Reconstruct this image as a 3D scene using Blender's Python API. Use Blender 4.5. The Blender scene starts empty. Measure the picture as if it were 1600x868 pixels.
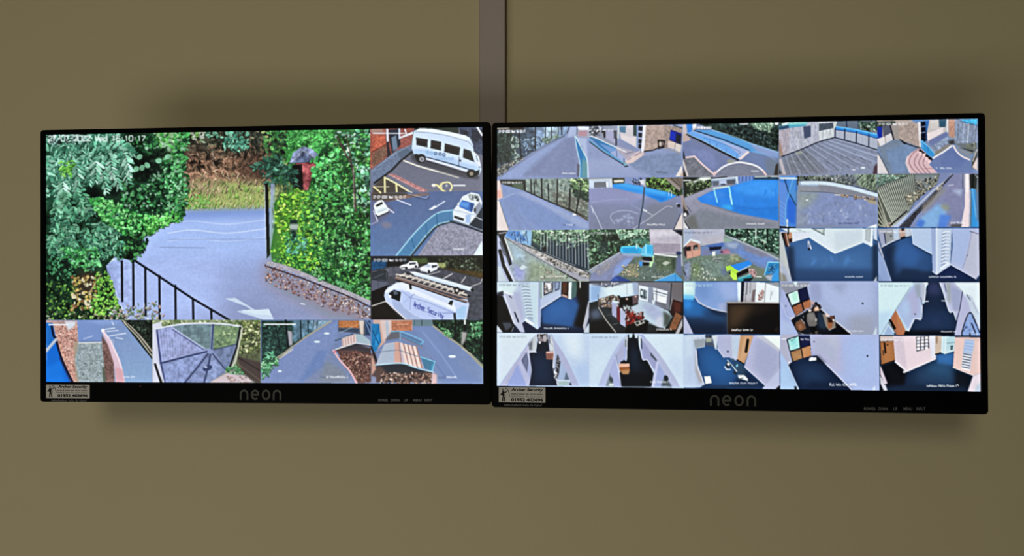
import bpy, bmesh, math
import numpy as np
from mathutils import Matrix, Vector

# ---------------------------------------------------------------- camera
WALL_Y = 0.19            # face of the wall behind the screens (screens hang around y = 0)
sc = bpy.context.scene
cam_d = bpy.data.cameras.new('camera'); cam_d.sensor_width = 36.0; cam_d.lens = 36.0 * 1300 / 1600; cam_d.clip_start = .02
cam = bpy.data.objects.new('camera', cam_d); sc.collection.objects.link(cam)
CAM_R = ((0.99626371, 0.00298842, 0.08631159), (0.08634454, -0.01362737, -0.99617213), (-0.00180078, 0.99990268, -0.01383449))
cam.matrix_world = Matrix.Translation((0.10872249, -0.95564199, 1.58148513)) @ Matrix(CAM_R).to_4x4()
sc.camera = cam

# ---------------------------------------------------------------- world, lights, exposure
world = bpy.data.worlds.new('world'); sc.world = world; world.use_nodes = True
world.node_tree.nodes['Background'].inputs[0].default_value = (1.0, 0.93, 0.80, 1)
world.node_tree.nodes['Background'].inputs[1].default_value = 0.01
def area_light(name, loc, aim, sx, sy, power, col):
    d = bpy.data.lights.new(name, 'AREA'); d.shape = 'RECTANGLE'; d.size = sx; d.size_y = sy; d.energy = power; d.color = col
    o = bpy.data.objects.new(name, d); sc.collection.objects.link(o); o.location = loc
    o.rotation_euler = (Vector(aim) - Vector(loc)).to_track_quat('-Z', 'Y').to_euler()
    return o
area_light('low_fill_light', (-1.00, -2.43, 0.50), (-0.5, 0.0, 0.2), 1.75, 0.80, 15.0, (1.0, .97, .88))  # added low fill light, placed to balance the shading around the monitors
pd = bpy.data.lights.new('pendant_lamp', 'POINT'); pd.energy = 26.0; pd.shadow_soft_size = .2; pd.color = (1.0, .92, .76)
pendant = bpy.data.objects.new('pendant_lamp', pd); sc.collection.objects.link(pendant); pendant.location = (-0.15, -2.05, 2.04)
vs = sc.view_settings; vs.view_transform = 'Standard'; vs.look = 'None'; vs.exposure = 0.0; vs.gamma = 1.0; vs.use_curve_mapping = False

# ---------------------------------------------------------------- helpers
def mat(name, col, rough=.6, spec=.5, noise=0.0, nscale=60.0, bump=0.0, bscale=300.0):
    m = bpy.data.materials.new(name); m.use_nodes = True; nt = m.node_tree; b = nt.nodes['Principled BSDF']
    b.inputs['Base Color'].default_value = (*col, 1); b.inputs['Roughness'].default_value = rough; b.inputs['Specular IOR Level'].default_value = spec
    if noise or bump: tc = nt.nodes.new('ShaderNodeTexCoord')
    if noise:
        n = nt.nodes.new('ShaderNodeTexNoise'); n.inputs['Scale'].default_value = nscale; n.inputs['Detail'].default_value = 5
        nt.links.new(tc.outputs['Object'], n.inputs['Vector'])
        r = nt.nodes.new('ShaderNodeMixRGB'); r.inputs[1].default_value = (*[c * (1 - noise) for c in col], 1); r.inputs[2].default_value = (*[min(1, c * (1 + noise)) for c in col], 1)
        nt.links.new(n.outputs['Fac'], r.inputs[0]); nt.links.new(r.outputs[0], b.inputs['Base Color'])
    if bump:
        n = nt.nodes.new('ShaderNodeTexNoise'); n.inputs['Scale'].default_value = bscale; n.inputs['Detail'].default_value = 4
        nt.links.new(tc.outputs['Object'], n.inputs['Vector'])
        p = nt.nodes.new('ShaderNodeBump'); p.inputs['Strength'].default_value = bump; p.inputs['Distance'].default_value = .001
        nt.links.new(n.outputs['Fac'], p.inputs['Height']); nt.links.new(p.outputs[0], b.inputs['Normal'])
    return m
def obj(name, bm, m, parent=None, smooth=False):
    me = bpy.data.meshes.new(name); bm.normal_update(); bm.to_mesh(me); bm.free()
    if smooth:
        for p in me.polygons: p.use_smooth = True
    me.materials.append(m); o = bpy.data.objects.new(name, me); sc.collection.objects.link(o)
    if parent: o.parent = parent
    return o
def box(bm, x0, x1, y0, y1, z0, z1, bev=0.0, seg=2):
    r = bmesh.ops.create_cube(bm, size=1.0, matrix=Matrix.Translation(((x0 + x1) / 2, (y0 + y1) / 2, (z0 + z1) / 2)) @ Matrix.Diagonal((x1 - x0, y1 - y0, z1 - z0, 1)))
    if bev:
        es = list({e for v in r['verts'] for e in v.link_edges}); bmesh.ops.bevel(bm, geom=es, offset=bev, segments=seg, affect='EDGES', profile=.5)
def boxobj(name, dims, m, parent=None, bev=0.0, seg=2):
    bm = bmesh.new(); box(bm, *dims, bev, seg); return obj(name, bm, m, parent)
def struct(o): o['kind'] = 'structure'; return o
def tag(o, label, cat, group=None):
    o['label'] = label; o['category'] = cat
    if group: o['group'] = group
    return o

# ---------------------------------------------------------------- the room
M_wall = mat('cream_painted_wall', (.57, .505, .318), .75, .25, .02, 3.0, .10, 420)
M_side = mat('low_bounce_olive_wall', (.15, .135, .10), .8, .2, .02, 3.0)  # unseen walls, coloured dark to cut bounce light
M_ceil = mat('low_bounce_grey_ceiling', (.12, .115, .11), .9, .2, .02, 4)  # unseen ceiling, kept dark so little light bounces onto the back wall
M_floor = mat('low_bounce_dark_carpet', (.10, .085, .07), .95, .1, .25, 120)  # unseen floor, darkened to deepen the shading by reducing bounce
M_white = mat('white_gloss_paint', (.75, .74, .70), .4)
struct(boxobj('wall_back', (-2.6, 2.6, WALL_Y, WALL_Y + .15, 0, 2.55), M_wall))
struct(boxobj('floor', (-2.6, 2.6, -2.7, WALL_Y + .15, -.1, 0), M_floor))
struct(boxobj('ceiling', (-2.6, 2.6, -2.7, WALL_Y + .15, 2.55, 2.65), M_ceil))
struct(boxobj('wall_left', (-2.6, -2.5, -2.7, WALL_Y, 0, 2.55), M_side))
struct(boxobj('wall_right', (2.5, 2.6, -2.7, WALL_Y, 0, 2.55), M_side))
bm = bmesh.new()                                   # wall behind the camera; its low opening is added to suit the fill light
for a in ((-2.5, -1.90, -2.7, -2.55, 0, 2.55), (-.10, 2.5, -2.7, -2.55, 0, 2.55), (-1.90, -.10, -2.7, -2.55, 0, .08), (-1.90, -.10, -2.7, -2.55, 1.02, 2.55)): box(bm, *a)
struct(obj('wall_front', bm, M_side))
struct(boxobj('baseboard_back', (-2.5, 2.5, WALL_Y - .018, WALL_Y, 0, .12), M_white, None, .003))
bm = bmesh.new()                                   # unseen window frame, added around the low fill light
for a in ((-1.90, -1.85, -2.65, -2.59, .08, 1.02), (-.15, -.10, -2.65, -2.59, .08, 1.02), (-1.85, -.15, -2.65, -2.59, .08, .13), (-1.85, -.15, -2.65, -2.59, .97, 1.02), (-1.02, -.98, -2.64, -2.60, .13, .97)): box(bm, *a)
struct(obj('added_window_1', bm, M_white))
# ---------------------------------------------------------------------------
# Pictures shown by the two screens: drawn with numpy as flat colour fields, then
# stored per vertex in the finely divided camera-feed panels (no image files).
# Coordinates are measured in the frame of the photograph (1600 x 868).
# ---------------------------------------------------------------------------
SS = 2
def hexc(h):
    return np.array([int(h[i:i + 2], 16) for i in (0, 2, 4)], np.float32) / 255.0
def pts_of(s):
    if isinstance(s, str):
        return np.array([[float(v) for v in p.split(',')] for p in s.split()], np.float64)
    return np.array(s, np.float64)
def homography(src, dst):
    A = []; b = []
    for (x, y), (u, v) in zip(src, dst):
        A.append([x, y, 1, 0, 0, 0, -u * x, -u * y]); b.append(u)
        A.append([0, 0, 0, x, y, 1, -v * x, -v * y]); b.append(v)
    h = np.linalg.solve(np.array(A), np.array(b))
    return np.append(h, 1).reshape(3, 3)
def hmap(H, p):
    p = np.asarray(p, np.float64); q = np.c_[p, np.ones(len(p))] @ H.T
    return q[:, :2] / q[:, 2:3]
def gblur(a, r):
    if r < .35: return a
    k = np.arange(-max(1, int(3 * r + .5)), max(1, int(3 * r + .5)) + 1)
    w = np.exp(-.5 * (k / r) ** 2); w /= w.sum()
    for axis in (0, 1):
        pad = [(0, 0)] * a.ndim; pad[axis] = (len(k) // 2,) * 2
        b = np.pad(a, pad, mode='edge'); out = np.zeros_like(a); n = a.shape[axis]
        for i, wi in enumerate(w):
            sl = [slice(None)] * a.ndim; sl[axis] = slice(i, i + n); out += np.float32(wi) * b[tuple(sl)]
        a = out
    return a
def inpoly(X, Y, p):
    m = np.zeros(np.broadcast(X, Y).shape, bool); n = len(p)
    for i in range(n):
        x0, y0 = p[i]; x1, y1 = p[(i + 1) % n]
        if y0 == y1: continue
        c = (Y >= min(y0, y1)) & (Y < max(y0, y1))
        m ^= c & (X < x0 + (Y - y0) * (x1 - x0) / (y1 - y0))
    return m
def spline(p, n=5):
    """rounded run through the given points"""
    e = np.vstack([2 * p[0] - p[1], p, 2 * p[-1] - p[-2]]); out = []
    for i in range(1, len(e) - 2):
        a, b, c, d = e[i - 1:i + 3]
        for t in np.arange(n) / n:
            out.append(.5 * (2 * b + (c - a) * t + (2 * a - 5 * b + 4 * c - d) * t * t + (3 * b - a - 3 * c + d) * t ** 3))
    return np.array(out + [p[-1]])
def smooth_noise(h, w, cell, rng):
    gh, gw = int(h / cell) + 3, int(w / cell) + 3
    g = rng.random((gh, gw)).astype(np.float32)
    ys = np.arange(h) / cell; xs = np.arange(w) / cell
    yi = ys.astype(int); xi = xs.astype(int)
    fy = (ys - yi)[:, None].astype(np.float32); fx = (xs - xi)[None].astype(np.float32)
    fy = fy * fy * (3 - 2 * fy); fx = fx * fx * (3 - 2 * fx)
    a = g[yi][:, xi]; b = g[yi][:, xi + 1]; c = g[yi + 1][:, xi]; d = g[yi + 1][:, xi + 1]
    return (a * (1 - fx) + b * fx) * (1 - fy) + (c * (1 - fx) + d * fx) * fy - .5
GLY = {'0': '0,0 4,0 4,6 0,6 0,0', '1': '1,1 2,0 2,6', '2': '0,1 1,0 3,0 4,1 4,2 0,6 4,6', '3': '0,0 4,0 2,2.5 4,4 4,5 3,6 0,6',
       '4': '3,6 3,0 0,4 4,4', '5': '4,0 0,0 0,2.5 3,2.5 4,4 3,6 0,6', '6': '4,0 1,0 0,2 0,6 4,6 4,3 0,3', '7': '0,0 4,0 1,6',
       '8': '0,0 4,0 4,6 0,6 0,0 0,3 4,3', '9': '4,6 4,0 0,0 0,3 4,3', '-': '.6,3 3.4,3', ':': '2,2 2,2.4;2,4.6 2,5',
       'W': '0,0 1,6 2,2 3,6 4,0', 'e': '0,4 4,4 4,2.5 0,2.5 0,6 4,6', 'd': '4,6 0,6 0,3 4,3 4,0 4,6', 'A': '0,6 2,0 4,6;.8,4 3.2,4',
       'r': '0,6 0,2.5 .4,3.5 2.5,2.5', 'c': '4,2.5 0,2.5 0,6 4,6', 'h': '0,0 0,6;0,3 4,3 4,6', 'S': '4,0 0,.6 0,2.6 4,3.4 4,5.6 0,6',
       'u': '0,2.5 0,6 4,6 4,2.5', 'i': '2,2.5 2,6;2,.6 2,1', 't': '2,0 2,6 4,6;0,2.5 4,2.5', 'y': '0,2.5 2,6;4,2.5 1,8'}
class Canvas:
    def __init__(s, x0, y0, x1, y1):
        s.x0, s.y0 = x0, y0; s.w, s.h = int((x1 - x0) * SS), int((y1 - y0) * SS)
        s.a = np.zeros((s.h, s.w, 3), np.float32)
class Feed:
    def __init__(s, cv, quad, crop, seed):
        s.cv = cv; s.cx, s.cy, s.sc = crop; s.rng = np.random.default_rng(seed)
        s.clip = (np.asarray(quad) - (cv.x0, cv.y0)) * SS
        s.k = SS / s.sc                                   # zoomed unit -> canvas cell
    def T(s, p):
        p = pts_of(p); return ((p / s.sc + (s.cx, s.cy)) - (s.cv.x0, s.cv.y0)) * SS
    def box(s, q, m=2):
        c = s.clip
        x0 = max(q[:, 0].min() - m, c[:, 0].min() - 1, 0); x1 = min(q[:, 0].max() + m, c[:, 0].max() + 1, s.cv.w)
        y0 = max(q[:, 1].min() - m, c[:, 1].min() - 1, 0); y1 = min(q[:, 1].max() + m, c[:, 1].max() + 1, s.cv.h)
        x0, y0, x1, y1 = int(x0), int(y0), int(math.ceil(x1)), int(math.ceil(y1))
        if x1 <= x0 or y1 <= y0: return None
        X = np.arange(x0, x1)[None] + .5; Y = np.arange(y0, y1)[:, None] + .5
        return slice(y0, y1), slice(x0, x1), X, Y
    def put(s, b, m, col):
        m = (m * inpoly(b[2], b[3], s.clip)).astype(np.float32)[..., None]
        r = s.cv.a[b[0], b[1]]; r += (col - r) * m
    def bg(s, c, c2=None):
        q = s.clip; b = s.box(q)
        if c2 is None: s.put(b, 1.0, hexc(c)); return
        t = np.clip((b[3] - q[:, 1].min()) / (q[:, 1].max() - q[:, 1].min()), 0, 1)[..., None] * np.ones_like(b[2])[..., None]
        s.put(b, 1.0, hexc(c) * (1 - t) + hexc(c2) * t)
    def P(s, p, c, f=0, al=1.0, c2=None, ax=None):
        """filled outline; f feathers its edge, c2 with axis ax makes a gradient"""
        q = s.T(p); F = f * s.k; b = s.box(q, 2 + 3 * F)
        if b is None: return
        m = inpoly(b[2], b[3], q).astype(np.float32)
        if F > .35: m = gblur(m, F)
        col = hexc(c)
        if c2 is not None:
            a0, a1 = s.T(ax); d = a1 - a0
            t = np.clip(((b[2] - a0[0]) * d[0] + (b[3] - a0[1]) * d[1]) / (d @ d), 0, 1)[..., None].astype(np.float32)
            col = col * (1 - t) + hexc(c2) * t
        s.put(b, m * al, col)
    def L(s, p, w, c, al=1.0, f=0):
        """stroke of width w"""
        p = pts_of(p)
        if len(p) > 3: p = spline(p)
        q = s.T(p); r = max(w * s.k / 2, .3)
        b = s.box(q, r + 3 + 3 * f)
        if b is None: return
        D = np.full(np.broadcast(b[2], b[3]).shape, 1e9)
        for (x0, y0), (x1, y1) in zip(q[:-1], q[1:]):
            dx, dy = x1 - x0, y1 - y0; l2 = dx * dx + dy * dy + 1e-9
            t = np.clip(((b[2] - x0) * dx + (b[3] - y0) * dy) / l2, 0, 1)
            D = np.minimum(D, np.hypot(b[2] - x0 - t * dx, b[3] - y0 - t * dy))
        m = np.clip((r - D) / (1 + f) + .5, 0, 1)
        s.put(b, m * al, hexc(c))
    def E(s, x, y, rx, ry, c, ang=0, al=1.0, f=0):
        cq = s.T([(x, y)])[0]; rx *= s.k; ry *= s.k; R = max(rx, ry) + f * s.k
        b = s.box(np.array([cq - R, cq + R]))
        if b is None: return
        ca, sa = math.cos(math.radians(ang)), math.sin(math.radians(ang))
        u = (b[2] - cq[0]) * ca + (b[3] - cq[1]) * sa; v = -(b[2] - cq[0]) * sa + (b[3] - cq[1]) * ca
        d = np.hypot(u / rx, v / ry); ed = max(.5 / max(min(rx, ry), .5), f * s.k / max(rx, ry))
        s.put(b, np.clip((1 - d) / ed + .5, 0, 1) * al, hexc(c) if isinstance(c, str) else c)
    def N(s, p, amp, cell, oct=2, tint=0.0, asp=1.0):
        """mottle: changes the value inside an outline by smooth noise"""
        if amp < .15: amp *= .5
        q = s.T(p); b = s.box(q)
        if b is None: return
        m = inpoly(b[2], b[3], q) & inpoly(b[2], b[3], s.clip)
        h, w = m.shape; n = 0; ce = max(cell * s.k, 1.0)
        for o in range(oct):
            g = smooth_noise(h, int(w / asp) + 2, max(ce / 2 ** o, 1.0), s.rng)
            if asp != 1: g = g[:, (np.arange(w) / asp).astype(int)]
            n = n + g[:h, :w] / (1.5 ** o)
        r = s.cv.a[b[0], b[1]]; k = (n * m)[..., None] * amp * 1.4
        col = np.array([1, 1, 1], np.float32)
        if tint: col = np.array([1 + tint, 1, 1 - tint], np.float32)
        r += (r * .75 + .08) * k * col
        np.clip(r, 0, 1, out=r)
    def carpet(s, k=.9):
        """deepens the blue carpet of the indoor views"""
        b = s.box(s.clip); r = s.cv.a[b[0], b[1]]; m = inpoly(b[2], b[3], s.clip) * np.clip((r[..., 2] - r[..., 0] - .2) * 6, 0, 1) * np.clip((.62 - r[..., 1]) * 8, 0, 1)
        lum = r.mean(2, keepdims=True); t = (lum + (r - lum) * .88) * k; r += (t - r) * m[..., None]
    def rnd(s, p, n):
        q = pts_of(p); lo, hi = q.min(0), q.max(0); out = []
        while len(out) < n:
            c = lo + s.rng.random((n * 2, 2)) * (hi - lo)
            out += list(c[inpoly(c[:, 0], c[:, 1], q)])
        return np.array(out[:n])
    def LV(s, p, n, l0, l1, cols, asp=.45, a0=0, a1=180, jit=.12, al=1.0):
        """scattered small leaf shapes inside an outline"""
        cs = [hexc(c) for c in cols.split()]; r = s.rng
        for (x, y) in s.rnd(p, n):
            c = cs[r.integers(len(cs))]; c = np.clip(c * (1 + (r.random() - .5) * 2 * jit), 0, 1).astype(np.float32)
            l = l0 + (l1 - l0) * r.random(); w = l / 2 * asp * (.7 + .6 * r.random()); an = a0 + (a1 - a0) * r.random()
            if al > .9: s.E(x + l * .1, y + l * .22, l / 2, w, c * np.float32(.22), an, .5)
            s.E(x, y, l / 2, w, c, an, al, l * .5 if al < .6 else 0)
    def FR(s, x, y, ln, ang, n, ll, cols, w=.3, spread=55):
        """a feathered leaf: paired leaflets along a drooping stem"""
        cs = cols.split(); a = math.radians(ang); dx, dy = math.cos(a), math.sin(a)
        for i in range(n):
            t = (i + .5) / n; px, py = x + dx * ln * t, y + dy * ln * t + ln * .12 * t * t
            k = ll * (1 - .45 * t)
            for sg in (-1, 1):
                b = a + sg * math.radians(spread - 15 * t + 26 * (s.rng.random() - .5)); k = ll * (1 - .45 * t) * (.75 + .5 * s.rng.random())
                c = hexc(cs[s.rng.integers(len(cs))]) * (1 if sg < 0 else .8); s.E(px + math.cos(b) * k / 2 + k * .08, py + math.sin(b) * k / 2 + k * .16, k / 2, k * w / 2, (c * .25).astype(np.float32), math.degrees(b), .55)
                s.E(px + math.cos(b) * k / 2, py + math.sin(b) * k / 2, k / 2, k * w / 2, np.clip(c, 0, 1).astype(np.float32), math.degrees(b))
    def TX(s, p0, px, py, text, w, c, al=1.0):
        """stroked lettering: origin, advance vector per glyph, down vector of glyph height"""
        p0, px, py = map(np.array, (p0, px, py))
        for i, ch in enumerate(text):
            if ch == ' ': continue
            for run in GLY[ch].split(';'):
                g = pts_of(run); s.L(p0 + px * i + np.outer(g[:, 0] / 5.4, px) + np.outer(g[:, 1] / 6, py), w, c, al)
    def TS(s, x0, x1, y0, y1, c='f4f8ff', al=.9, skip='', w=None):
        t = '27-07-2022 Wed 16:10:17'; ad = (x1 - x0) / len(t)
        s.TX((x0, y0), (ad, 0), (0, y1 - y0), t, w or (y1 - y0) * .24, c, al)
    def CAP(s, x0, x1, y0, y1, c='eef2ff', words='5 8', al=.9):
        """caption too small to read: short upright strokes in word-length runs"""
        ws = [int(v) for v in words.split()]; tot = sum(ws) + len(ws) - 1; ad = (x1 - x0) / tot; x = x0
        for wd in ws:
            for i in range(wd):
                top = y0 if i == 0 or s.rng.random() < .3 else y0 + (y1 - y0) * .3
                s.L([(x + ad * .15, y1), (x + ad * .15, top)], ad * .35, c, al)
                s.L([(x + ad * .15, y1 if s.rng.random() < .5 else (top + y1) / 2), (x + ad * .8, y1 if s.rng.random() < .5 else top)], ad * .35, c, al)
                x += ad
            x += ad

def finish(cv, sat, seed):
    """what a camera and a screen do to a picture: a trace of wobble and grain, paler greys, crisp edges"""
    rng = np.random.default_rng(seed); a = cv.a; h, w = a.shape[:2]
    dx, dy = (smooth_noise(h, w, 4 * SS, rng) * .5 * SS for _ in '12')
    yi = np.clip(np.arange(h)[:, None] + dy, 0, h - 1).round().astype(int); xi = np.clip(np.arange(w)[None] + dx, 0, w - 1).round().astype(int)
    a = a[yi, xi]
    g = (smooth_noise(h, w, 1.2 * SS, rng) * .022 + smooth_noise(h, w, 3 * SS, rng) * .02)[..., None]
    a = a * (1 + g)
    lum = (a @ np.array([.3, .59, .11], np.float32))[..., None]; ch = a.max(2, keepdims=True) - a.min(2, keepdims=True)
    pu = np.clip((a[..., 2] - a[..., 0]) * 9, 0, 1) * np.clip((a[..., 0] - a[..., 1]) * 40 + .6, 0, 1)   # mauve greys lean to blue
    a[..., 0] -= pu * np.clip(a[..., 0] - a[..., 1] + .03, 0, .08); a[..., 1] += pu * .012
    a = lum + (a - lum) * (sat + (.97 - sat) * np.clip((ch - .12) / .5, 0, 1))
    a = gblur(a.astype(np.float32), .6 * SS)
    a = a + .45 * (a - gblur(a, 1.4 * SS)) + .16 * (a - gblur(a, 5 * SS))
    return np.clip(a, 0.004, 1) ** 1.02
def sample(a, cv, p):
    x = np.clip((p[:, 0] - cv.x0) * SS - .5, 0, cv.w - 1.01); y = np.clip((p[:, 1] - cv.y0) * SS - .5, 0, cv.h - 1.01)
    xi = x.astype(int); yi = y.astype(int); fx = (x - xi)[:, None]; fy = (y - yi)[:, None]
    return (a[yi, xi] * (1 - fx) + a[yi, xi + 1] * fx) * (1 - fy) + (a[yi + 1, xi] * (1 - fx) + a[yi + 1, xi + 1] * fx) * fy
def feed_main(f):
    f.bg('8ea9e2', '9aa8d6')
    f.P('180,320 425,320 425,400 180,420', 'a8c2f8', 14)
    f.P('190,400 350,400 345,500 190,500', 'acc0f4', 16)
    f.P('285,322 425,318 425,336 270,344', '7c98d8', 6)
    f.P('400,440 578,480 578,502 330,502', '8f9cc6', 18)
    f.N('180,320 580,320 580,502 180,502', .06, 14, 2, asp=3); f.N('200,350 580,350 580,502 200,502', .085, 2.2, 1)
    for y, al in ((346, .5), (360, .75), (373, .35)):
        f.L([(262, y + 4), (300, y - 1), (355, y + 4), (415, y - 3)], 1.6, 'd8e8ff', al)
    f.L('250,386 320,387', 1, '7080a8', .7); f.L('262,374 415,373', 1, '8090b8', .5)
    # woodland and verge beyond the road
    f.P('283,203 425,201 425,262 283,262', '33352c'); f.N('283,203 425,201 425,262 283,262', .5, 7)
    f.LV('283,204 425,202 425,256 283,256', 380, 3, 8, '1c211c 4c5240 6a6a50 23302a 7d7a62 364a38 0f1512', .4)
    f.LV('345,206 392,206 390,236 372,250 352,236', 90, 4, 8, '4f9a80 69b496 3c7a66 86c8ac', .55)
    f.LV('320,205 350,205 350,216 320,214', 30, 3, 6, '5a9a7c 7cc0a0', .5); f.LV('296,205 320,205 320,225 300,222', 26, 4, 8, '9aa890 6fa05a bcc8b8', .55)
    f.P('285,248 425,240 425,292 285,296', '8a6a54', 4); f.P('284,232 340,240 350,285 284,292', 'a47e66', 10, .8); f.N('285,245 425,240 425,294 285,296', .5, 6)
    f.LV('284,240 425,236 425,290 284,292', 420, 3, 10, '9a7258 6a4a3c c09478 4a342c 8a6850 d4b498', .16, 20, 160)
    f.P('284,286 425,282 425,324 280,327', 'a9b46c', 4); f.P('284,282 350,284 340,304 284,300', 'a58a70', 6)
    f.LV('284,288 425,284 425,324 282,326', 460, 2.5, 7, '98c05c c4cc84 b0ac74 84b854 d4dca0 a0d068', .22, 60, 130)
    f.LV('284,305 330,305 330,326 282,326', 70, 3, 6, '6fb84a 86c860 a0d47a', .4)
    f.L('332,226 334,262', 1.4, 'a8a08e', .8); f.L('390,206 392,250', 1.5, '5a5a4c', .8); f.L('408,222 407,250', 1.5, 'b0a060', .7)
    f.LV('284,232 425,222 425,262 284,268', 150, 4, 11, '2c2620 4a3c30 6a5844 8a7058 1a1814', .25)
    f.LV('284,272 350,268 425,282 425,300 284,306', 150, 4, 10, 'c4ac88 a08c68 d8c8a0 8c9a5c 8a7458', .2, 30, 150)
    f.P('372,250 425,246 425,284 380,282', '3c2c26', 8, .6)
    # lit trees in the upper right
    f.P('425,203 580,200 580,330 425,330', '2f6a38'); f.N('425,203 580,200 580,330 425,330', .4, 9)
    f.P('436,203 520,202 515,245 440,248', '4fae54', 5)
    f.LV('432,202 525,201 520,255 440,255', 300, 4, 9, '5cc860 3f9e4c 78d878 2f7a3c 56b85a', .5)
    f.LV('408,202 446,202 446,262 420,262', 130, 4, 9, '3f7a44 6cb060 2a4a30 8a9a60 1c2c20 56a050', .5)
    # brick gate pillar with slate cap
    f.P('462,255 495,252 492,296 464,298', '9a4f52'); f.N('462,255 495,252 492,296 464,298', .25, 2)
    f.P('457,258 472,256 474,297 457,298', '120b10')
    f.P('452,255 458,238 474,228 488,233 498,242 496,252', '8fa0c4'); f.P('462,252 474,236 486,252', '6f7fa6'); f.L('454,254 474,235 497,249', 1.4, 'd2dcf4', .8)
    f.L('452,255 496,252', 1.2, '4a5270'); f.L('460,266 466,265', 1.2, 'd8d8e0', .7)
    # gate post
    f.P('423,285 430,285 428,395 422,395', 'a2b4d8'); f.P('428,288 455,290 450,320 428,345', '6f7d56', 3)
    f.LV('430,285 456,285 450,312 430,312', 40, 4, 10, '8a9a60 5c6a48 a8b070', .25, 70, 110)
    f.P('414,283 419,283 422,398 417,404', '07080f'); f.L('413,290 416,392', 1.1, 'd4e0fa', .8)
    for (x, y, l, a) in ((440, 252, 34, 150), (446, 254, 34, 120), (450, 256, 36, 95), (444, 250, 30, 175), (452, 262, 26, 70), (430, 252, 32, 110), (424, 252, 28, 165)):
        f.FR(x, y, l, a, 6, 13, '3d7a62 2c5a4c 5a9a80 234a3e', .34)
    # right hedge
    f.P('480,300 492,262 500,236 520,215 580,203 580,472 540,455 500,440 470,425 425,408 423,390 430,345 428,318 440,304', '1f5a30')
    f.N('425,230 580,203 580,472 425,408', .45, 8)
    H = '482,300 495,262 505,240 525,215 580,205 580,470 540,453 500,438 478,420 470,380'
    f.LV(H, 1700, 3, 7, '52aa50 35883a 74c26c 205a2a 42943f 0f3a1c 8ecf88 60b450 2f7a34 6cb85c', .55, jit=.25)
    f.LV('520,205 580,203 580,330 560,330 550,260', 170, 4, 9, '5ca47c 86c0a0 2c5a48 a6d0b8 17352a', .5)
    f.LV('525,320 580,330 580,460 520,400', 200, 3.5, 7, '57b060 163a22 2f7a40 0c2416 7cc884', .6)
    f.LV('486,250 530,230 530,320 490,320', 150, 4, 8, '5fc86c 7ad884 3fa050', .6)
    f.L('527,214 540,240 551,264 556,330', 3.4, '463a34', .85); f.L('541,210 549,250', 2, '5a4c40', .8); f.L('552,262 553,325', 2.2, 'a09a90', .6)
    # bright yellow-green shrub
    f.P('430,345 430,318 444,302 462,296 476,304 480,330 474,380 452,400 425,406 423,392', '4f8a34', 6)
    f.LV('430,345 430,316 444,301 462,296 482,302 486,330 482,370 440,375', 330, 3.5, 8, 'a6e04c 86cc40 c4f070 5aa030 6cb83c 3c7a2a', .55)
    f.LV('470,296 500,300 505,400 470,410', 190, 4, 8, '7cc84c 4f9c40 9adc60 2c6a30 3f8a44 62b85c', .6)
    f.LV('424,392 445,362 485,372 500,415 480,425 425,408', 260, 3, 6, '7ad03c 5cb840 a4e850 3a8a34 50a84c', .6)
    f.LV('445,372 480,372 480,398 448,398', 60, 3, 6, '6ac4a0 4a9a78 8ad8b8', .5)
    f.P('453,343 465,343 465,350 453,350', '1c3030', 1); f.P('453,350 466,350 465,359 453,359', 'a8b8b4', 1); f.P('453,359 463,359 464,378 456,378', '1c3034', 1.5); f.LV('446,366 476,366 472,384 448,384', 26, 3, 6, '3f9a60 2c7448 6cc08c', .5)
    # kerb and fallen leaves
    f.P('412,405 440,420 500,445 578,478 578,502 520,498 450,462 412,440', '9c8590', 9, .8)
    f.LV('414,412 440,420 500,444 578,478 578,500 510,480 415,440', 420, 1.5, 4.5, 'c09a90 8a5a50 a87868 7a6470 d4b8b0 6a4a48 b0a4b8', .55)
    f.LV('500,450 578,482 578,497 520,480', 90, 1.5, 4, 'e0d0c8 5a4038 a08070', .6)
    f.L('420,411 445,417 478,430 510,444 545,458 580,473', 6.5, 'aca8b2'); f.N('418,406 580,466 580,482 418,418', .2, 2)
    f.L('418,416 442,424 476,436 512,450 548,464 580,480', 1.8, '33242c')
    f.LV('490,428 580,455 580,464 500,436', 40, 4, 8, '4aa45c 6cc07c', .5)
    # arrow painted on the road
    f.P('351,466 368,465 381,473 399,484 420,482 428,499 412,499 369,486 393,484 384,478', 'c6d8ee'); f.P('376,484 420,483 425,492 400,491', 'd4e6f4')
    f.L('470,474 476,475', 1.4, 'f2f4ff')
    # left tree
    f.P('70,205 288,203 287,230 284,262 287,300 289,334 276,346 258,352 236,366 222,372 222,392 205,407 180,400 166,415 170,440 186,480 200,502 70,502', '15301f')
    f.N('70,205 288,203 284,330 222,372 166,415 200,502 70,502', .5, 12)
    f.LV('200,215 285,206 286,250 282,325 240,340 190,335 188,260', 620, 4, 9, '2c6a3c 3f8a50 1a4a2c 5aa468 0c2414 184028 7aa88a 2f7440', .6)
    f.LV('240,206 286,204 284,250 262,250', 140, 5, 10, '4fa850 6cc464 8ab890 3c8a3c 93c48a', .65)
    f.LV('255,235 284,240 284,330 262,345', 170, 4, 8, '3f9a50 6ab478 2a6a3a 82c490', .55)
    for x, y, a, b in ((222, 250, 22, 11), (234, 262, 20, 9), (250, 240, 14, 8), (180, 297, 10, 9), (144, 300, 13, 12), (165, 328, 10, 7), (90, 330, 12, 16), (222, 275, 14, 10)):
        f.E(x, y, a, b, '060c0a', al=.75, f=8)
    for x, y in ((213, 264), (222, 262), (248, 251), (205, 232), (218, 245), (262, 245), (200, 226), (230, 258)):
        f.E(x, y, 5, 4, '7ab894', s_ang(x)); 
    f.P('72,208 190,206 196,250 200,275 170,290 140,285 120,300 72,320', '2a6a50', 6, .9)
    cols = '7cc8a8 5aa888 94dcbc 4a9474 a4e4c8 3a7c62'
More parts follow.
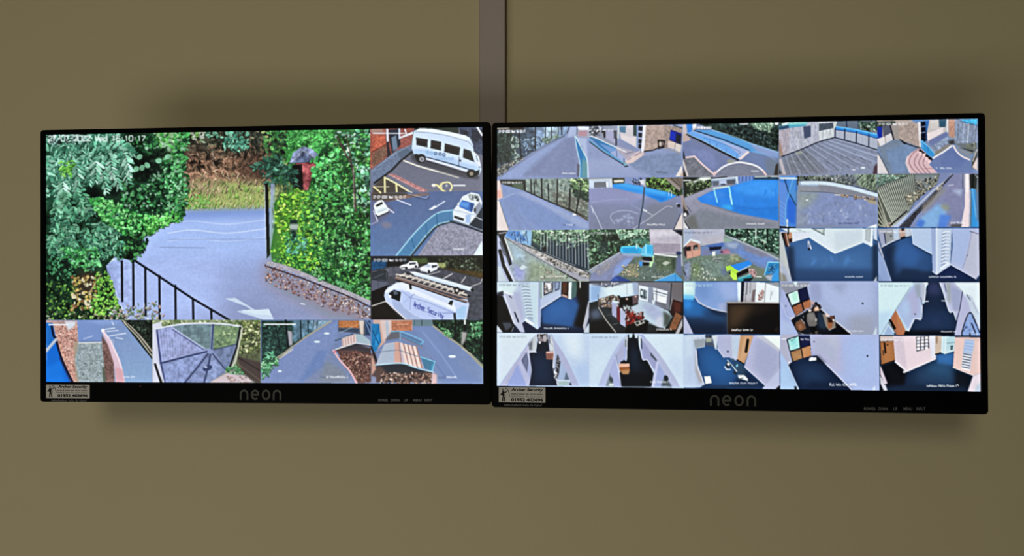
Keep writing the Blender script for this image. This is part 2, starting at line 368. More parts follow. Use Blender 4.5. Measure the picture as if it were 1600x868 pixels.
    r = f.rng
    for i in range(120):
        x, y = f.rnd('66,202 185,202 195,240 195,258 150,270 110,285 66,300', 1)[0]
        f.FR(x, y, 18 + 14 * r.random(), 10 + 150 * r.random(), 6, 9 + 5 * r.random(), cols, .36, 50)
    f.LV('80,205 188,205 190,240 80,240', 120, 6, 12, '93d8bc 6ab898 35705a', .25, 20, 160)
    f.LV('75,206 140,206 130,222 75,224', 60, 6, 12, 'b8d8d0 1c3a34 86b0a8', .22, 10, 170)
    f.LV('92,252 118,250 116,275 92,275', 40, 4, 9, '72c850 8ad860 5cb040', .4)
    for x, y in ((178, 262), (190, 255), (172, 245), (160, 268), (98, 282), (92, 304), (120, 255), (150, 250), (195, 240)):
        f.FR(x, y, 30, 80 + 25 * (r.random() - .5), 7, 15, 'a0e4c4 84ccac c0f0dc 6ab494', .26, 48)
    f.LV('72,318 130,300 150,330 190,330 180,380 150,400 72,400', 180, 4, 9, '1c4a34 0a1c14 2c6a4a 123024 4a8a6c', .4)
    for i in range(62):
        x, y = f.rnd('72,300 135,290 185,322 190,375 150,400 76,390', 1)[0]
        f.FR(x, y, 22, 30 + 120 * r.random(), 6, 11, '62b48c 4a9470 8cd0ac 36705a 74c498', .34, 50)
    f.LV('135,305 180,315 215,335 262,338 264,348 236,368 205,372 160,345', 420, 4, 8, '5cc464 46a850 7ad878 2f8a40 8ae48c 1f5c2c', .55)
    f.LV('225,340 288,326 284,346 250,354 230,366', 110, 3.5, 7, '6ad060 8ae87c 4cb048', .6)
    f.LV('205,360 226,368 222,395 200,408 178,398', 70, 3.5, 7, '163a20 070d0a 3f8a48 5ca864', .6)
    f.LV('92,385 150,385 160,415 130,425 100,405', 120, 4, 8, '4aa85c 66c474 2f7a40 80d890', .55)
    f.LV('72,398 110,408 120,440 72,440', 90, 3, 7, '1f5a38 347a4c 0a1c14 4a9464', .6)
    f.LV('72,440 170,430 195,500 72,500', 400, 2.5, 6, '2c5a30 5a8a3c 0c1a10 7ab84c 183a20 4a7a38', .7)
    f.P('122,425 150,425 148,465 118,465', '4a342a', 5, .8); f.LV('112,432 155,432 150,485 112,485', 110, 2.5, 7, 'd8cc98 b09a58 e4dcb8 7a5a38 c8b464', .7)
    f.L('158,428 138,460', 1.8, 'b0a078'); f.LV('150,420 172,425 190,490 140,498', 170, 3, 6, '7cc84c a4dc64 5aa43c 8cd45c', .65)
    f.LV('170,478 230,485 258,500 170,500', 90, 3, 7, '8aa084 b0bca8 6a8a5c a89088 c4ccd0', .4)
    f.LV('72,485 200,492 200,500 72,500', 60, 2, 6, 'b0b090 5a6a40 d8dcc8 3a4428', .4)
    f.LV('272,204 296,204 292,250 296,300 290,340 276,340', 150, 4, 9, '3f9a50 62b070 2a6a3a 8ac898 1c4a2c 4fa858', .55)
    f.LV('214,368 232,366 226,398 205,410', 40, 4, 8, '2c6a38 123020 4a9a50', .6)
    for q, a, c in (('72,206 288,204 287,330 236,366 222,392 180,400 72,420', .2, 17), ('72,206 288,204 287,330 222,372 200,500 72,500', .16, 6), (H, .26, 15), (H, .3, 6), ('425,203 580,200 580,300 490,300 440,260', .3, 12), ('284,204 425,202 425,300 284,300', .15, 9)): f.N(q, a, c, 3)
    # hand rail
    for x, y0, y1 in ((190.5, 408, 470), (208, 408, 483), (227, 418, 492), (249, 431, 500), (274, 446, 500), (301.5, 468, 500), (330, 484, 500)):
        f.L([(x, y0), (x + .6, y1)], 3.5, '0a0c1a'); f.L([(x + 2.6, y0 + 4), (x + 3, y1)], .9, 'c0d0f4', .5)
    f.L('211,407 300,465.5 362,502', 3.2, '0b0d1b'); f.L('216,407 298,460', .9, '8a98c0', .5)
    f.LV('196,474 250,470 256,498 196,496', 40, 3, 7, '9ab08c 6a8a5c c0c8d0 b49a98', .35)
    f.TS(76, 228.5, 212.3, 219.6, 'e4f4f0', .8)
def s_ang(x): return (x * 37) % 180
def feed_minibus(f):
    f.bg('676678', '72758a')
    f.P('60,60 560,60 520,260 260,400 60,540', '8a4a44'); f.P('60,60 240,60 235,400 60,540', 'a35a4a')
    f.P('95,165 230,150 235,260 80,350', 'c0634c', 8); f.P('80,360 235,270 250,390 80,520', '7a5a4a', 6)
    f.N('60,60 560,60 520,260 260,400 60,540', .3, 16)
    f.L('75,345 235,260', 9, '5a3028'); f.P('60,80 210,80 210,130 70,130', 'a08078', 8)
    f.P('235,70 262,70 275,300 300,390 255,400', '2c2430', 2); f.L('252,80 258,215', 24, 'd8dcf0'); f.P('270,90 400,80 405,260 310,360 285,240', '1c2438')
    f.P('300,180 355,150 372,300 320,335', '6c8098', 3); f.L('390,80 392,190', 20, 'c8d0e8')
    f.P('400,170 545,110 545,140 400,190', 'dde2f0'); f.L('455,90 470,140', 16, 'e8e8f0'); f.P('400,190 545,150 520,250 410,300', '9c5a54', 3)
    f.N('400,190 545,150 520,250 410,300', .3, 10)
    f.P('70,565 360,320 520,270 540,330 110,700 70,660', '6c7c98'); f.N('70,565 360,320 520,270 540,330 110,700 70,660', .2, 10)
    f.P('360,330 480,300 530,330 400,420', '58687f', 6); f.L('75,560 300,385 520,260', 8, 'a8b4cc', .6)
    f.L('110,690 290,560 400,450 535,340', 22, '14161e')
    f.P('560,60 1060,60 1060,170 560,90', '22302a'); f.P('1050,60 1330,60 1330,380 1210,330', '3a4660')
    for x in (1080, 1210, 1300): f.P([(x, 80), (x + 90, 110), (x + 70, 250), (x - 5, 190)], '1c2438', 3)
    f.L('1270,60 1325,150', 22, 'e4e8f4'); f.N('1050,60 1330,60 1330,380 1210,330', .3, 20)
    f.P('90,740 220,610 520,800 90,860', '4c4640', 6)
    f.N('60,420 1330,600 1330,860 60,860', .1, 14)
    f.P('535,345 700,440 1180,600 1290,600 1290,650 1150,640 600,480 520,420', '3c3c46', 10, .8)
    # bus body
    f.P('555,110 620,75 760,80 960,115 1140,155 1190,185 1225,260 1230,330 1275,390 1305,480 1318,540 1290,610 1150,560 700,420 560,375 530,300 540,200', 'cfe2fb')
    f.P('560,108 620,75 760,80 960,115 1140,155 1190,185 1140,215 900,140 600,100', 'e6f2ff', 3)
    f.L('570,115 760,128 940,160 1120,210 1190,245 1225,290', 5, '5a6a80', .8)
    f.P('545,310 700,320 900,390 1060,450 1250,500 1310,560 1200,570 700,430 560,375', 'a9c8ee', 10, .75)
    f.P('580,178 712,200 708,290 582,262', '17121c'); f.P('748,206 866,228 860,325 742,300', '17121c')
    f.P('905,245 1080,290 1066,382 898,340', '17121c'); f.P('1118,305 1200,330 1240,455 1108,405', '171e20')
    for a in ('595,205 705,225', '755,240 860,260', '915,262 1070,300'): f.L(a, 6, '7a4a58', .7)
    f.P('1225,330 1290,395 1315,500 1260,470', 'dfe6f4'); f.L('1260,385 1275,440', 14, '5a8a98', .7)
    for i, x in enumerate((710, 755, 800, 850, 895)):
        f.E(x, 345 + i * 7, 19, 20, '2c4a78' if i > 1 else '8ab4e0'); f.E(x, 345 + i * 7, 11, 12, 'a8c8ee')
    f.CAP(800, 1010, 395, 432, '6a9ad0', '6 9 8', .5); f.L('600,320 700,335 900,395 1060,440', 4, '8fb4e4', .6)
    f.L('1068,400 1060,510', 5, '20304a'); f.P('1070,428 1090,430 1088,452 1068,448', '14243c')
    f.L('690,418 900,478 1160,560', 16, 'e8eefc'); f.L('690,400 900,455 1060,500 1220,550', 10, '27314a'); f.L('700,445 900,505 1160,590', 8, '16161e')
    f.E(635, 415, 55, 50, '0c0c12'); f.E(645, 425, 30, 30, '9a9aa6'); f.E(645, 425, 12, 12, '5a5a66')
    f.P('560,365 600,365 600,420 565,410', '0c0c12'); f.E(1205, 585, 55, 48, '0c0c12'); f.E(1205, 588, 24, 24, '8a8478'); f.P('1250,560 1300,540 1290,600 1250,615', '10141c')
    f.E(1295, 515, 12, 12, '8a9ab4')
    f.L('440,440 600,500 830,565', 16, 'ece8da'); f.L('830,565 1060,632', 12, 'd8d4c4', .9)
    f.P('250,590 330,590 720,780 640,795', 'b88082', 6); f.N('250,590 330,590 720,780 640,795', .3, 16)
    for i in range(7): f.L([(270 + i * 58, 590 + i * 30), (330 + i * 56, 625 + i * 27)], 10, 'f0c8c4', .5)
    f.L('225,630 228,800', 20, 'eee4a8'); f.L('225,630 360,700 520,800', 18, 'eee8b8'); f.L('100,735 270,735', 14, 'c8c0a0', .7); f.L('100,735 180,800', 16, 'eee4a8'); f.L('355,710 362,800', 20, 'eee4a8')
    f.E(780, 718, 24, 17, 'f6f4e8'); f.L('800,712 850,730 885,690', 18, 'f0e4a4'); f.L('820,720 870,770 930,800', 18, 'f0e4a0'); f.L('885,690 950,685 985,730 965,785', 17, 'f0e8b0')
    f.L('860,700 870,750', 14, 'f4eab0'); f.E(925, 722, 14, 14, 'c8cad4', al=.8); f.L('1005,720 1130,720', 18, 'dcdce6')
    f.L('95,130 450,132', 14, 'f4f6ff', .75)
def feed_carpark(f):
    f.bg('566a98', '6180b0')
    f.P('75,70 520,95 740,80 720,100 240,180 75,170', '8a6a5c', 8); f.P('75,75 480,75 460,105 240,170 80,170', '4c4640', 10)
    f.P('75,170 240,180 330,280 150,430 75,440', '666c8c', 14)
    f.N('75,70 1330,70 1330,790 75,790', .09, 30); f.N('75,200 1000,100 800,420 300,790 75,790', .06, 9)
    f.P('180,420 240,410 310,430 290,470 220,480', 'a08494', 14, .7)
    f.L('110,40 180,80', 16, 'eee4a8'); f.L('220,20 228,75', 16, 'eee8c0'); f.L('450,20 530,75', 14, 'f0e8b8'); f.P('560,30 720,68 600,72', 'b88082', 4)
    f.L('475,98 680,155 725,130 730,105', 6, '3c3f58'); f.L('495,95 690,140 722,112', 5, 'd0d4ea', .8)
    f.L('362,158 520,218', 12, 'e4e8fa'); f.L('265,258 328,305', 13, 'dfe4fa'); f.L('100,285 145,400', 11, 'dfe4fa'); f.L('75,435 150,400', 9, 'c0c8e8', .7); f.L('240,185 330,150', 5, '2c2f40', .7)
    f.L('905,175 800,240', 12, 'e0e8fa'); f.P('720,272 790,222 820,238 760,272', 'e8f0ff')
    # parked car
    f.P('100,235 110,200 160,165 200,160 235,210 270,265 262,300 150,350 125,330', 'e8f2f2'); f.P('120,222 195,180 205,205 135,240', '141a22')
    f.L('125,330 150,350 265,300', 12, '20242e'); f.P('130,280 245,240 255,262 140,305', 'd4e2ea'); f.L('150,300 240,265', 9, '9ab0bc', .6)
    # van behind railings
    f.P('1105,120 1205,75 1290,95 1325,180 1320,230 1240,420 1170,445 1000,380 985,290 1050,215', 'e4ecf4')
    f.P('1100,160 1240,200 1210,300 1060,235', '3c74c4'); f.P('1080,180 1180,195 1160,250 1070,225', '5c9ae4', 6); f.P('1190,195 1240,205 1215,290 1190,280', '2a5090', 4)
    f.P('1110,125 1200,75 1290,95 1300,150 1240,195 1110,150', 'dfeaf0'); f.LV('1170,100 1290,100 1290,165 1180,160', 40, 12, 36, '4a5a60 8aa0a8 cfe0e4 2c3840', .3)
    f.P('1012,335 1122,372 1115,398 1010,362', '10131c'); f.L('1010,380 1120,412 1190,420', 12, 'c8d8ec'); f.P('1140,330 1200,320 1190,430 1140,420', 'a9c4ea', 4)
    f.L('1055,200 1060,235', 14, 'e8eef8'); f.P('1245,240 1300,180 1325,240 1260,330 1240,310', '8a94a8', 4); f.E(1245, 275, 12, 26, '18202c')
    f.P('1260,340 1330,240 1330,520 1180,440', '1f2a38', 4); f.L('1240,345 1325,385', 9, 'd8e0e8')
    # railing and brick planter
    f.P('600,790 830,460 980,420 1330,530 1330,790', '9a92a8'); f.N('600,790 830,460 980,420 1330,530 1330,790', .22, 18)
    f.P('1325,620 1332,790 1225,790', 'dcecf0')
    f.L('520,790 700,570 820,450 970,400', 34, '2c3c48'); f.L('505,790 690,560 815,440 975,395', 17, 'a8d4e4'); f.L('975,400 1140,450 1330,520', 26, '242a38'); f.L('985,390 1150,440 1330,505', 12, '7c8ca0')
    f.P('360,790 590,510 810,315 1000,275 985,390 815,430 690,550 510,790', '4a86b4', 0, .78)
    for i in range(16):
        t = i / 15; x = 380 + 600 * t; f.L([(x + 20, 790 - 470 * t ** .85), (x + 120 - 110 * t, 800 - 400 * t)], 4, '2c5a84', .55)
    f.L('350,795 590,505 810,315 1000,275', 13, 'a4dcf0'); f.L('810,320 820,440', 12, '2c6a94'); f.L('690,430 705,560', 10, '2c6a94'); f.L('530,600 560,700', 10, '2c6a94'); f.L('985,285 985,390', 8, '4a90b8')
    f.L('1000,275 1120,300 1240,330', 5, '6a9ac0', .8)
    f.TS(98, 465, 114, 140); f.CAP(890, 975, 702, 722, '6a6a80', '5', .8); f.CAP(1000, 1125, 702, 724, 'f4f6ff', '9')
def feed_van(f):
    f.bg('2c2a2c', '3c3a40')
    f.P('75,80 480,80 480,160 240,200 75,240', '1a2430'); f.P('75,130 245,130 240,200 75,235', '1c4a74'); f.P('240,100 420,90 420,170 250,190', '14161c', 4)
    f.P('420,80 1335,80 1335,320 900,230 620,150', '171b14', 6)
    f.LV('820,85 1335,85 1335,280 900,190', 160, 16, 50, '232c1e 0d100c 3a4430 4c5840 1a2016', .5)
    f.LV('1070,100 1250,100 1200,230 1080,200', 30, 16, 36, '5a6a58 7c8c7c 2c3428', .5)
    f.P('520,95 700,95 720,150 580,160', '4c5c34', 8); f.P('820,150 920,150 900,210 830,195', '9aa468', 8); f.P('860,200 1335,250 1335,330 1100,270', '4a3c20', 8)
    f.P('75,240 380,190 560,180 900,220 1335,330 1335,790 1150,790 300,400 75,480', '4a4a56', 4); f.P('230,200 400,190 560,220 360,290 240,310', '5c5c6a', 8)
    f.N('75,80 1335,80 1335,790 75,790', .2, 26)
    f.L('560,210 640,205', 6, 'd8d8dc'); f.L('700,285 850,245', 8, 'd0d0d4'); f.L('890,325 990,270', 10, 'e4e4e4'); f.L('1090,370 1140,305', 9, 'd8d8d8'); f.L('1200,415 1310,375 1325,330', 9, 'c0c0c0')
    f.P('345,140 440,130 430,180 360,180', '0c0c10', 4)
    f.P('390,195 420,170 475,160 510,130 590,130 605,170 600,195 480,215 420,222', 'f0f2f8'); f.P('505,145 580,140 575,165 500,170', '4a4e5a'); f.L('410,205 470,195', 8, '2c2c30'); f.E(470, 205, 14, 14, '1a1a20'); f.E(578, 187, 13, 12, '1a1a20')
    f.P('620,215 650,185 700,175 720,145 815,145 838,190 830,215 720,262 640,250', 'e6ecf6'); f.P('690,165 745,170 730,195 665,185', 'b4c4d8'); f.P('755,175 820,170 815,190 760,205', '3a3e4a'); f.E(725, 245, 13, 18, '1a1a20'); f.E(828, 215, 10, 16, '1a1a20'); f.P('625,235 700,250 700,262 630,250', '6a7080')
    f.P('75,345 240,330 270,400 75,480', '5a5f70', 5); f.P('80,260 240,240 242,345 80,330', '2c343c', 3)
    f.L('85,260 238,240 240,350 90,335', 6, '10161c'); f.L('100,320 210,270', 6, '7a8a98', .7); f.L('150,350 155,440', 4, '303640')
    f.P('75,470 265,395 230,500 230,600 75,640', '100d10'); f.P('75,640 230,600 420,790 75,790', '1a1512', 4)
    f.L('80,634 225,585', 10, 'e8e4dc')
    # van
    f.P('225,470 260,425 360,370 430,365 520,390 960,540 1160,560 1180,620 1160,720 1150,795 480,795 300,640 235,580 218,520', 'c4d4f6')
    f.P('230,465 360,372 440,368 520,400 1000,600 1030,660 1025,700 900,640 600,520 420,450 330,440 250,490', 'e6effd', 4)
    f.P('270,490 330,450 410,478 395,585 300,545', '12141e'); f.P('320,465 360,460 380,500 330,510', '5a6474', 4)
    f.P('300,550 400,590 440,650 560,740 700,795 480,795 330,660', 'a8b8de', 4); f.L('235,580 300,640 470,790', 16, 'd8d4d8'); f.L('240,600 300,660 440,790', 14, '15151c')
    f.P('415,480 500,470 550,560 1000,690 1010,760 900,795 700,790 560,720 420,620', 'bccdf6', 4)
    f.L('420,470 520,540 510,680', 4, '6a7ab0', .8); f.L('440,590 520,540 560,500', 4, '8a9ad0', .7); f.L('520,540 700,590 880,660 1020,720', 5, '5a6ab0', .7); f.L('880,715 1110,715', 6, '4a5aa0', .7); f.L('560,500 500,540', 4, '4a5a90', .7)
    f.P('1035,680 1110,630 1150,640 1130,780 1040,790', 'a8ccf0', 4); f.L('1015,725 1020,795', 28, '14161e'); f.E(285, 525, 16, 16, 'f0f4ff')
    f.P('530,400 960,545 980,610 940,610 545,440', 'cfdcf6', 3); f.L('515,400 520,435', 26, '0c0e14'); f.P('940,610 965,575 1000,570 985,630', '0c0e14')
    f.TX((560, 582), (22.5, 9.6), (-6, 52), 'Archer Security', 9, '4a58a4', .95); f.L('560,655 700,705', 7, '6a78b8', .7); f.L('720,735 800,770', 6, '6a78b8', .6)
    # ladders and tube on the roof rack
    f.L('360,280 540,310 900,420 1150,510', 22, 'c8c0b8'); f.L('355,305 700,410 1150,545', 15, 'a8948c'); f.L('345,320 560,390 940,520 1160,585', 15, '8a7068'); f.L('350,336 560,405 940,535 1150,598', 9, '0e0c10')
    f.L('370,290 700,395 1150,525', 5, '2c2420'); f.L('470,262 620,300 900,385 1120,470', 10, '20201c')
    for i in range(11):
        x = 440 + i * 66; y = 285 + i * 20.5; f.L([(x - 40, y + 12), (x + 20, y - 18)], 13, 'e4dcd0')
    f.P('500,245 560,245 900,335 1210,425 1235,450 1205,472 1150,455 800,360 560,290', 'cfe0f0'); f.L('540,255 900,350 1200,438', 12, 'eaf4fc'); f.E(1215, 452, 20, 20, '1a1c20')
    f.E(1040, 455, 32, 36, '181418'); f.E(1042, 458, 16, 18, 'd0ccc8'); f.P('1160,515 1195,515 1190,530 1160,530', '0c0c10')
    f.TS(100, 470, 104, 128)
def feed_entrance(f):
    f.bg('7c94c4', '8cacd4')
    f.N('350,60 1035,60 1035,620 350,620', .06, 20)
    f.P('745,55 1035,55 1035,420', '1c2420'); f.N('745,55 1035,55 1035,420', .5, 16); f.LV('790,55 1035,55 1035,380', 130, 10, 26, '1a2c20 0a0f0c 3a5040 566a58 24382a', .5)
    f.L('760,55 860,140 960,250 1035,350', 14, 'b0a898'); f.L('775,80 900,210 1035,390', 10, 'c4c4b4'); f.L('790,80 900,190 1035,365', 6, '4a4a44')
    f.P('350,58 580,58 575,260 365,265', '7a95cc', 3); f.P('440,55 740,55 720,90 560,100', '86a2d6', 10)
    f.P('70,60 150,60 350,60 362,260 335,300 350,620 300,620 150,230', 'b89a94')
    f.P('150,95 350,95 340,300 330,420 350,620 300,620 160,240', 'cfa094', 4); f.N('70,60 360,60 350,620 300,620 150,230', .25, 12); f.LV('150,100 350,100 340,400 350,620 310,620 160,250', 260, 8, 20, 'e0b4a4 b07c70 c88a7c f0d0c4 9a6a60', .6)
    f.P('320,250 370,265 350,380 380,620 340,620 325,400', 'a89a88', 6)
    f.P('365,262 575,258 610,420 605,620 370,620 330,420', '98a8ae', 3); f.N('365,262 575,258 610,420 605,620 370,620 330,420', .25, 14); f.LV('370,270 575,270 600,600 370,610', 260, 5, 14, 'c8d0d4 7c8c90 a8b4b0 8a9a94', .6)
    f.L('365,262 575,257', 11, 'd4d8d8'); f.L('370,250 570,246', 6, '5a6a84', .6); f.P('575,480 620,480 612,620 585,620', '5a6458', 4)
    f.P('70,80 130,80 160,230 75,330', '1c6ac0'); f.P('75,350 160,240 230,430 290,620 70,620', '0f6ad4'); f.P('80,480 200,420 240,620 75,620', '1478e4', 14)
    f.L('120,110 135,190 160,240 215,420 310,620', 20, '0c1434'); f.L('190,400 290,620', 12, '2a3c7a', .7); f.L('72,335 160,232', 26, 'a4b4c8'); f.L('75,320 158,225', 9, 'd4dce8', .7)
    f.P('572,155 600,150 690,330 760,500 780,620 700,620 690,500 620,270', 'dcc0d0', 2); f.P('570,190 625,270 680,440 690,620 612,620 585,380', '7a5c58', 4); f.N('570,190 680,440 690,620 612,620', .35, 14)
    f.L('575,155 640,225 690,330 740,450 775,620', 16, 'ecdce8'); f.P('690,480 760,500 780,620 700,620', 'd8a8b4', 6); f.E(583, 148, 16, 14, 'eef2fc')
    for a in ('600,140 690,128', '620,158 720,150', '640,200 790,175', '700,215 760,225', '665,75 680,100'): f.L(a, 9, 'e4ecfc', .85)
    f.L('640,230 680,240 675,280', 10, 'c8bcd8', .7); f.L('410,225 490,200', 8, 'd0dcf4', .7)
    f.P('240,70 340,70 330,110 270,150', 'd4dce8', 6); f.L('95,98 265,98', 12, 'f0f4ff', .9); f.CAP(770, 875, 560, 575, 'eef4ff', '6 4', .8)
def feed_gate(f):
    f.bg('8c9a7a', '8a8f90')
    f.LV('55,55 1040,55 1040,130 55,110', 200, 10, 30, '8aa46a b8c89a 5c7448 dce4c8 6a8a50', .6)
    f.P('850,60 1035,60 1035,620 980,620 800,480', '5c6448', 4); f.N('850,60 1035,60 1035,400 830,400', .4, 26)
    f.LV('860,60 1035,60 1035,330 840,350', 200, 14, 40, '8a9a5c b4bc84 4c5a38 6a8048 ccd4a4 3c4430', .6)
    f.P('810,380 1035,440 1035,615 980,620 860,530', '4a3f3c', 6); f.L('830,400 1030,520', 9, '2a2424'); f.L('820,450 1020,600', 7, '7a6a60', .7); f.L('930,260 880,480', 5, '3a3a30', .7)
    f.P('50,90 130,70 130,620 50,620', 'd4d8ea', 4)
    f.P('80,130 450,85 840,115 800,300 720,520 560,620 150,620 110,440', '7d8bb6')
    f.P('80,130 250,120 520,310 120,450', '9aa4d2', 4); f.P('130,460 540,330 340,620 160,620', '8c9ccc', 4); f.P('230,115 450,90 590,100 580,320 500,310', '6f8890', 4)
    f.P('600,100 840,115 800,280 600,325', '74906c', 6); f.P('600,330 800,280 720,510', '7080a4', 4); f.P('570,360 700,500 560,620 520,620', '8c9cc8', 6)
    f.N('80,130 450,85 840,115 720,520 560,620 150,620', .22, 30); f.LV('610,110 830,120 800,270 610,310', 60, 14, 40, '90a878 b4c898 566a58', .6, al=.7)
    for i in range(9): f.L([(105 + i * 26, 135 - i), (135 + i * 22, 425 - i * 8)], 5, 'b8c4f8', .75)
    for i in range(7): f.L([(180 + i * 50, 460 + i * -8), (200 + i * 30, 610)], 5, 'a8b8ec', .4)
    f.L('70,135 300,95 500,85 700,92 850,115', 15, 'd8dfe8'); f.L('88,150 110,340 130,470 160,620', 16, '4a5484'); f.L('68,140 90,380 150,620', 12, 'c8cde4')
    f.L('225,125 520,312', 9, 'b8c4e0'); f.L('225,138 510,325', 6, '3c4878'); f.L('120,445 300,400 560,335', 15, '3a4470'); f.L('130,430 300,385 550,320', 7, 'a8b4e0', .8)
    f.L('600,325 800,275', 8, '3a4464'); f.L('595,100 575,340 545,500 515,620', 17, '3f4a74'); f.L('585,110 570,330', 6, 'a0b0d8', .8); f.L('550,360 440,500 340,620', 15, '3f4a74'); f.L('590,360 720,520', 11, '3c4668')
    f.L('465,110 455,220', 6, '4a5c68', .7); f.E(570, 340, 26, 22, '8a9ac8'); f.E(545, 490, 45, 24, '3a4570', -20); f.E(530, 480, 14, 8, 'c0ccec')
    f.L('840,120 810,300 740,500', 17, '14181c'); f.L('860,130 800,420 770,480', 15, 'c4c8b4')
    f.L('72,455 125,620', 20, '0c0e14')
    f.LV('710,490 790,460 870,520 860,560 720,560', 80, 12, 30, '8aca90 5ca468 b0e0b0 3f7a4c', .5); f.P('560,620 720,535 880,560 960,620', 'cfc0c8', 4); f.LV('720,560 900,560 950,620 720,610', 60, 8, 20, 'e4d8d8 a88c88 c8a8a4', .6)
def feed_drive(f):
    f.bg('7085b4', '7f8cb0')
    f.P('300,300 740,60 740,200 620,420 420,620 50,620', '7c90c0', 10); f.P('560,330 640,330 600,480 420,620 380,620', '6480b8', 10, .6); f.P('640,420 800,520 830,620 560,620', '7f8a9c', 16)
    f.N('50,60 900,60 900,620 50,620', .09, 16); 
    f.P('50,60 640,60 560,130 400,240 300,320 200,420 50,520', '24403a'); f.P('330,60 660,60 560,130 430,220 330,260', '5c7f94', 6); f.P('500,60 690,60 600,110 520,150', '8aa8c0', 6)
    f.N('50,60 640,60 400,240 200,420 50,480', .4, 24); f.LV('55,100 300,100 300,300 100,360', 90, 14, 40, '2c5048 122420 3c6a5c 1a322c 4a7a6a', .5)
    for x0, y0, x1, y1, w in ((180, 110, 220, 340, 9), (268, 60, 292, 310, 18), (402, 60, 408, 220, 9), (470, 60, 472, 170, 8), (520, 60, 518, 140, 5), (555, 60, 550, 125, 4)): f.L([(x0, y0), (x1, y1)], w, '0c1820')
    f.P('285,150 325,160 330,280 300,285', 'a8a4b0', 4); f.L('180,400 260,350 360,270 480,190 680,65', 16, 'a8a494', .9); f.L('200,410 330,320', 14, 'c8c4b8', .8); f.L('330,285 420,220', 6, '3a3a38')
    f.LV('50,420 110,370 190,400 200,450 110,560 50,590', 170, 12, 34, '5cb078 84d498 3f8a58 a8e4b4 2a5c40', .45); f.LV('90,345 170,345 160,400 100,400', 24, 20, 44, '6ac494 8adcb0', .22)
    for x, y, w in ((640, 176, 26), (552, 252, 28), (215, 518, 18)): f.E(x, y, w, 9, 'dcf0f4')
    f.L('470,560 530,430 590,380', 5, '5a78b0', .5)
    f.P('740,60 1000,60 1000,200 860,170 740,160', '5a6070'); f.P('745,60 930,60 930,130 750,125', 'b8784c', 4); f.N('745,60 930,60 930,130 750,125', .25, 12); f.P('750,130 930,130 920,170 750,150', '39485f', 4)
    f.P('930,60 975,60 970,190 945,180', 'd8ccc0', 3); f.P('985,60 1045,60 1045,200 990,190', '2a4468', 3); f.L('990,70 1040,200', 6, '8ab0d8'); f.L('1000,60 1045,120', 6, '8ab0d8'); f.L('760,170 870,120', 8, '9ab0b8', .7)
    f.P('720,320 880,275 1045,310 1045,620 910,620', '6a4a46'); f.P('730,330 900,270 1045,320 1035,360 900,330', '3c3840', 8)
    f.LV('740,350 1040,345 1040,620 920,620 800,480', 330, 12, 34, '8a5c50 5c3a34 b08470 40282a c8a494 7a544c', .35)
    f.L('700,330 760,420 850,520 910,625', 17, 'e0b4bc'); f.L('705,350 720,330', 12, 'd06a74', .8); f.L('720,240 870,185', 12, '2c3a50'); f.L('725,235 860,190', 5, '8ab0c8', .8)
    f.P('720,320 780,290 775,220 900,180 910,255', 'c4b4bc'); f.P('775,225 900,182 908,258 780,300', 'c0a8a8', 2)
    for i in range(5): f.L([(795 + i * 25, 222 - i * 8), (800 + i * 25, 285 - i * 8)], 9, 'f0dcd4', .85)
    f.P('900,182 960,185 1030,240 1035,275 910,255', 'a4bcc8'); f.L('720,322 905,262 1035,282', 10, 'd8dce0'); f.L('730,330 905,274 1035,292', 8, '1c1c26')
    f.L('75,94 355,94', 13, 'f0f6f8', .85); f.CAP(580, 630, 562, 576, '5a6a90', '5', .8); f.CAP(635, 835, 560, 578, 'f0f4ff', '2 13 1')
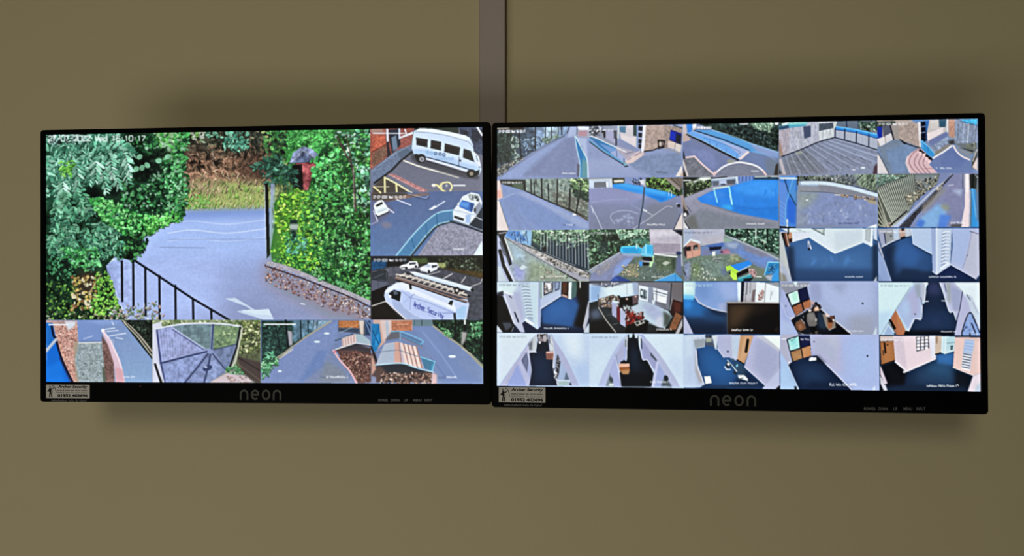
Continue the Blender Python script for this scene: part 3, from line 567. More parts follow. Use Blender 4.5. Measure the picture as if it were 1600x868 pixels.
def feed_ramp(f):
    f.bg('7085b4', '8094bc')
    f.N('400,100 1075,100 1075,630 600,630', .07, 20); f.P('440,120 600,110 760,330 900,500 1075,620 1000,630 700,630 640,440', '788ebe', 14); f.L('530,170 700,380 820,560', 18, '8fa8dc', .45); f.L('600,400 720,560 800,590', 12, '5f76ac', .5)
    f.P('420,55 640,55 620,110 430,110', '6a8490', 4); f.L('515,60 515,105', 6, '2c3c48'); f.L('450,60 450,105', 4, '3c4c58')
    f.P('610,55 1075,55 1075,480 900,310 760,200 620,110', '1c2f26'); f.N('610,55 1075,55 1075,480 760,200', .5, 24)
    f.LV('640,60 1075,60 1075,430 900,290 700,140', 170, 14, 40, '2c5038 0f1c16 1a3424 4a7a54 0a120e', .5); f.LV('960,90 1060,80 1050,200 960,230', 50, 16, 38, '6aac78 8cc898 3c7a50', .6)
    f.L('820,60 815,230', 16, '0b1010'); f.L('910,60 900,310', 24, '0b1010'); f.P('875,160 925,165 910,240 870,300', 'a4a4a0', 6); f.L('1050,200 1050,440', 12, '0b1010'); f.L('905,60 905,90', 16, 'dce4dc')
    f.L('620,110 760,215 880,300 1075,490', 16, 'a0a08c'); f.L('880,310 960,360 1075,470', 8, 'c8c8bc', .7); f.LV('690,130 780,150 780,210 720,190', 40, 12, 26, '8acc8c 5ca06c', .5)
    f.E(790, 385, 34, 12, 'e4f4f4')
    f.P('75,55 430,55 430,150 230,155 180,260 100,330', 'c8a89c'); f.P('140,60 240,60 235,200 170,250', 'd8c4c0', 4); f.P('240,60 428,60 425,150 245,155', 'b8785c', 3); f.N('240,60 428,60 425,150 245,155', .2, 12); f.L('290,95 390,95', 5, 'f0c4a4', .7)
    f.L('200,70 205,210', 22, 'a4bcd4', .8)
    f.P('60,90 130,90 150,250 100,340 60,330', '1f7ab4'); f.P('85,190 125,180 130,280 95,300', '2c94d4', 4); f.L('70,150 130,280', 9, '0f4a7a'); f.L('130,100 75,280', 7, '0f5a94')
    f.P('50,360 90,340 160,560 120,620 60,620', '5a4a4c', 4); f.L('60,300 150,555', 15, '171a24'); f.P('60,360 90,440 100,500 60,560', 'c89c8c', 4)
    f.P('180,240 320,220 330,160 240,160', '6c6874', 5); f.P('325,165 515,250 520,300 330,220', '5c7ca4', 3); f.L('240,160 330,160 520,240 500,275', 8, '7ac8ec'); f.L('325,190 510,275', 6, '6aa8d0', .8); f.L('330,215 440,265 520,305', 10, '9a8090', .8); f.L('320,160 320,240', 8, '8ab0cc')
    f.P('510,390 630,430 610,520 540,490', '4a7fa0', 2); f.L('500,388 632,432 610,515', 8, '84d4f0'); f.L('610,450 600,520', 7, '3aa0d8')
    f.P('180,270 300,250 460,300 535,490 330,440 100,460', 'c8bcc8'); f.P('175,280 275,260 265,445 105,450', 'aebcd0', 4); f.P('270,255 310,255 330,440 265,440', 'd4a89c', 3)
    for i, x in enumerate((320, 358, 396, 436)):
        f.P([(x, 262 + i * 8), (x + 24, 268 + i * 8), (x + 78, 470 + i * 8), (x + 45, 462 + i * 6)], 'ecd4cc' if i % 2 == 0 else 'f0ddd4'); f.L([(x + 30, 270 + i * 9), (x + 82, 470 + i * 7)], 12, 'a8807c')
    f.L('310,260 330,440', 8, 'a07a78'); f.L('90,350 300,325 480,385', 6, '5c6a80', .7)
    f.P('110,465 330,445 610,530 600,620 100,620', '5c4844'); f.P('150,475 330,455 560,525 380,545 200,540', '2f3038', 8); f.LV('150,540 330,530 640,540 640,630 130,630', 230, 12, 34, '8a6a5c d0b4a4 4c342e b48c7c 2c2020 e0ccc0', .4)
    f.L('95,462 330,446 470,490 620,525', 11, 'b4dcf0'); f.L('110,475 330,458 600,535', 7, '1c3048'); f.P('610,530 650,550 650,630 600,630', 'e0c0c4', 6); f.P('60,560 100,570 100,625 60,625', '8a90b0', 4)
    f.CAP(665, 735, 566, 582, '5a6a94', '7', .8); f.CAP(740, 835, 562, 580, 'f0f4ff', '8')
LEFT_FEEDS = [  # column, row, columns wide, rows high, drawing, zoom origin and scale, caption
    (0, 0, 3, 3, feed_main, (0, 0, 1), 'large tile: driveway, gate post and hedges'),
    (3, 0, 1, 1, feed_minibus, (570, 190, 7.235), 'tile with a white minibus parked'),
    (3, 1, 1, 1, feed_carpark, (570, 290, 7.235), 'tile with a car park and railings'),
    (3, 2, 1, 1, feed_van, (570, 390, 7.235), 'tile with a white van carrying ladders'),
    (0, 3, 1, 1, feed_entrance, (60, 490, 5.785), 'tile with a low brick wall and a blue door'),
    (1, 3, 1, 1, feed_gate, (230, 490, 5.785), 'tile with a metal bar gate'),
    (2, 3, 1, 1, feed_drive, (400, 490, 5.785), 'tile with a drive beside a small roof'),
    (3, 3, 1, 1, feed_ramp, (570, 490, 5.785), 'tile with a striped roof and blue handrails')]
def feed_r0(f):   # tarmac path with blue rail
    f.bg('7a90c8', '7f8fc4')
    f.P('90,160 1050,140 960,270 600,440 300,650 90,800', '3c5570'); f.P('560,150 1060,140 960,260 600,440', '7ea0cc', 6); f.P('700,150 920,150 880,250 720,310', 'a4c8e4', 10)
    f.N('90,160 1050,140 600,440 90,800', .4, 40); f.P('90,220 300,220 290,560 90,640', '22382f', 20, .8)
    f.LV('90,230 330,230 330,560 90,640', 110, 18, 50, '1f3a34 2c5246 10201c 42685c 16302a', .5); f.LV('280,280 390,260 380,600 290,620', 60, 18, 46, '8ab4a8 b4d0c4 5a8478', .5)
    f.LV('420,300 680,290 650,420 440,500', 60, 20, 60, '5a80b0 88aed4 3c5a88 9cc4e0', .35); f.LV('680,290 900,250 880,290 700,380', 60, 14, 34, '8ab8a0 b0d4b4 5c8a70', .5)
    for x0, y0, x1, y1, w in ((100, 440, 180, 720, 14), (380, 220, 408, 555, 16), (590, 155, 590, 450, 15), (722, 155, 720, 300, 10), (798, 150, 798, 300, 9), (930, 150, 932, 250, 14), (890, 150, 885, 270, 6), (1030, 150, 1000, 230, 8)): f.L([(x0, y0), (x1, y1)], w, '10192c')
    f.LV('90,690 260,600 420,520 440,560 200,730 90,800', 130, 12, 32, '8a9488 5c6458 b8bcb0 2c3430 a89a88', .5)
    f.P('110,820 300,690 600,470 960,280 1060,170 1120,170 1110,280 1140,800', '8298d0'); f.P('110,820 420,610 700,430 960,290 880,380 600,580 400,800', '8aa2dc', 8); f.P('420,780 640,600 900,370 1000,290 1110,300 1130,800', '7788be', 16)
    f.L('700,720 860,520 960,330', 40, '8496cc', .5, 20); f.N('110,820 960,280 1120,170 1140,800', .08, 30)
    f.L('110,815 420,600 620,460 960,275', 6, '6a6f90', .8); f.P('1040,150 1125,150 1115,260 1000,290', 'a4b8e8', 8)
    f.P('1125,150 1290,150 1290,300 1120,270', 'a4a8d0'); f.P('1150,200 1260,190 1260,270 1150,270', 'c08aa0', 5); f.P('1120,140 1290,150 1280,190 1160,190', 'dce4f4', 4); f.L('1130,150 1130,250', 9, '4a5270')
    f.P('1110,280 1280,300 1290,800 1270,800 1260,560 1200,420', 'a8bcec', 3); f.P('1250,300 1290,290 1290,800 1265,560', '8aa0dc', 8)
    f.P('1105,275 1170,380 1250,530 1270,620 1265,800 1150,800 1170,640', '3a90c8'); f.P('1110,280 1200,420 1210,520 1180,680 1165,620', '2a7cbc', 4); f.P('1200,560 1260,600 1260,800 1190,800', '5a9cac', 10)
    f.L('1100,270 1130,450 1165,620 1160,800', 14, 'a4d4f0'); f.L('1110,270 1200,450 1260,580 1270,800', 12, 'd8f0f4'); f.P('1130,620 1165,640 1155,800 1130,790', '4a4a62', 6, .7)
    f.P('90,160 450,150 440,185 90,195', '2a2420', 3); f.L('95,172 250,165', 12, 'c8bcb0', .8); f.TS(120, 465, 192, 222); f.CAP(940, 1115, 740, 756, 'f0f4ff', '5 7')
def feed_r1(f):   # path, blue rail and brick building
    f.bg('90a0d4', '8098d0')
    f.N('50,300 1270,300 1270,800 50,800', .08, 40); f.P('60,560 600,560 900,800 60,800', '9cacdf', 30, .6); f.P('560,620 780,520 1260,480 1270,740 900,800 700,700', '7890c0', 10); f.N('560,620 780,520 1260,480 1270,740 900,800', .14, 36)
    f.P('60,130 430,130 440,400 60,270', '8a96b8'); f.P('60,140 200,140 190,260 60,260', '56627c', 10); f.LV('70,150 260,150 260,250 70,250', 50, 14, 44, '3a465c c4cce0 6c7c98 9cb0c8 2a3448', .5)
    f.P('300,190 440,200 430,380 290,300', 'a4a8d8', 4); f.L('268,210 270,280', 22, '10141e'); f.P('385,190 430,190 430,300 390,300', '4c506c', 3); f.L('420,300 420,385', 20, '141a3c')
    f.P('440,130 690,130 690,420 480,300', 'd0c8d4'); f.P('455,140 545,140 540,230 465,215', '4a80a8', 3); f.L('450,130 445,290', 20, 'c8d8d8'); f.P('480,250 670,290 668,410 490,310', 'e0d4dc', 2); f.P('640,130 700,130 690,270 640,265', '2c4a50', 4)
    f.P('440,300 680,420 750,470 640,470 430,390', '8494c8', 5); f.P('690,130 800,130 775,480 680,420', '94a8d8'); 
    for y in (140, 225, 305, 370): f.P([(708, y), (765 - (y - 140) * .08, y + 6), (758 - (y - 140) * .08, y + 62), (704, y + 52)], '10183c')
    f.L('690,140 690,400', 14, '6a98d0'); f.P('765,130 810,130 775,490 742,475', 'e8e4f0')
    f.P('805,130 1060,130 1040,330 1060,420 940,430 780,470', 'b8998c'); f.N('805,130 1060,130 1040,420 780,470', .16, 22); f.P('1040,130 1100,130 1270,170 1260,400 1050,420', 'a08880', 3); f.N('1040,130 1270,170 1260,400 1050,420', .2, 20)
    f.P('1125,185 1265,235 1258,380 1110,320', '10208c'); f.P('1120,200 1190,225 1180,330 1112,310', '1830b4', 4); f.P('1195,240 1262,260 1256,375 1190,345', '1a2440', 4)
    f.P('1090,330 1180,350 1170,440 1085,415', 'dcc4b8'); f.P('1190,360 1265,385 1250,480 1180,450', 'd8ccc4'); f.L('1160,130 1270,165', 14, '3a4a4c')
    f.P('955,315 1050,320 1045,420 960,440', '2c1c1c', 2); f.E(990, 370, 18, 34, 'c8b0a8'); f.E(1022, 365, 10, 30, '8a7470'); f.L('780,468 900,450 960,420', 14, '14161c'); f.L('1040,425 1180,465 1250,500', 10, 'a89890')
    f.P('420,390 560,440 760,490 800,500 560,620 440,520', 'b8a4c4'); 
    for i in range(4): f.L([(520 + i * 50, 600 - i * 26), (720 + i * 22, 470 + i * 8)], 22, 'e8c8cc' if i % 2 == 0 else 'a08ca8')
    f.P('530,600 740,490 790,500 640,610 560,630', 'e4c4c4', 6); f.L('540,500 640,470', 10, '6a5c80', .7)
    f.P('60,270 260,340 420,420 350,500 200,400', '2f7ab8'); f.P('200,360 420,430 440,540 340,480', '6a9cdc', 4); f.L('60,265 140,280 300,360 550,475', 12, 'dcf0fa'); f.L('50,300 160,390 330,500 545,640', 22, '5aa4d8'); f.L('60,330 260,480 550,658', 10, '0f2034')
    f.P('340,480 430,450 540,560 540,620', '9ab0e8', 4); f.L('425,460 428,540', 7, '3c5a88'); f.L('520,560 522,610', 8, '243048'); f.P('500,610 545,610 570,650 540,665', '78b0cc'); f.L('530,662 568,655', 12, '0c1424')
    f.P('50,480 60,800 40,800', '6a9cac'); f.L('0,480 40,560 52,800', 12, 'dcf4f4'); f.P('1180,800 1270,640 1275,800', 'e8dcd8', 2); f.P('1230,800 1290,700 1290,800', 'c8b0a0', 2)
    f.L('640,670 780,770', 6, '5a6c9c', .6); f.CAP(940, 1080, 725, 742, '4a5878', '8', .7)
    f.TS(80, 430, 178, 196, 'f0f4ff', .8)
def feed_r2(f):   # blue ramp and white arc
    f.bg('6f80b4', '737c9c')
    f.P('210,100 1275,90 1275,470 900,350 480,200', '1f3a36'); f.N('210,100 1275,90 1275,470 480,200', .5, 30); f.LV('420,100 1270,100 1270,440 850,310', 240, 18, 50, '2a4a48 10201f 3c6460 1a3230 587c74 0c1614', .5)
    f.P('880,100 1200,95 1180,200 1000,170', '8ac498', 16); f.LV('900,100 1230,100 1160,240 1000,170', 60, 16, 40, 'a8dcb0 6a9c7c c8ecc8 4a7458', .5); f.E(830, 110, 60, 16, 'c0c8cc', al=.8, f=10); f.E(1250, 105, 24, 22, 'dcf0f0')
    f.L('1130,120 1140,260', 8, '24402c'); f.LV('1170,150 1270,150 1270,430 1160,330', 70, 18, 44, '0e1c18 1c342c 2c4c3c', .6)
    f.P('30,120 210,110 200,190 100,250 140,320 30,350', 'c8bcc4'); f.P('30,240 90,240 140,310 40,350', 'c4a4a0', 6); f.P('85,110 170,110 160,220 100,240', '3a84dc', 5); f.P('165,110 215,110 210,160 170,170', 'f0f4f8')
    f.P('90,240 180,190 420,190 600,250 900,350 1275,480 1275,520 940,420 480,260', '4aa0e4', 2)
    f.P('180,185 480,200 900,350 1270,470 1270,560 900,470 560,330 250,210', '56a0e0'); f.P('900,360 1275,480 1275,560 1000,470', '84a0dc', 10); f.L('420,190 700,270 940,370 1275,480', 8, 'b8dcec', .7)
    f.P('90,235 180,195 560,330 900,460 800,560 750,580 480,440 180,290', '8ab4ee'); f.P('100,230 180,210 480,330 780,470 740,560 480,430 180,280', '6aa8f0', 6); f.P('560,340 900,465 800,540 740,480', 'a4b8f0', 6)
    f.L('190,195 560,310 900,450', 12, '1c2a4c'); f.L('95,245 300,345 560,480 750,575', 22, '12161c'); f.L('90,240 330,340 560,460 740,555', 7, 'b0dcf0', .8)
    for x, y in ((390, 330), (480, 360), (600, 425), (740, 510)): f.L([(x, y), (x - 4, y + 55)], 7, '3a6cb0', .8)
    f.L('310,290 560,370 780,470 750,500', 7, '3f78c0', .8)
    f.P('40,350 140,320 560,500 750,590 640,620 430,740 180,540 40,560', '7080b8', 4); f.P('100,420 420,470 500,640 420,700 200,520', '7a8ac8', 20); f.N('40,350 560,500 430,740 40,560', .08, 30)
    f.P('780,580 900,470 1275,560 1275,790 1130,740 1000,640', '6c84bc', 6); f.P('1100,560 1270,570 1260,790 1140,760', '6c80a0', 24); f.L('950,470 1080,490 1230,570', 10, 'a0b4e8', .6, 6)
    f.P('40,560 190,530 420,740 440,790 110,790', '77798c', 3); f.N('40,560 190,530 440,790 110,790', .2, 24); f.P('460,790 620,650 900,620 1090,730 1120,790', '7c84a4', 4); f.N('460,790 620,650 900,620 1120,790', .14, 24)
    f.L('80,545 190,530', 20, 'ecc8d0'); f.L('190,530 300,640 430,750', 22, 'ecc8d0'); f.P('760,560 880,460 905,475 790,575', 'f0d8dc'); f.L('445,765 540,680 640,630 760,608 860,618 980,650 1070,710 1130,790', 22, 'f0ecf8'); f.L('1075,720 1130,790', 20, 'f0c0c0'); f.P('440,730 490,720 450,790 430,790', 'e8bcc4', 4); f.P('620,570 720,580 700,610 610,610', '98a08c', 8)
    f.P('30,400 75,560 35,560', '141420', 3); f.L('40,580 105,790', 22, 'd8c8c4'); f.P('35,650 90,790 35,790', '2c2420', 3); f.P('1240,640 1275,610 1275,780 1215,780', '3c342c', 6)
    f.TS(220, 412, 146, 172); f.CAP(925, 1025, 708, 726, 'f0f4ff', '9')
def feed_r3(f):   # timber decking
    f.bg('8c9cc0', '7c869c')
    f.P('50,120 780,120 780,330 80,570 50,400', 'bcb4d0'); f.P('560,130 770,130 770,320 570,380', 'c8d4dc', 5); f.P('60,210 200,200 180,540 90,560', 'b4a4b8', 6)
    for i in range(14): f.L([(80 + i * 50, 215 - i * 5), (120 + i * 46, 540 - i * 19)], 7, '9088b8' if i % 2 else 'd0c8e0', .55)
    f.N('50,120 780,120 780,330 80,570', .16, 30, asp=.4)
    f.P('50,180 180,140 440,130 400,180 200,205 60,230', '4ca8c8', 4); f.P('60,190 180,170 190,205 60,230', '2a5078', 4); f.P('150,140 440,125 420,150 200,165', '86dcd0', 8); f.P('50,120 150,130 110,175 50,180', '2c4a3c', 6); f.P('90,150 180,130 170,160 100,175', 'c8e4e4', 4)
    f.P('372,185 470,175 472,315 385,345', '44547e', 2); f.P('575,150 760,135 765,205 575,245', '46566c', 2); f.N('575,150 760,135 765,205 575,245', .2, 24); f.L('560,130 565,390', 7, '9890b8', .7)
    f.P('50,330 90,430 110,560 80,570 50,500', 'a8806a', 10)
    f.P('780,120 1330,120 1330,260 790,200', '5c7490'); f.P('1080,120 1330,120 1330,250 1100,220', '2c4c40', 6); f.LV('1090,125 1330,125 1330,260 1110,220', 70, 16, 46, '3c6a54 6c9c80 1a3028 9cc0ac', .5); f.L('930,120 935,200', 14, '1c3464'); f.L('1080,120 1080,210', 8, '2c4870')
    f.P('780,180 1060,215 1330,280 1330,345 1060,265 785,230', '3a90dc'); f.L('790,185 1060,228 1330,290', 16, '6ac0f4'); f.L('785,225 1060,268 1330,340', 12, '1c4a94'); f.P('785,230 1060,270 1330,345 1330,480 800,330', 'aab8d4', 2)
    for i in range(11): f.L([(800 + i * 48, 240 + i * 10), (800 + i * 48, 335 + i * 13)], 5, '8090b8', .5)
    for x, y in ((785, 330), (910, 355), (1060, 398), (1220, 440)): f.L([(x, 190 + (x - 785) * .22), (x - 3, y)], 15, '1f3458')
    f.L('795,130 775,200', 22, 'd0dcd0')
    f.P('85,570 330,485 560,390 770,330 880,350 1060,400 1330,480 1330,805 140,805', '8492b8'); f.P('550,400 800,350 1330,540 1330,640 1000,560', '96a8d4', 30, .8); f.P('140,600 420,500 700,800 150,800', '767c8e', 30, .8)
    for i in range(34):
        t = i / 33; a = (100 + 680 * t, 565 - 230 * t); b = (170 + 1500 * t ** 1.15, 830 - 260 * t ** 1.5)
        f.L([a, b], 8, ('5c6880', '4c5468', 'a8b8dc')[i % 3], .55)
    f.N('85,570 770,330 1330,480 1330,805 140,805', .12, 26); f.LV('180,560 1320,500 1320,800 250,800', 120, 14, 60, '4c5468 b0c0e0 6c7894', .18, 25, 50, al=.55)
    f.L('95,575 330,488 560,390 770,328', 13, '161e38'); f.L('790,330 1060,400 1330,490', 11, '14203c'); f.L('340,490 420,540', 8, '3a404c', .7); f.P('270,520 360,500 360,530 290,545', '98a090', 6)
    f.E(1145, 718, 30, 13, 'dce4ec'); f.E(1025, 743, 26, 9, 'c8d0e0'); f.P('55,610 90,600 150,805 110,805', 'c0b4c0', 3); f.P('40,690 90,790 40,800', '2c2838', 4); f.P('1290,700 1330,660 1330,805 1270,800', '5a3c4c', 6)
def feed_r4(f):   # pink steps
    f.bg('6f8cc0', '7090c4')
    f.P('1,130 500,130 600,150 600,480 340,380 250,380 60,470 40,300', 'b4a094'); f.P('300,160 590,150 600,480 440,420 320,370', 'b0988c', 3); f.N('300,160 590,150 600,480 320,370', .18, 20); f.P('230,200 310,200 330,370 260,380', 'a09490', 5)
    f.P('40,150 280,140 280,180 60,240', '2c3c34', 6); f.P('40,210 110,220 110,350 40,370', '1530a4'); f.P('40,300 60,340 40,370', '5ab0f0', 3); f.P('110,200 210,200 240,310 130,350', '605878', 4); f.L('215,195 260,380', 16, '1a1230'); f.P('50,370 140,340 150,440 90,475', 'e0dce4'); f.P('150,330 225,295 248,380 160,430', 'd4d0d8')
    f.P('480,130 720,130 720,160 560,170', '5a8ac4', 4); f.P('570,155 610,150 620,480 590,470', 'dcd8dc'); f.P('605,150 690,140 690,400 620,370', '2a4478')
    for y in (150, 225, 300, 360): f.P([(612, y), (668, y - 5), (668, y + 50), (614, y + 62)], '0c1430'); f.L([(612, y + 66), (668, y + 56)], 6, 'a8b8dc')
    f.P('670,140 720,135 720,260 680,270', '2f6cb8', 3)
    f.P('720,130 950,120 950,290 700,420 690,290', 'c4bcbc'); f.P('740,130 840,125 840,240 740,250', 'd0c8c4', 3); f.P('840,125 940,120 930,220 850,220', '2c5c7c', 4); f.P('690,300 895,220 895,290 700,400', 'e8d8dc'); f.P('700,400 950,270 960,330 760,470', '6c7cb8', 5); f.P('730,480 950,340 1010,390 800,560', '8aa0c8', 8); f.N('730,480 950,340 1010,390 800,560', .3, 24); f.P('790,540 990,420 1000,450 800,590', '8a8478', 6)
    f.P('945,120 1340,115 1340,440 1040,440 960,300', '8498bc'); f.P('960,120 1050,120 1050,360 970,340', 'c89078', 8); f.L('955,120 955,280', 18, 'd8dce0'); f.P('1120,120 1340,115 1340,195 1200,170', '4cb8e8', 5); f.L('1120,140 1340,200', 8, '1f5a90')
    for x, w, c in ((1080, 12, '6a7ca0'), (1150, 20, 'a8bce0'), (1210, 14, 'c4d0e0'), (1270, 14, '7080a4'), (1310, 10, '5c6884')): f.L([(x + 20, 170), (x, 420)], w, c, .7)
    f.N('960,120 1340,115 1340,440 1040,440', .2, 30, asp=.5); f.P('1040,430 1340,420 1340,560 1270,560', '6c7884', 6); f.LV('1200,440 1330,420 1320,560 1200,540', 40, 14, 36, '8a9470 5a6450 a4a890', .5); f.L('1120,490 1280,530', 20, '1c2420', .8); f.P('960,400 1040,380 1050,440 980,440', '3c3c44', 8)
    f.P('60,480 260,385 340,380 600,490 440,700 440,820 190,820', '7088a8', 4); f.P('150,520 440,430 560,490 420,640 420,820 250,820', '6f90c0', 20); f.N('60,480 340,380 600,490 440,820 190,820', .13, 40)
    f.L('340,380 420,430 600,490', 12, '20242c'); f.P('350,395 440,430 400,440', '0c0e14', 3)
    f.P('420,640 470,560 580,490 640,510 700,590 760,650 720,700 840,820 470,820', 'e4b4bc')
    for k, (r1, c) in enumerate(((1, 'f0c4c8'), (.72, 'e8b0b8'), (.46, 'ecbcc0'), (.22, 'f0c8c8'))): 
        f.L([(600 + 130 * (1 - r1) - 20, 500 + 60 * (1 - r1) * 1.4), (500 + 200 * (1 - r1), 570 + 80 * (1 - r1)), (460 + 230 * (1 - r1), 660 + 40 * (1 - r1)), (490 + 230 * (1 - r1), 740), (560 + 220 * (1 - r1), 815)], 11, 'a06a78', .9)
    f.L('440,600 420,680 470,800', 22, 'f0d0d8', .8); f.L('650,755 760,750', 8, 'c07a80')
    f.L('600,520 700,600 765,650', 30, '0e0c16')
    for x, y in ((610, 560), (660, 580), (690, 630), (730, 670)): f.P([(x - 30, y - 20), (x + 15, y - 25), (x + 10, y + 10), (x - 20, y + 25)], 'f4c8cc', 2)
    f.P('605,385 640,390 780,550 780,600 720,590 620,500', '3a94d4'); f.L('610,390 700,460 790,560', 9, '8ad0f4'); f.L('620,420 640,490', 8, '7ac0ec'); f.L('700,470 705,530', 7, '2a6cb0')
    f.P('770,620 1010,460 1060,520 1240,650 1280,760 1280,820 840,820 720,700', '6880bc', 3); f.P('900,560 1020,490 1200,640 1100,740 860,720', '6078b8', 24); f.N('770,620 1010,460 1280,820 840,820', .07, 30)
    f.L('770,618 900,540 1010,460', 20, 'f0e8ec'); f.L('1030,460 1080,540 1150,600 1240,640', 20, 'f0dce4'); f.P('1050,450 1250,540 1250,630 1110,550', '8090a8', 8)
    f.P('1270,640 1340,490 1340,780 1270,740', '4a4844', 4); f.L('1280,660 1335,510', 10, 'dce0dc'); f.P('1300,680 1340,600 1340,780 1275,735', 'e4ccc8', 3); f.P('40,530 100,640 190,820 40,820', 'dcd4d8', 3); f.L('50,540 110,640 200,820', 12, '4a4c50', .8)
    f.TS(65, 445, 166, 190); f.L('810,738 815,752', 12, 'b0d0f8'); f.CAP(860, 1015, 738, 758, 'd4e4fc', '4 5')
def feed_r5(f):   # path along dark fence
    f.bg('7f98d4', '7f96d0')
    f.P('230,90 1335,70 1335,640 900,430 480,240', '6f8a80'); f.P('470,80 1100,75 1100,300 800,330 490,230', '84a49c', 20, .8); f.N('230,90 1335,70 1335,640 480,240', .35, 40)
    f.P('820,240 1335,330 1335,640 900,430', '6c6c60', 20, .8); f.LV('560,100 1330,90 1330,600 900,410', 260, 18, 60, '6a8c7c a4c0ac 4c6858 88a890 b8ccb4 3a4c44', .35, al=.7)
    f.P('1090,90 1335,80 1335,380 1130,290', '4c7c50', 16, .8); f.LV('1090,85 1335,80 1335,330 1120,250', 110, 24, 60, '7ab060 a4d480 4c8048 c4e8a0 2c5038', .4); f.LV('1130,220 1335,260 1335,380 1150,330', 50, 24, 50, '1c3c34 2c5444 122820', .5)
    f.P('130,90 490,90 490,240 300,190 160,150', '28322c', 4); f.P('300,140 460,150 450,240 320,190', '4a6850', 6)
    for x, y0, y1, w in ((475, 140, 245, 24), (560, 90, 280, 15), (605, 130, 300, 12), (705, 80, 345, 18), (795, 150, 370, 15), (922, 90, 430, 17), (1090, 220, 490, 22), (1232, 130, 350, 9)): f.L([(x, y0), (x - (8 if x > 850 else -5), y1)], w, '0e1520')
    f.L('1205,360 1175,540', 20, '101820'); f.L('480,245 700,340 920,435 1060,490 1180,550 1330,640', 16, '10151e'); f.L('1060,475 1335,610', 8, '1a1c20'); f.L('1200,570 1335,650', 12, 'a0847c', .8)
    f.P('130,150 300,190 480,250 900,440 1335,660 1335,770 250,770 130,380', '7f9ad6'); f.P('200,350 340,290 560,320 1000,540 1200,770 700,770 500,620 380,460', '7894d4', 16); f.P('340,270 480,260 1335,680 1335,760 1250,750 700,430', '98ace0', 14, .8)
    f.L('230,380 330,560 420,770', 40, '6f88c0', .6, 16); f.L('320,420 420,600 560,770', 22, '6c86c4', .5, 10); f.N('130,150 480,250 1335,660 1335,770 250,770', .07, 36); f.L('180,345 330,280', 12, 'a8bcec', .6)
    f.P('90,100 140,105 170,220 180,330 110,370 90,370', 'e8ccc8', 3); f.P('95,230 150,240 165,330 105,350', 'f0a898', 8); f.P('90,365 130,380 190,560 265,780 90,780', 'ead8d4', 2); f.L('135,380 190,560 265,775', 10, '5c6078', .7); f.L('140,110 180,330', 8, '9a6a70', .6)
    f.E(1150, 565, 26, 14, 'f0f0fc'); f.TS(170, 445, 120, 142); f.CAP(1000, 1035, 696, 712, '3a4a74', '3', .8); f.CAP(1045, 1130, 692, 712, 'f0f4ff', '1 6'); f.CAP(1135, 1170, 696, 712, '3a4a74', '3', .8)
def feed_r6(f):   # playground court
    f.bg('8494d0', '7680a8')
    f.P('60,65 560,65 560,150 60,150', '8a9ab0'); f.P('70,100 390,90 390,200 75,215', 'b4ccec'); f.P('75,110 140,110 140,210 80,215', 'c8e0fa', 4); f.P('140,125 290,120 290,200 140,205', '6c7486', 2); f.L('295,120 300,200', 10, '3a4258'); f.P('300,120 335,115 335,195 305,195', 'e0ecfa'); f.P('350,100 385,100 385,190 350,190', 'd0e0f4'); f.L('65,95 390,85', 12, 'd8e4f0')
    f.P('385,70 560,70 550,150 390,160', '2c3424', 3); f.P('410,95 545,90 540,125 410,130', 'd8d8c8', 4); f.L('470,75 550,75', 10, '4a4a28'); f.P('555,70 760,65 780,150 560,140', '7a9ad8', 4); f.LV('640,80 790,70 800,160 660,150', 40, 14, 40, '3a4a8c 1c2444 9ab4e8 c0d0f0', .4); f.P('750,95 840,90 830,170 780,150', 'd4dcec', 4)
    f.P('840,65 1340,65 1340,310 1180,290 850,200', '2a4c20'); f.LV('850,70 1300,70 1290,300 1150,270 850,180', 190, 24, 60, '3f6c28 6a9c3c 1c3414 8ab85c 4a7a2c 0f2010', .6); f.P('1090,65 1180,70 1320,210 1300,250', '9a8a80', 3); f.P('1150,70 1345,65 1340,200 1320,210', '7c6c60', 3); f.L('1190,80 1320,190', 9, '3c3430', .8); f.L('1260,70 1325,170', 7, '4a4038', .7)
    f.N('60,200 1330,320 1330,770 60,770', .06, 50); f.P('60,210 400,210 800,330 700,420 60,400', '8c94d0', 24, .8); f.P('850,420 1280,420 1300,560 1200,760 800,760', '77809c', 24, .8)
    f.P('390,150 560,140 850,195 1150,260 1260,310 1140,370 1040,400 980,360 700,270 400,200', '2f96ec', 6); f.P('400,155 560,145 1140,270 1100,300 700,210', '4ab0f4', 14); f.P('760,270 1140,340 1060,390 980,350', '1c7cdc', 12)
    f.P('560,270 820,280 900,340 800,350', '98a4e0', 20, .7); f.L('110,400 400,360 600,350', 8, 'a0b0e4', .6, 5)
    f.L('100,445 180,600 250,765', 9, 'c8d4f0'); f.L('110,460 130,540', 9, 'e4ecfa', .8); f.L('420,690 370,620 370,570 430,530 540,508 640,520 740,555', 7, 'bccaf0'); f.L('660,765 760,700 940,580 1100,470 1150,450 1200,465', 7, 'cdd4ea'); f.L('800,495 850,525 930,570', 7, 'dce4f4'); f.L('795,495 850,515', 22, 'e4ecf8', .8); f.L('640,430 780,500', 7, 'a0b0e0', .6)
    f.LV('440,560 700,560 680,720 440,700', 30, 20, 60, '9ab0e0 b4c4ec', .5, al=.4)
    f.L('825,170 800,450 745,740', 20, '39506f'); f.L('815,180 790,450', 7, '5c7c9c', .7); f.L('830,100 828,180', 22, 'a8bcc8'); f.L('1155,310 1160,250 1190,248 1188,320', 9, 'd4f4fa')
    f.P('1320,290 1345,300 1345,520 1330,460', 'b49484', 3); f.E(1290, 445, 24, 22, '28202c'); f.E(1265, 415, 12, 10, 'c0c4d8'); f.P('1230,760 1340,530 1340,765', 'e0d0c8', 2); f.L('1225,760 1310,560', 9, '2a2630', .8)
    f.CAP(858, 1108, 688, 708, 'f4f6ff', '11 6')
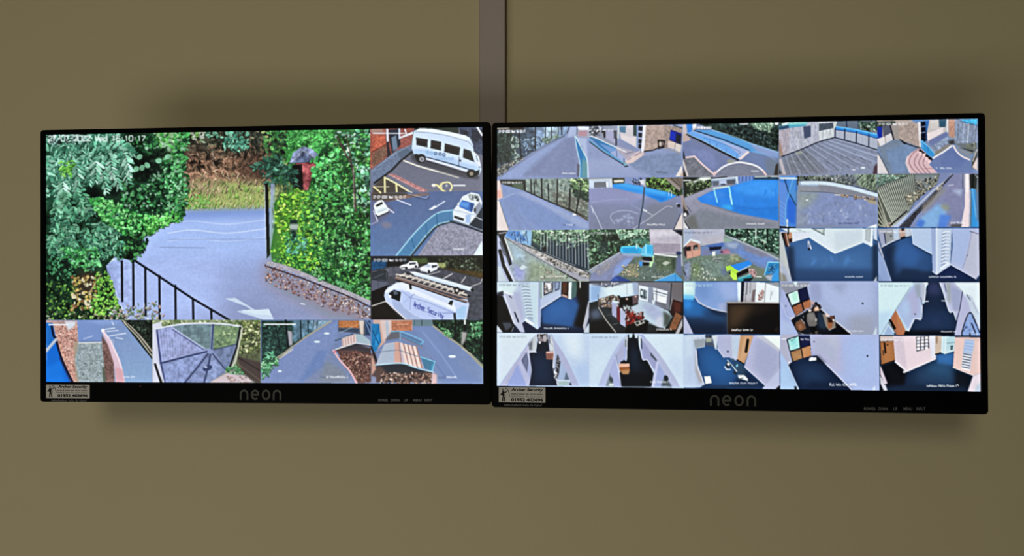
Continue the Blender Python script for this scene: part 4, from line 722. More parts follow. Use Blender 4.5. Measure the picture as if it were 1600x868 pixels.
def feed_r7(f):   # blue sports court with goal
    f.bg('8a8fb0', '70788c')
    f.P('45,55 450,55 440,185 60,340', '1c2c1c'); f.P('130,130 300,60 430,60 420,110 250,130 140,170', 'c8d8cc', 6); f.P('250,65 420,60 400,95 300,100', 'e4f0e4', 8); f.LV('100,120 430,90 430,180 100,310', 120, 16, 44, '3c5c30 6c9050 1a2a18 98b080 24381c', .55); f.L('150,115 260,90', 10, '3a4a34', .6)
    f.P('430,80 790,55 790,140 500,170 435,190', '9ab4e0'); f.P('440,110 540,105 530,165 450,180', '5c6a84', 3); f.P('630,95 760,85 750,150 640,155', '565f74', 2); f.P('530,110 630,95 640,160 540,160', 'b4c8f0', 3); f.L('430,92 790,55', 16, 'c4dcec'); f.L('770,60 785,140', 22, 'd4ecf8'); f.L('430,75 640,50', 10, '1c2430'); f.E(590, 155, 40, 8, '2c3c5c')
    f.P('790,50 1020,40 1000,90 880,120 800,140', '5c7cc8'); 
    for x in (830, 880, 930, 975): f.L([(x, 48), (x - 4, 120)], 14, '88a8ec', .8); f.L([(x + 22, 48), (x + 18, 110)], 8, '34509c', .7)
    f.P('1010,50 1340,40 1340,100 1000,95', '16304c'); f.L('1020,55 1340,48', 16, 'b4c8c8'); f.P('1190,50 1235,50 1235,85 1190,85', '1c2c34', 2)
    f.P('60,350 430,190 700,170 500,260 240,340 340,420 700,540 1340,640 1340,755 130,755 60,620', '9094b4', 4); f.P('60,340 430,195 600,190 300,290 110,400', '9a9cc0', 16); f.P('100,600 300,480 800,600 1340,680 1340,755 120,755', '7c869c', 24); f.N('60,350 430,190 700,540 1340,640 1340,755 130,755', .08, 30); f.P('70,620 200,560 260,755 130,755', '64685c', 16, .7)
    f.P('235,345 420,250 700,180 880,125 1000,95 1335,95 1335,650 1100,600 850,560 560,470 290,400', '2f86e8', 4); f.P('720,180 1000,100 1335,100 1335,330 900,300 740,240', '3f9cf8', 34); f.P('700,440 1335,470 1335,640 1000,580 720,510', '2a7edc', 20); f.P('300,320 520,240 620,280 560,340', '4290ec', 24); f.P('560,440 700,430 720,500 600,480', '3cacf0', 16); f.N('235,345 1000,95 1335,95 1335,650 560,470', .08, 60)
    f.L('700,440 1000,490 1330,470', 9, '1c68c8', .4, 6); f.LV('1150,220 1330,200 1330,360 1150,340', 14, 30, 90, '64b0f8 2474d8', .2, 40, 140, al=.5)
    f.L('460,205 670,185', 15, 'c0f4fc'); f.L('465,215 485,300 510,395', 17, '8aecf8'); f.L('670,185 690,300 712,425', 20, '90f4f8'); f.L('678,300 705,420', 7, 'e0ffff', .7)
    f.P('30,290 90,470 130,560 60,610 40,560', '2a2a30', 6); f.L('20,300 90,490', 34, 'b09890', .8); f.E(75, 565, 20, 26, 'e8ecf0'); f.L('100,450 155,530', 10, '2c3444', .7); f.P('40,640 130,755 90,755 40,690', 'dce4f0', 2); f.L('50,630 130,755', 14, '1c1e24', .8); f.P('0,560 50,600 90,755 0,755', 'd8d4d4', 3)
    f.L('55,102 150,102', 14, 'f4f8ff', .9); f.CAP(905, 1150, 680, 698, 'f0f4ff', '11 7')
def feed_r8(f):   # yard with blue gate
    f.bg('8496c8', '8296c8')
    f.P('300,90 1390,60 1390,300 1100,210 700,150 320,150', '6a7a78'); f.LV('320,90 1100,70 1050,200 500,150', 200, 18, 50, '7c9478 1c2420 aab8a0 3c4c3c c4ccb4 566a54', .45, 40, 140); f.P('1060,60 1390,60 1390,300 1150,210', '8aac84', 5); f.LV('1120,70 1390,70 1390,290 1180,210', 80, 30, 90, 'b4d4a4 7c9c7c 4c6850', .15, 110, 140)
    f.P('500,60 1180,60 1060,200 900,150', '7080a8', 30, .5); f.L('1190,70 1060,195', 12, '2c3444')
    f.P('60,90 320,80 300,790 60,790', '4284dc'); f.P('60,150 180,200 150,760 60,740', '5c90e4', 10); f.P('210,380 290,480 290,740 180,700 170,420', '2f6cd8', 10); f.P('190,110 300,110 290,440 210,320', '4a90dc', 8)
    for i in range(6): f.L([(62, 410 + i * 62), (150, 480 + i * 62)], 8, '86b8f4', .5)
    f.L('140,130 190,300 290,480', 12, '14304c'); f.L('260,100 190,340 155,500 148,760', 10, '6ab8f4'); f.L('60,112 320,112', 22, 'b8dcf0'); f.L('60,748 290,780', 10, 'a4c4f0', .7); f.P('60,760 290,775 290,795 60,795', '2c2438'); f.L('295,80 300,790', 9, '3a6cb0'); f.P('162,670 186,670 182,775 164,775', 'c8dce4'); f.L('320,90 318,200', 20, '1c2824')
    f.P('320,150 700,150 1000,220 1390,320 1390,420 1000,330 700,290 320,290', '8c94a8', 3); f.P('340,160 560,150 600,220 340,210', '90b4e4', 8); f.P('600,210 1000,250 1390,380 1390,410 1000,340 620,280', '8a88a0', 6); f.L('380,180 700,185 1000,240 1390,345', 46, 'c8e4f4'); f.L('330,145 640,145 1000,200 1390,310', 9, '303c44'); f.N('320,150 700,150 1390,320 1390,420 700,290 320,290', .1, 20)
    f.P('310,300 700,300 1050,360 1390,430 1390,760 1230,790 300,790', '8094cc', 3); f.P('310,300 620,310 480,480 330,560', '8ea49c', 34, .8); f.P('310,560 480,620 420,790 300,790', '8a9cb4', 30, .7); f.N('310,300 1390,430 1390,760 300,790', .14, 46); f.LV('330,360 1380,470 1380,740 330,760', 70, 20, 60, 'a0b0e0 6c80b4 b4c0e4', .5, al=.4)
    f.L('350,292 700,305 1000,350 1390,410', 9, '4c4844', .7); f.L('820,340 900,340', 16, 'dcd4d0'); f.LV('900,330 1390,390 1390,440 930,365', 70, 12, 34, 'a8886c c8a480 6a5444 e0ccb4', .5); f.P('1250,400 1390,430 1390,470 1280,450', 'b0a078', 8); f.E(440, 410, 16, 14, 'd0e4ec'); f.E(900, 560, 14, 14, 'b0c8ec', al=.8); f.P('620,740 1230,790 300,790 300,740', '8090b4', 10, .7)
    f.P('1230,790 1390,735 1390,790', 'e4f4f4', 2); f.L('90,122 310,125', 14, 'e8f8f8', .7); f.CAP(870, 1150, 712, 732, '3c4a80', '3 8 4', .9)
def feed_r9(f):   # slatted fence
    f.bg('7888c0', '7c94cc')
    f.P('50,60 900,55 860,180 500,480 250,760 120,790 50,790', '5a6454'); f.P('560,60 880,60 860,170 640,310 520,350', '7c8c94', 14); f.LV('500,150 880,80 850,200 500,470', 160, 16, 44, '8a8c74 b4b090 5c6050 c8c4a8 3c4038', .5); f.P('60,60 560,60 500,250 60,240', '6c8a84', 20, .7); f.LV('60,70 460,80 400,130 60,210', 70, 24, 60, '8cc4a4 5c9078 a8d8b8', .4)
    for i in range(19):
        t = i / 18; x0 = 50 + 480 * t; y0 = 240 - 180 * t; x1 = 60 + 470 * t + 130 - 100 * t; y1 = 800 - 400 * t ** 1.15
        f.L([(x0, y0), (x1 + 110 - 100 * t, y1)], 20 - 11 * t, 'c4d0b4', .95); f.L([(x0 + 16 - 6 * t, y0), (x1 + 127 - 106 * t, y1)], 15 - 8 * t, '20282c', .95)
    for k in range(5): f.L([(55, 360 + k * 95), (200 - k * 16, 770)], 16, 'b8c0a0', .9); f.L([(55, 395 + k * 95), (182 - k * 16, 790)], 14, '161c1c', .9)
    f.L('60,240 250,150 460,85', 10, '2c3c38'); f.LV('430,360 700,240 640,340 470,490', 90, 16, 40, 'c0b890 8c8868 6a6450 e0d8b8', .55); f.LV('180,730 260,700 250,780 150,790', 20, 20, 44, 'd8c8b0 a89880', .55)
    f.L('230,750 450,560', 20, '1a1c34'); f.P('240,790 640,440 860,230 900,200 700,400 480,600 330,790', 'b0c4ec'); f.L('560,520 820,270 1000,130 1060,60', 16, 'bcc4d8'); f.P('330,790 480,640 700,430 880,240 1060,60 1085,65 960,200 800,410 590,620 480,790', '3a3c4c', 2); f.N('330,790 700,430 1060,60 1085,65 590,620 480,790', .35, 26); f.LV('850,260 960,170 900,280 840,310', 20, 16, 40, 'c8c0b0 8c8478', .6)
    f.P('490,790 800,420 1085,65 1260,60 1250,300 1200,790', '8088bc'); f.P('900,380 1060,180 1200,200 1220,560 1120,560', '8286ba', 26); f.P('640,640 880,450 1000,560 860,790 560,790', '7eb4ec', 20); f.P('560,760 620,660 700,700 660,790', '4c80dc', 14); f.P('900,600 1060,620 980,790 870,790', '5486e0', 16); f.P('900,480 1010,470 1030,540 960,550', '8c9c8c', 14); f.P('660,480 900,260 1000,260 860,400 660,600', '988c84', 18, .7); f.N('490,790 1085,65 1260,60 1200,790', .1, 40); f.P('1060,280 1210,260 1180,360', 'b4c8f0', 16, .7); f.L('1010,215 1080,205', 12, 'c8d0e4', .8)
    f.P('1190,60 1300,60 1320,250 1220,250', 'a0a4c8', 6); f.L('1210,60 1212,250', 18, '5c648c'); f.P('1245,55 1295,55 1300,420 1290,790 1180,790 1235,500', 'f0d8e0', 2); f.P('1245,60 1290,60 1290,300 1250,320', 'f4e8ec', 6); f.P('1300,60 1415,60 1420,790 1290,790 1310,400', '64707a'); f.P('1300,60 1410,60 1390,260 1310,260', '2c3430', 6); f.L('1380,70 1410,110', 8, 'c8ccc8'); f.L('1350,60 1345,240', 14, '10181c')
    f.P('1320,250 1380,260 1415,480 1420,790 1320,790 1330,500', '3a94d8', 3); f.L('1340,260 1390,640', 14, '7cc0f0', .8); f.P('1380,300 1420,300 1420,700 1400,700', '567ca8', 6); f.L('1310,280 1300,790', 16, 'a8c4e8', .8); f.P('1060,735 1200,735 1180,785 1040,785', '5c5c6c', 6)
    f.CAP(1040, 1245, 705, 728, 'f0f4ff', '5 8')
def feed_r10(f):  # sloping ground by palisade fence
    f.bg('9ab4c4', '94a88c')
    f.P('160,90 640,85 560,290 420,260 220,180', '7ab0ec'); f.P('230,100 400,95 380,240 240,170', '5a90dc', 8); f.P('400,95 600,95 560,270 440,260', '8cc4f0', 10); f.LV('280,110 520,100 480,260 320,200', 40, 20, 60, '3f78c8 a8d4f4 6aa4e4', .3, 60, 120)
    for x in (330, 400, 490): f.L([(x, 100), (x + 30, 260)], 9, '2c4c84')
    f.P('580,85 1390,80 1390,640 1180,600 740,400 560,290', '24404c'); f.P('580,85 1390,80 1390,260 760,300 600,250', '5c9468', 20); f.LV('590,85 1390,80 1390,230 1000,280 700,330 600,220', 240, 20, 56, '8cc48c b4e4b0 5c9068 3c6a50 a0d49c 284838', .5); f.P('780,200 1340,280 1340,600 1180,590 800,390', '1f3850', 14, .85); f.LV('1320,250 1390,220 1390,560 1330,520', 40, 22, 50, '3c6a54 84b894 1c3830', .5)
    for i in range(16):
        x = 700 + i * 42; y0 = 100 + (i * 53) % 90; f.L([(x, y0), (x - 5 + i, 350 + i * 17)], 10, ('b4ccd4', '8caab8', 'd0dce0')[i % 3], .75); f.L([(x + 18, 110), (x + 14 + i, 360 + i * 17)], 13, '0f2030', .85)
    f.LV('640,90 1340,90 1320,230 900,260', 70, 24, 56, 'a8dcb0 7cb88c c4ecc8 5c9870', .45); f.LV('900,180 1220,200 1200,320 930,340', 26, 22, 44, '9cc8b0 7ca890', .45); f.E(745, 340, 20, 44, '10161c', 10)
    f.P('220,180 430,260 740,400 1200,600 1390,680 1390,770 1180,760 860,570 520,400 220,210', 'a8a4b8', 3); f.P('420,270 740,410 1180,600 1390,690 1390,720 1000,600 700,470', 'c0bcb8', 8); f.N('220,180 740,400 1390,680 1390,770 860,570', .3, 30); f.LV('500,300 1390,680 1390,760 900,560', 120, 14, 40, 'd4d0c8 7c7870 a8a49c 4c4c4c', .5)
    f.L('440,270 740,390 1180,580 1390,680', 11, '24303c'); f.L('220,185 520,385 860,580 1060,690 1200,760', 10, '34384c'); f.L('720,370 1160,560', 8, 'b8c4d4', .7); f.L('900,600 1190,765', 18, '22222e', .9)
    f.P('220,190 540,400 860,580 1150,770 320,770 300,560', '94b0b0', 6); f.P('230,220 460,370 480,520 340,480', '9cc0d8', 26); f.P('330,540 480,600 470,770 340,760 300,600', '9ca8ec', 30); f.P('560,480 860,600 1100,770 520,770', '8aa47c', 30, .9); f.N('220,190 860,580 1150,770 320,770', .15, 40)
    f.P('400,600 450,550 515,580 440,620', 'c8e4f0', 4); f.L('430,440 480,420', 18, 'b4d8ec', .8); f.LV('680,550 1060,680 1050,760 700,740', 80, 12, 34, 'b0b494 d4c4bc 8ca474 b89c94 6c8c5c', .5); f.L('690,550 740,610', 9, 'a0d88c', .8)
    f.P('100,90 250,90 190,180 110,150', '2a242c', 3); f.L('130,125 230,110', 16, 'b4b8c4', .8); f.P('100,160 210,180 320,500 300,560 240,640 350,775 100,775', 'a0b4e0', 4); f.P('120,150 200,170 305,540 270,565', '181c28', 2); f.L('150,200 260,500', 9, '7a8490', .8); f.L('205,190 310,480', 16, 'e4e8e4'); f.P('100,180 140,200 200,430 300,640 350,775 240,775 150,560 110,420', 'b0bce4', 3); f.L('140,360 190,560 290,770', 46, '04060c'); f.L('140,240 200,420', 12, '2a2c34'); f.P('110,560 150,580 230,775 110,775', 'c0d4e4', 3); f.L('210,530 330,770', 16, 'dce4f4', .8)
    f.L('100,100 110,775', 10, '20242c', .6); f.CAP(690, 1045, 694, 716, 'eaf8f0', '3 7 9', .85)
def feed_r11(f):  # garden with blue play equipment
    f.bg('5a7060', '62786c')
    f.P('60,75 900,75 900,290 500,320 490,380 60,620', '1f4230'); f.LV('60,80 900,75 890,260 500,310 480,380 80,600', 330, 26, 70, '3c7448 7cc088 1c3c2c 58985c 0f241c 9cd4a0 2c5a40', .45); f.P('250,150 500,150 480,220 260,240', '0d1814', 16, .8); f.P('190,260 330,250 320,400 200,420', '1a3438', 16, .7); f.P('640,180 890,190 890,280 660,260', '4c9880', 20, .7)
    f.LV('430,80 860,80 850,160 520,200', 80, 30, 80, '90d0a4 b4e4bc 5c9c78', .35)
    f.P('890,70 1335,70 1335,420 960,400 930,290 900,280', 'c4b4cc'); f.P('900,80 1330,80 1330,150 900,190', 'd8cce0', 16); f.P('940,260 1320,260 1320,390 950,390', 'a894b0', 12); f.N('890,70 1335,70 1335,420 900,400', .14, 30); f.L('930,240 1330,258', 7, 'e0d4e8', .8)
    f.P('1200,75 1335,75 1335,160 1280,130', '3c4058', 3); f.P('1240,85 1335,95 1335,150', '14182c', 4)
    f.P('60,640 490,385 500,410 120,680', '8a9cc0'); f.L('70,625 490,380', 14, 'b4bcd0'); f.P('100,680 500,410 700,430 640,510 480,660 360,770 80,770', '7f8cc0'); f.P('160,620 480,420 540,420 360,600 200,720', '9490a8', 14, .7); f.P('420,600 560,470 700,450 560,620 400,720', '84a4e8', 16); f.N('100,680 500,410 700,430 360,770', .14, 30); f.LV('120,590 420,440 300,640 150,700', 50, 14, 36, 'a89898 7c7c98 b8a89c', .5, al=.6)
    f.P('500,660 700,430 960,420 1330,440 1330,760 500,760', '587468', 4); f.P('960,440 1260,450 1240,640 1000,640', '54704c', 20); f.N('500,660 700,430 1330,440 1330,760 500,760', .2, 30); f.P('600,600 700,560 740,700 600,720', '8c9060', 18); f.LV('520,560 760,540 740,720 520,710', 70, 14, 36, 'b8ac78 c8a898 7c9468 d8d0a0 948c6c', .55); f.P('1260,440 1335,440 1335,720 1240,640', '6474a8', 14); f.P('1190,470 1250,450 1240,620 1200,600', '38503c', 10); f.LV('760,620 1200,600 1180,720 760,720', 50, 10, 26, '84a090 a4b8b0 6c8c78', .5)
    f.P('1060,530 1120,500 1180,520 1110,560', 'b4c4a8', 3); f.L('960,405 1260,440', 22, 'dce4e4'); f.L('1320,180 1335,560', 16, 'c8c8e4')
    f.P('490,350 520,300 720,290 790,330 770,400 520,405', '2fb0e8'); f.P('530,320 740,320 740,390 540,395', '28a0dc', 4); f.L('510,310 720,300 780,330', 12, '6ce0fc'); f.L('510,310 520,395', 12, '5cd4f4'); f.L('715,280 720,330', 16, 'b8e8f8'); f.P('490,390 780,400 780,440 560,430', '8cb0dc', 6)
    f.P('780,340 840,270 940,280 950,440 870,440 780,430', '5cc4ec', 2); f.P('860,290 920,295 920,390 860,395', '38b4e8', 2); f.L('840,270 845,420', 14, '8ce8fc'); f.L('780,400 950,440', 20, '74d0f0'); f.L('935,290 945,430', 10, '3c9cd0')
    f.P('790,445 920,450 930,500 800,490', '1c1830'); f.L('790,495 920,515', 14, 'a8a8d0'); f.P('750,500 800,510 790,570 755,565', '4a94e0'); f.P('800,520 890,520 890,560 810,560', '0f1820', 3); f.P('895,510 950,500 920,580 890,575', 'b4e8a0', 2); f.L('945,430 945,500', 16, 'b8e894')
    f.P('350,775 430,700 500,710 640,775', '3a5cb4', 2); f.P('440,705 490,705 640,770 480,770', '2c4898', 6); f.P('900,790 1240,660 1335,750 1335,790', '4aa0e0', 2); f.L('1240,665 1245,780', 7, '2c70b0'); f.L('940,780 1240,665', 9, '8cd0f0'); f.E(1290, 395, 40, 26, '2c4474'); f.L('140,780 370,780', 10, '7c4c58', .8); f.E(820, 728, 10, 10, 'c8dcd0')
    f.TS(95, 410, 112, 134, 'e8f4ec', .75); f.CAP(925, 1090, 704, 722, 'f0f8f4', '6 7', .8)
def feed_r12(f):  # playground with house and table
    f.bg('6a8478', '5c7870')
    f.P('45,65 610,65 600,250 280,290 50,300', 'b4b4d4'); f.P('50,70 200,70 160,220 50,290', 'a4b8dc', 14); f.P('280,200 600,120 600,250 290,290', 'c0b4cc', 14); f.N('45,65 610,65 600,250 280,290', .1, 40)
    f.P('610,65 1345,60 1345,410 1140,350 900,250 620,150', '1f4838'); f.LV('620,70 1340,65 1340,400 1150,340 850,220', 250, 24, 64, '4c8c6c 84c8a0 1a3c30 2c5c48 a8dcb8 0f241c 5c9c7c', .5); f.L('1035,70 1030,200', 16, 'c8f0d4'); f.L('920,80 925,230', 16, '10241c'); f.L('1190,70 1190,240', 22, '122c24')
    f.P('610,150 760,190 900,260 1140,360 1345,460 1345,500 1000,360 700,220', '8ca0b8'); f.L('620,150 900,262 1345,470', 12, 'b8c8d4', .8); f.L('620,175 900,290 1200,420', 7, '4c5c74', .6); f.P('600,170 720,210 690,260 600,250', '84b09c', 6)
    f.P('280,300 600,250 740,230 1345,500 1345,760 1100,600 800,430 560,420 290,440', '6c88c0', 5); f.P('760,340 1000,330 1345,510 1320,560 1120,560 820,440', '6a90d8', 20); f.P('860,300 1100,360 1240,440 1100,440 900,360', '947c94', 16, .7); f.P('620,240 800,260 760,330 640,310', '98b0d8', 14); f.N('280,300 740,230 1345,500 1345,760 800,430', .14, 34)
    f.P('80,470 290,430 560,410 760,400 850,480 640,560 700,760 50,775 50,520', '6a8870', 6); f.P('150,540 260,520 300,700 160,720', '6c8c50', 24, .8); f.P('300,480 620,450 600,720 320,740', '6a8c80', 30, .8); f.P('50,520 150,500 140,760 50,775', '8090c4', 20, .9); f.P('700,410 820,430 800,500 660,520', '94a470', 14, .8); f.N('50,470 850,420 700,760 50,775', .22, 26); f.P('560,580 640,600 640,700 560,690', '5c78a8', 16, .7)
    f.LV('180,580 490,640 490,770 180,740', 26, 14, 40, 'e0ecd4 c4d8b4 f0f4e4', .4, 60, 130); f.LV('420,440 560,440 540,520 430,500', 16, 12, 34, 'b0b8b0 8c94a0', .5); f.P('940,560 1150,600 1160,700 1040,740 960,640', '70846c', 10)
    f.P('50,310 150,205 270,240 290,380 270,430 90,470 50,400', 'c88c7c'); f.P('50,300 90,290 95,465 60,420', '40303c', 2); f.P('85,310 150,295 150,360 90,362', '17121c'); f.P('180,290 245,275 255,335 185,350', '2a242c'); f.P('200,315 250,310 250,340 200,350', '8c8c7c', 3); f.P('95,370 280,345 280,420 95,465', 'dc9c84', 2); f.N('95,370 280,345 280,420 95,465', .12, 14); f.L('170,365 178,445', 5, 'a8685c'); f.P('40,320 140,195 280,230 275,265 150,225 60,310', 'c4dcec', 2); f.L('60,300 150,210 275,250', 14, 'e4f4f8')
    f.P('340,290 590,245 600,300 420,330', '4a70c0', 4); f.P('400,310 570,300 560,340 410,360', '101840', 3); f.L('400,340 430,380', 14, '1c2c68'); f.P('440,375 485,370 480,430 445,430', 'f4f8dc', 3); f.P('560,350 660,330 690,390 600,410 540,390', 'b46c90', 8); f.E(650, 385, 40, 20, 'c88098', al=.8); f.E(570, 375, 18, 14, '4c2c64'); f.P('330,360 420,350 400,400 320,420', '8878b0', 10); f.P('680,400 780,410 700,440', 'b0a0a0', 8)
    f.P('690,560 940,490 985,540 800,635', '2f8ce8'); f.P('620,570 690,560 800,640 770,690 690,670 690,620 640,640', 'b0e44c'); f.P('690,640 780,690 775,755 730,755 685,700', 'c0f058'); f.P('770,665 930,590 940,650 780,720', '131820', 2); f.L('800,640 960,560', 12, 'b8d4f0'); f.E(680, 665, 12, 16, '1c3428')
    f.P('930,600 1000,610 1045,660 1030,720 950,700', 'd8a8a8', 3); f.LV('930,600 1045,620 1040,720 940,700', 24, 16, 40, 'f0d0c8 8c5c60 c48890 e8b8b0', .45); f.P('790,730 960,680 980,720 870,775 790,775', '2a94a8', 2); f.L('800,740 960,680', 10, '7cdce4'); f.P('870,740 1000,725 960,775 860,775', '101828', 3); f.L('1040,710 1110,715', 12, 'e0f0e4')
    f.P('1195,510 1345,515 1345,650 1150,690', '2c84c4'); f.L('1200,515 1345,520', 14, '8ce4f8'); f.L('1200,515 1150,690', 14, '74d4f4'); f.LV('1210,550 1320,550 1310,670 1190,660', 26, 16, 50, '1c4c88 5cb4e8 2464a4', .35); f.P('1340,590 1345,785 1240,785 1250,700', '3c9ce4', 2); f.P('1150,700 1260,690 1240,770 1200,750', 'a4b8d4', 6); f.L('40,590 80,690', 12, '1a2038', .8)
    f.TS(70, 440, 106, 122, '4c5478', .7)
def feed_r13(f):  # blue hall floor, white corner
    f.bg('3a78c8', '2f68b4')
    f.P('300,350 1200,400 1300,600 400,620', '3f82d4', 60, .7); f.P('240,600 1390,620 1390,790 240,790', '1c4484', 34, .7); f.P('160,300 260,300 280,790 180,790', '16305c', 24, .9); f.P('1330,300 1400,250 1400,790 1340,790', '10284c', 24, .9); f.LV('500,400 1100,420 1100,560 500,560', 14, 50, 140, '4f92e0 3470c0', .4, al=.35)
    f.P('90,60 520,55 490,175 240,245 200,110', 'd4ecf4'); f.P('250,110 480,105 470,170 250,235', 'd8e4fa', 4); f.L('300,70 420,105', 8, '8ca4b0', .7); f.L('345,60 350,110', 6, '9cb4c0', .7); f.L('240,110 480,105', 5, 'a8bcc8', .7)
    f.P('480,60 1200,55 1210,245 820,400 480,170', 'd0e8f2'); f.P('820,100 1200,60 1200,240 830,380', 'c4dcec', 20); f.P('500,90 690,90 820,390 490,170', 'd4eaf8', 16); f.P('510,60 685,60 680,150', '8ca8a8', 2); f.P('560,65 660,65 655,120', 'c8dcd8', 3); f.L('510,60 680,148', 9, '5c6c6c')
    f.L('480,178 820,395 1200,245', 12, 'ecfafc'); f.P('1195,60 1345,55 1330,300 1310,300 1190,245', 'd4e8f4'); f.P('1235,65 1310,60 1295,245 1230,215', 'a4b8c4', 2); f.P('1245,80 1300,75 1285,225 1240,205', 'b4c4cc', 3); f.L('1320,60 1305,300', 14, 'e4f4fc'); f.P('1345,55 1395,50 1395,230 1345,200', 'ccdcf4', 3); f.L('1345,205 1395,235', 12, '243c68')
    f.P('60,110 100,110 190,560 240,785 60,785', 'b4c0d0'); f.P('60,110 90,120 160,400 190,560 140,560 70,400', 'b8c4c4', 4); f.P('60,560 130,560 240,770 220,790 60,790', 'a8b8d8', 8); f.P('70,650 150,690 180,790 70,790', '888c84', 10); f.L('95,600 105,760', 10, 'd0d4cc', .7)
    f.P('90,120 190,110 200,300 150,310', '1c1418', 2); f.P('120,110 160,120 195,300 160,280', '6c3c30', 2); f.P('180,110 235,110 245,235 200,250', 'c88c68', 2); f.P('195,200 240,190 240,245 200,250', '3c1c18', 4); f.L('160,120 195,295', 14, 'e8b890'); f.L('90,105 190,105', 12, 'e8dce0', .8); f.L('188,60 190,130', 18, '202024')
    f.L('462,235 495,330', 22, 'd0d8f0'); f.L('455,240 458,310', 10, 'e4c8d8', .8); f.E(472, 338, 16, 16, '0c1430'); f.L('470,260 474,320', 6, '2c4c90')
    f.carpet()
    f.P('1340,780 1390,700 1390,790', 'a8bcd4', 3); f.CAP(958, 1205, 704, 720, 'f0f6ff', '10 7')
def feed_r14(f):  # dark blue hall with white stairs
    f.bg('2a64b4', '1f4c90')
    f.P('180,350 400,250 560,300 700,500 500,600 300,520', '2f70cc', 50, .8); f.P('110,320 300,250 260,500 320,770 240,770', '0f2448', 34, .9); f.P('400,600 1430,700 1430,775 240,775', '122a54', 24, .8); f.P('780,600 1050,560 1380,740 860,760', '132c6c', 10); f.P('600,480 780,420 790,620 640,640', '2458a4', 30, .8)
    f.P('55,60 510,55 510,160 360,190 110,310', '9ca8bc'); f.P('60,110 150,110 170,270 110,310', '9ca8d0', 5); f.P('150,110 270,105 270,210 170,250', '909aa0', 4); f.L('145,120 165,260', 14, '2c3468'); f.P('265,60 345,58 340,190 275,205', 'b4cdec', 3); f.P('345,60 430,58 430,170 360,190', 'c89c8c', 3); f.P('375,55 415,55 410,85 380,85', '141420', 3); f.P('430,58 510,55 515,155 435,165', 'b8c8e0', 3); f.P('360,180 430,160 430,185 360,200', '0c1024', 3); f.E(235, 160, 12, 10, '404858'); f.L('110,310 250,235 360,190', 12, 'd4e0f4'); f.L('110,325 360,210 510,160', 10, '101c3c')
    f.P('505,55 800,55 790,410 540,270 520,170', 'a8c8f4'); f.P('510,60 780,58 770,330 560,250', 'b0ccf4', 14); f.L('515,60 535,265 790,405', 10, 'd0e4fc'); f.L('540,285 785,420', 8, '0f2450')
    f.P('780,55 860,55 880,670 850,685 800,640', '98b0e4'); f.P('850,55 1060,55 1040,550 860,685', 'bcd4f4'); f.L('855,60 855,675', 22, 'd0e4fa'); f.P('920,60 1050,60 1030,520 910,590', 'b0c8ec', 3)
    for i in range(10):
        y = 110 + i * 46; f.L([(940 - i * 2, y + 6), (985 - i * 2, y - 12), (1030 - i * 2, y - 6)], 15, 'dcecfc'); f.L([(932 - i * 2, y + 30), (980 - i * 2, y + 8)], 9, '6c84b8', .8)
    f.P('905,590 1010,520 1030,530 900,620', 'e4f4fc', 2); f.L('800,640 850,680 1045,550', 12, 'd0e0f8')
    f.P('1060,55 1430,55 1430,690 1385,745 1040,550 1080,300', 'acbcec'); f.P('1080,60 1330,60 1230,560 1060,500', 'a4bcf0', 16); f.P('1330,100 1430,130 1430,690 1385,745 1210,610', 'bcbce0', 8); f.L('1330,110 1275,400 1205,600', 10, '8894c8', .8); f.L('1305,95 1415,130', 8, '4c5074'); f.L('1045,548 1390,742', 10, 'd4dcf8'); f.L('1040,565 1380,752', 8, '0c1838'); f.E(1270, 425, 12, 12, '7880a8')
    f.P('55,220 135,465 240,775 55,775', '7e9cd4'); f.L('60,230 130,450', 18, 'b8bcd4'); f.L('60,320 120,450', 6, '20304c'); f.P('55,340 140,480 245,775 130,775 60,640', '88a4dc', 5); f.L('140,480 240,770', 8, 'c8d4f0', .8)
    f.carpet()
    f.TS(80, 480, 94, 112, 'f0f4ff', .85); f.CAP(750, 1125, 704, 722, 'f0f4ff', '9 11 2')
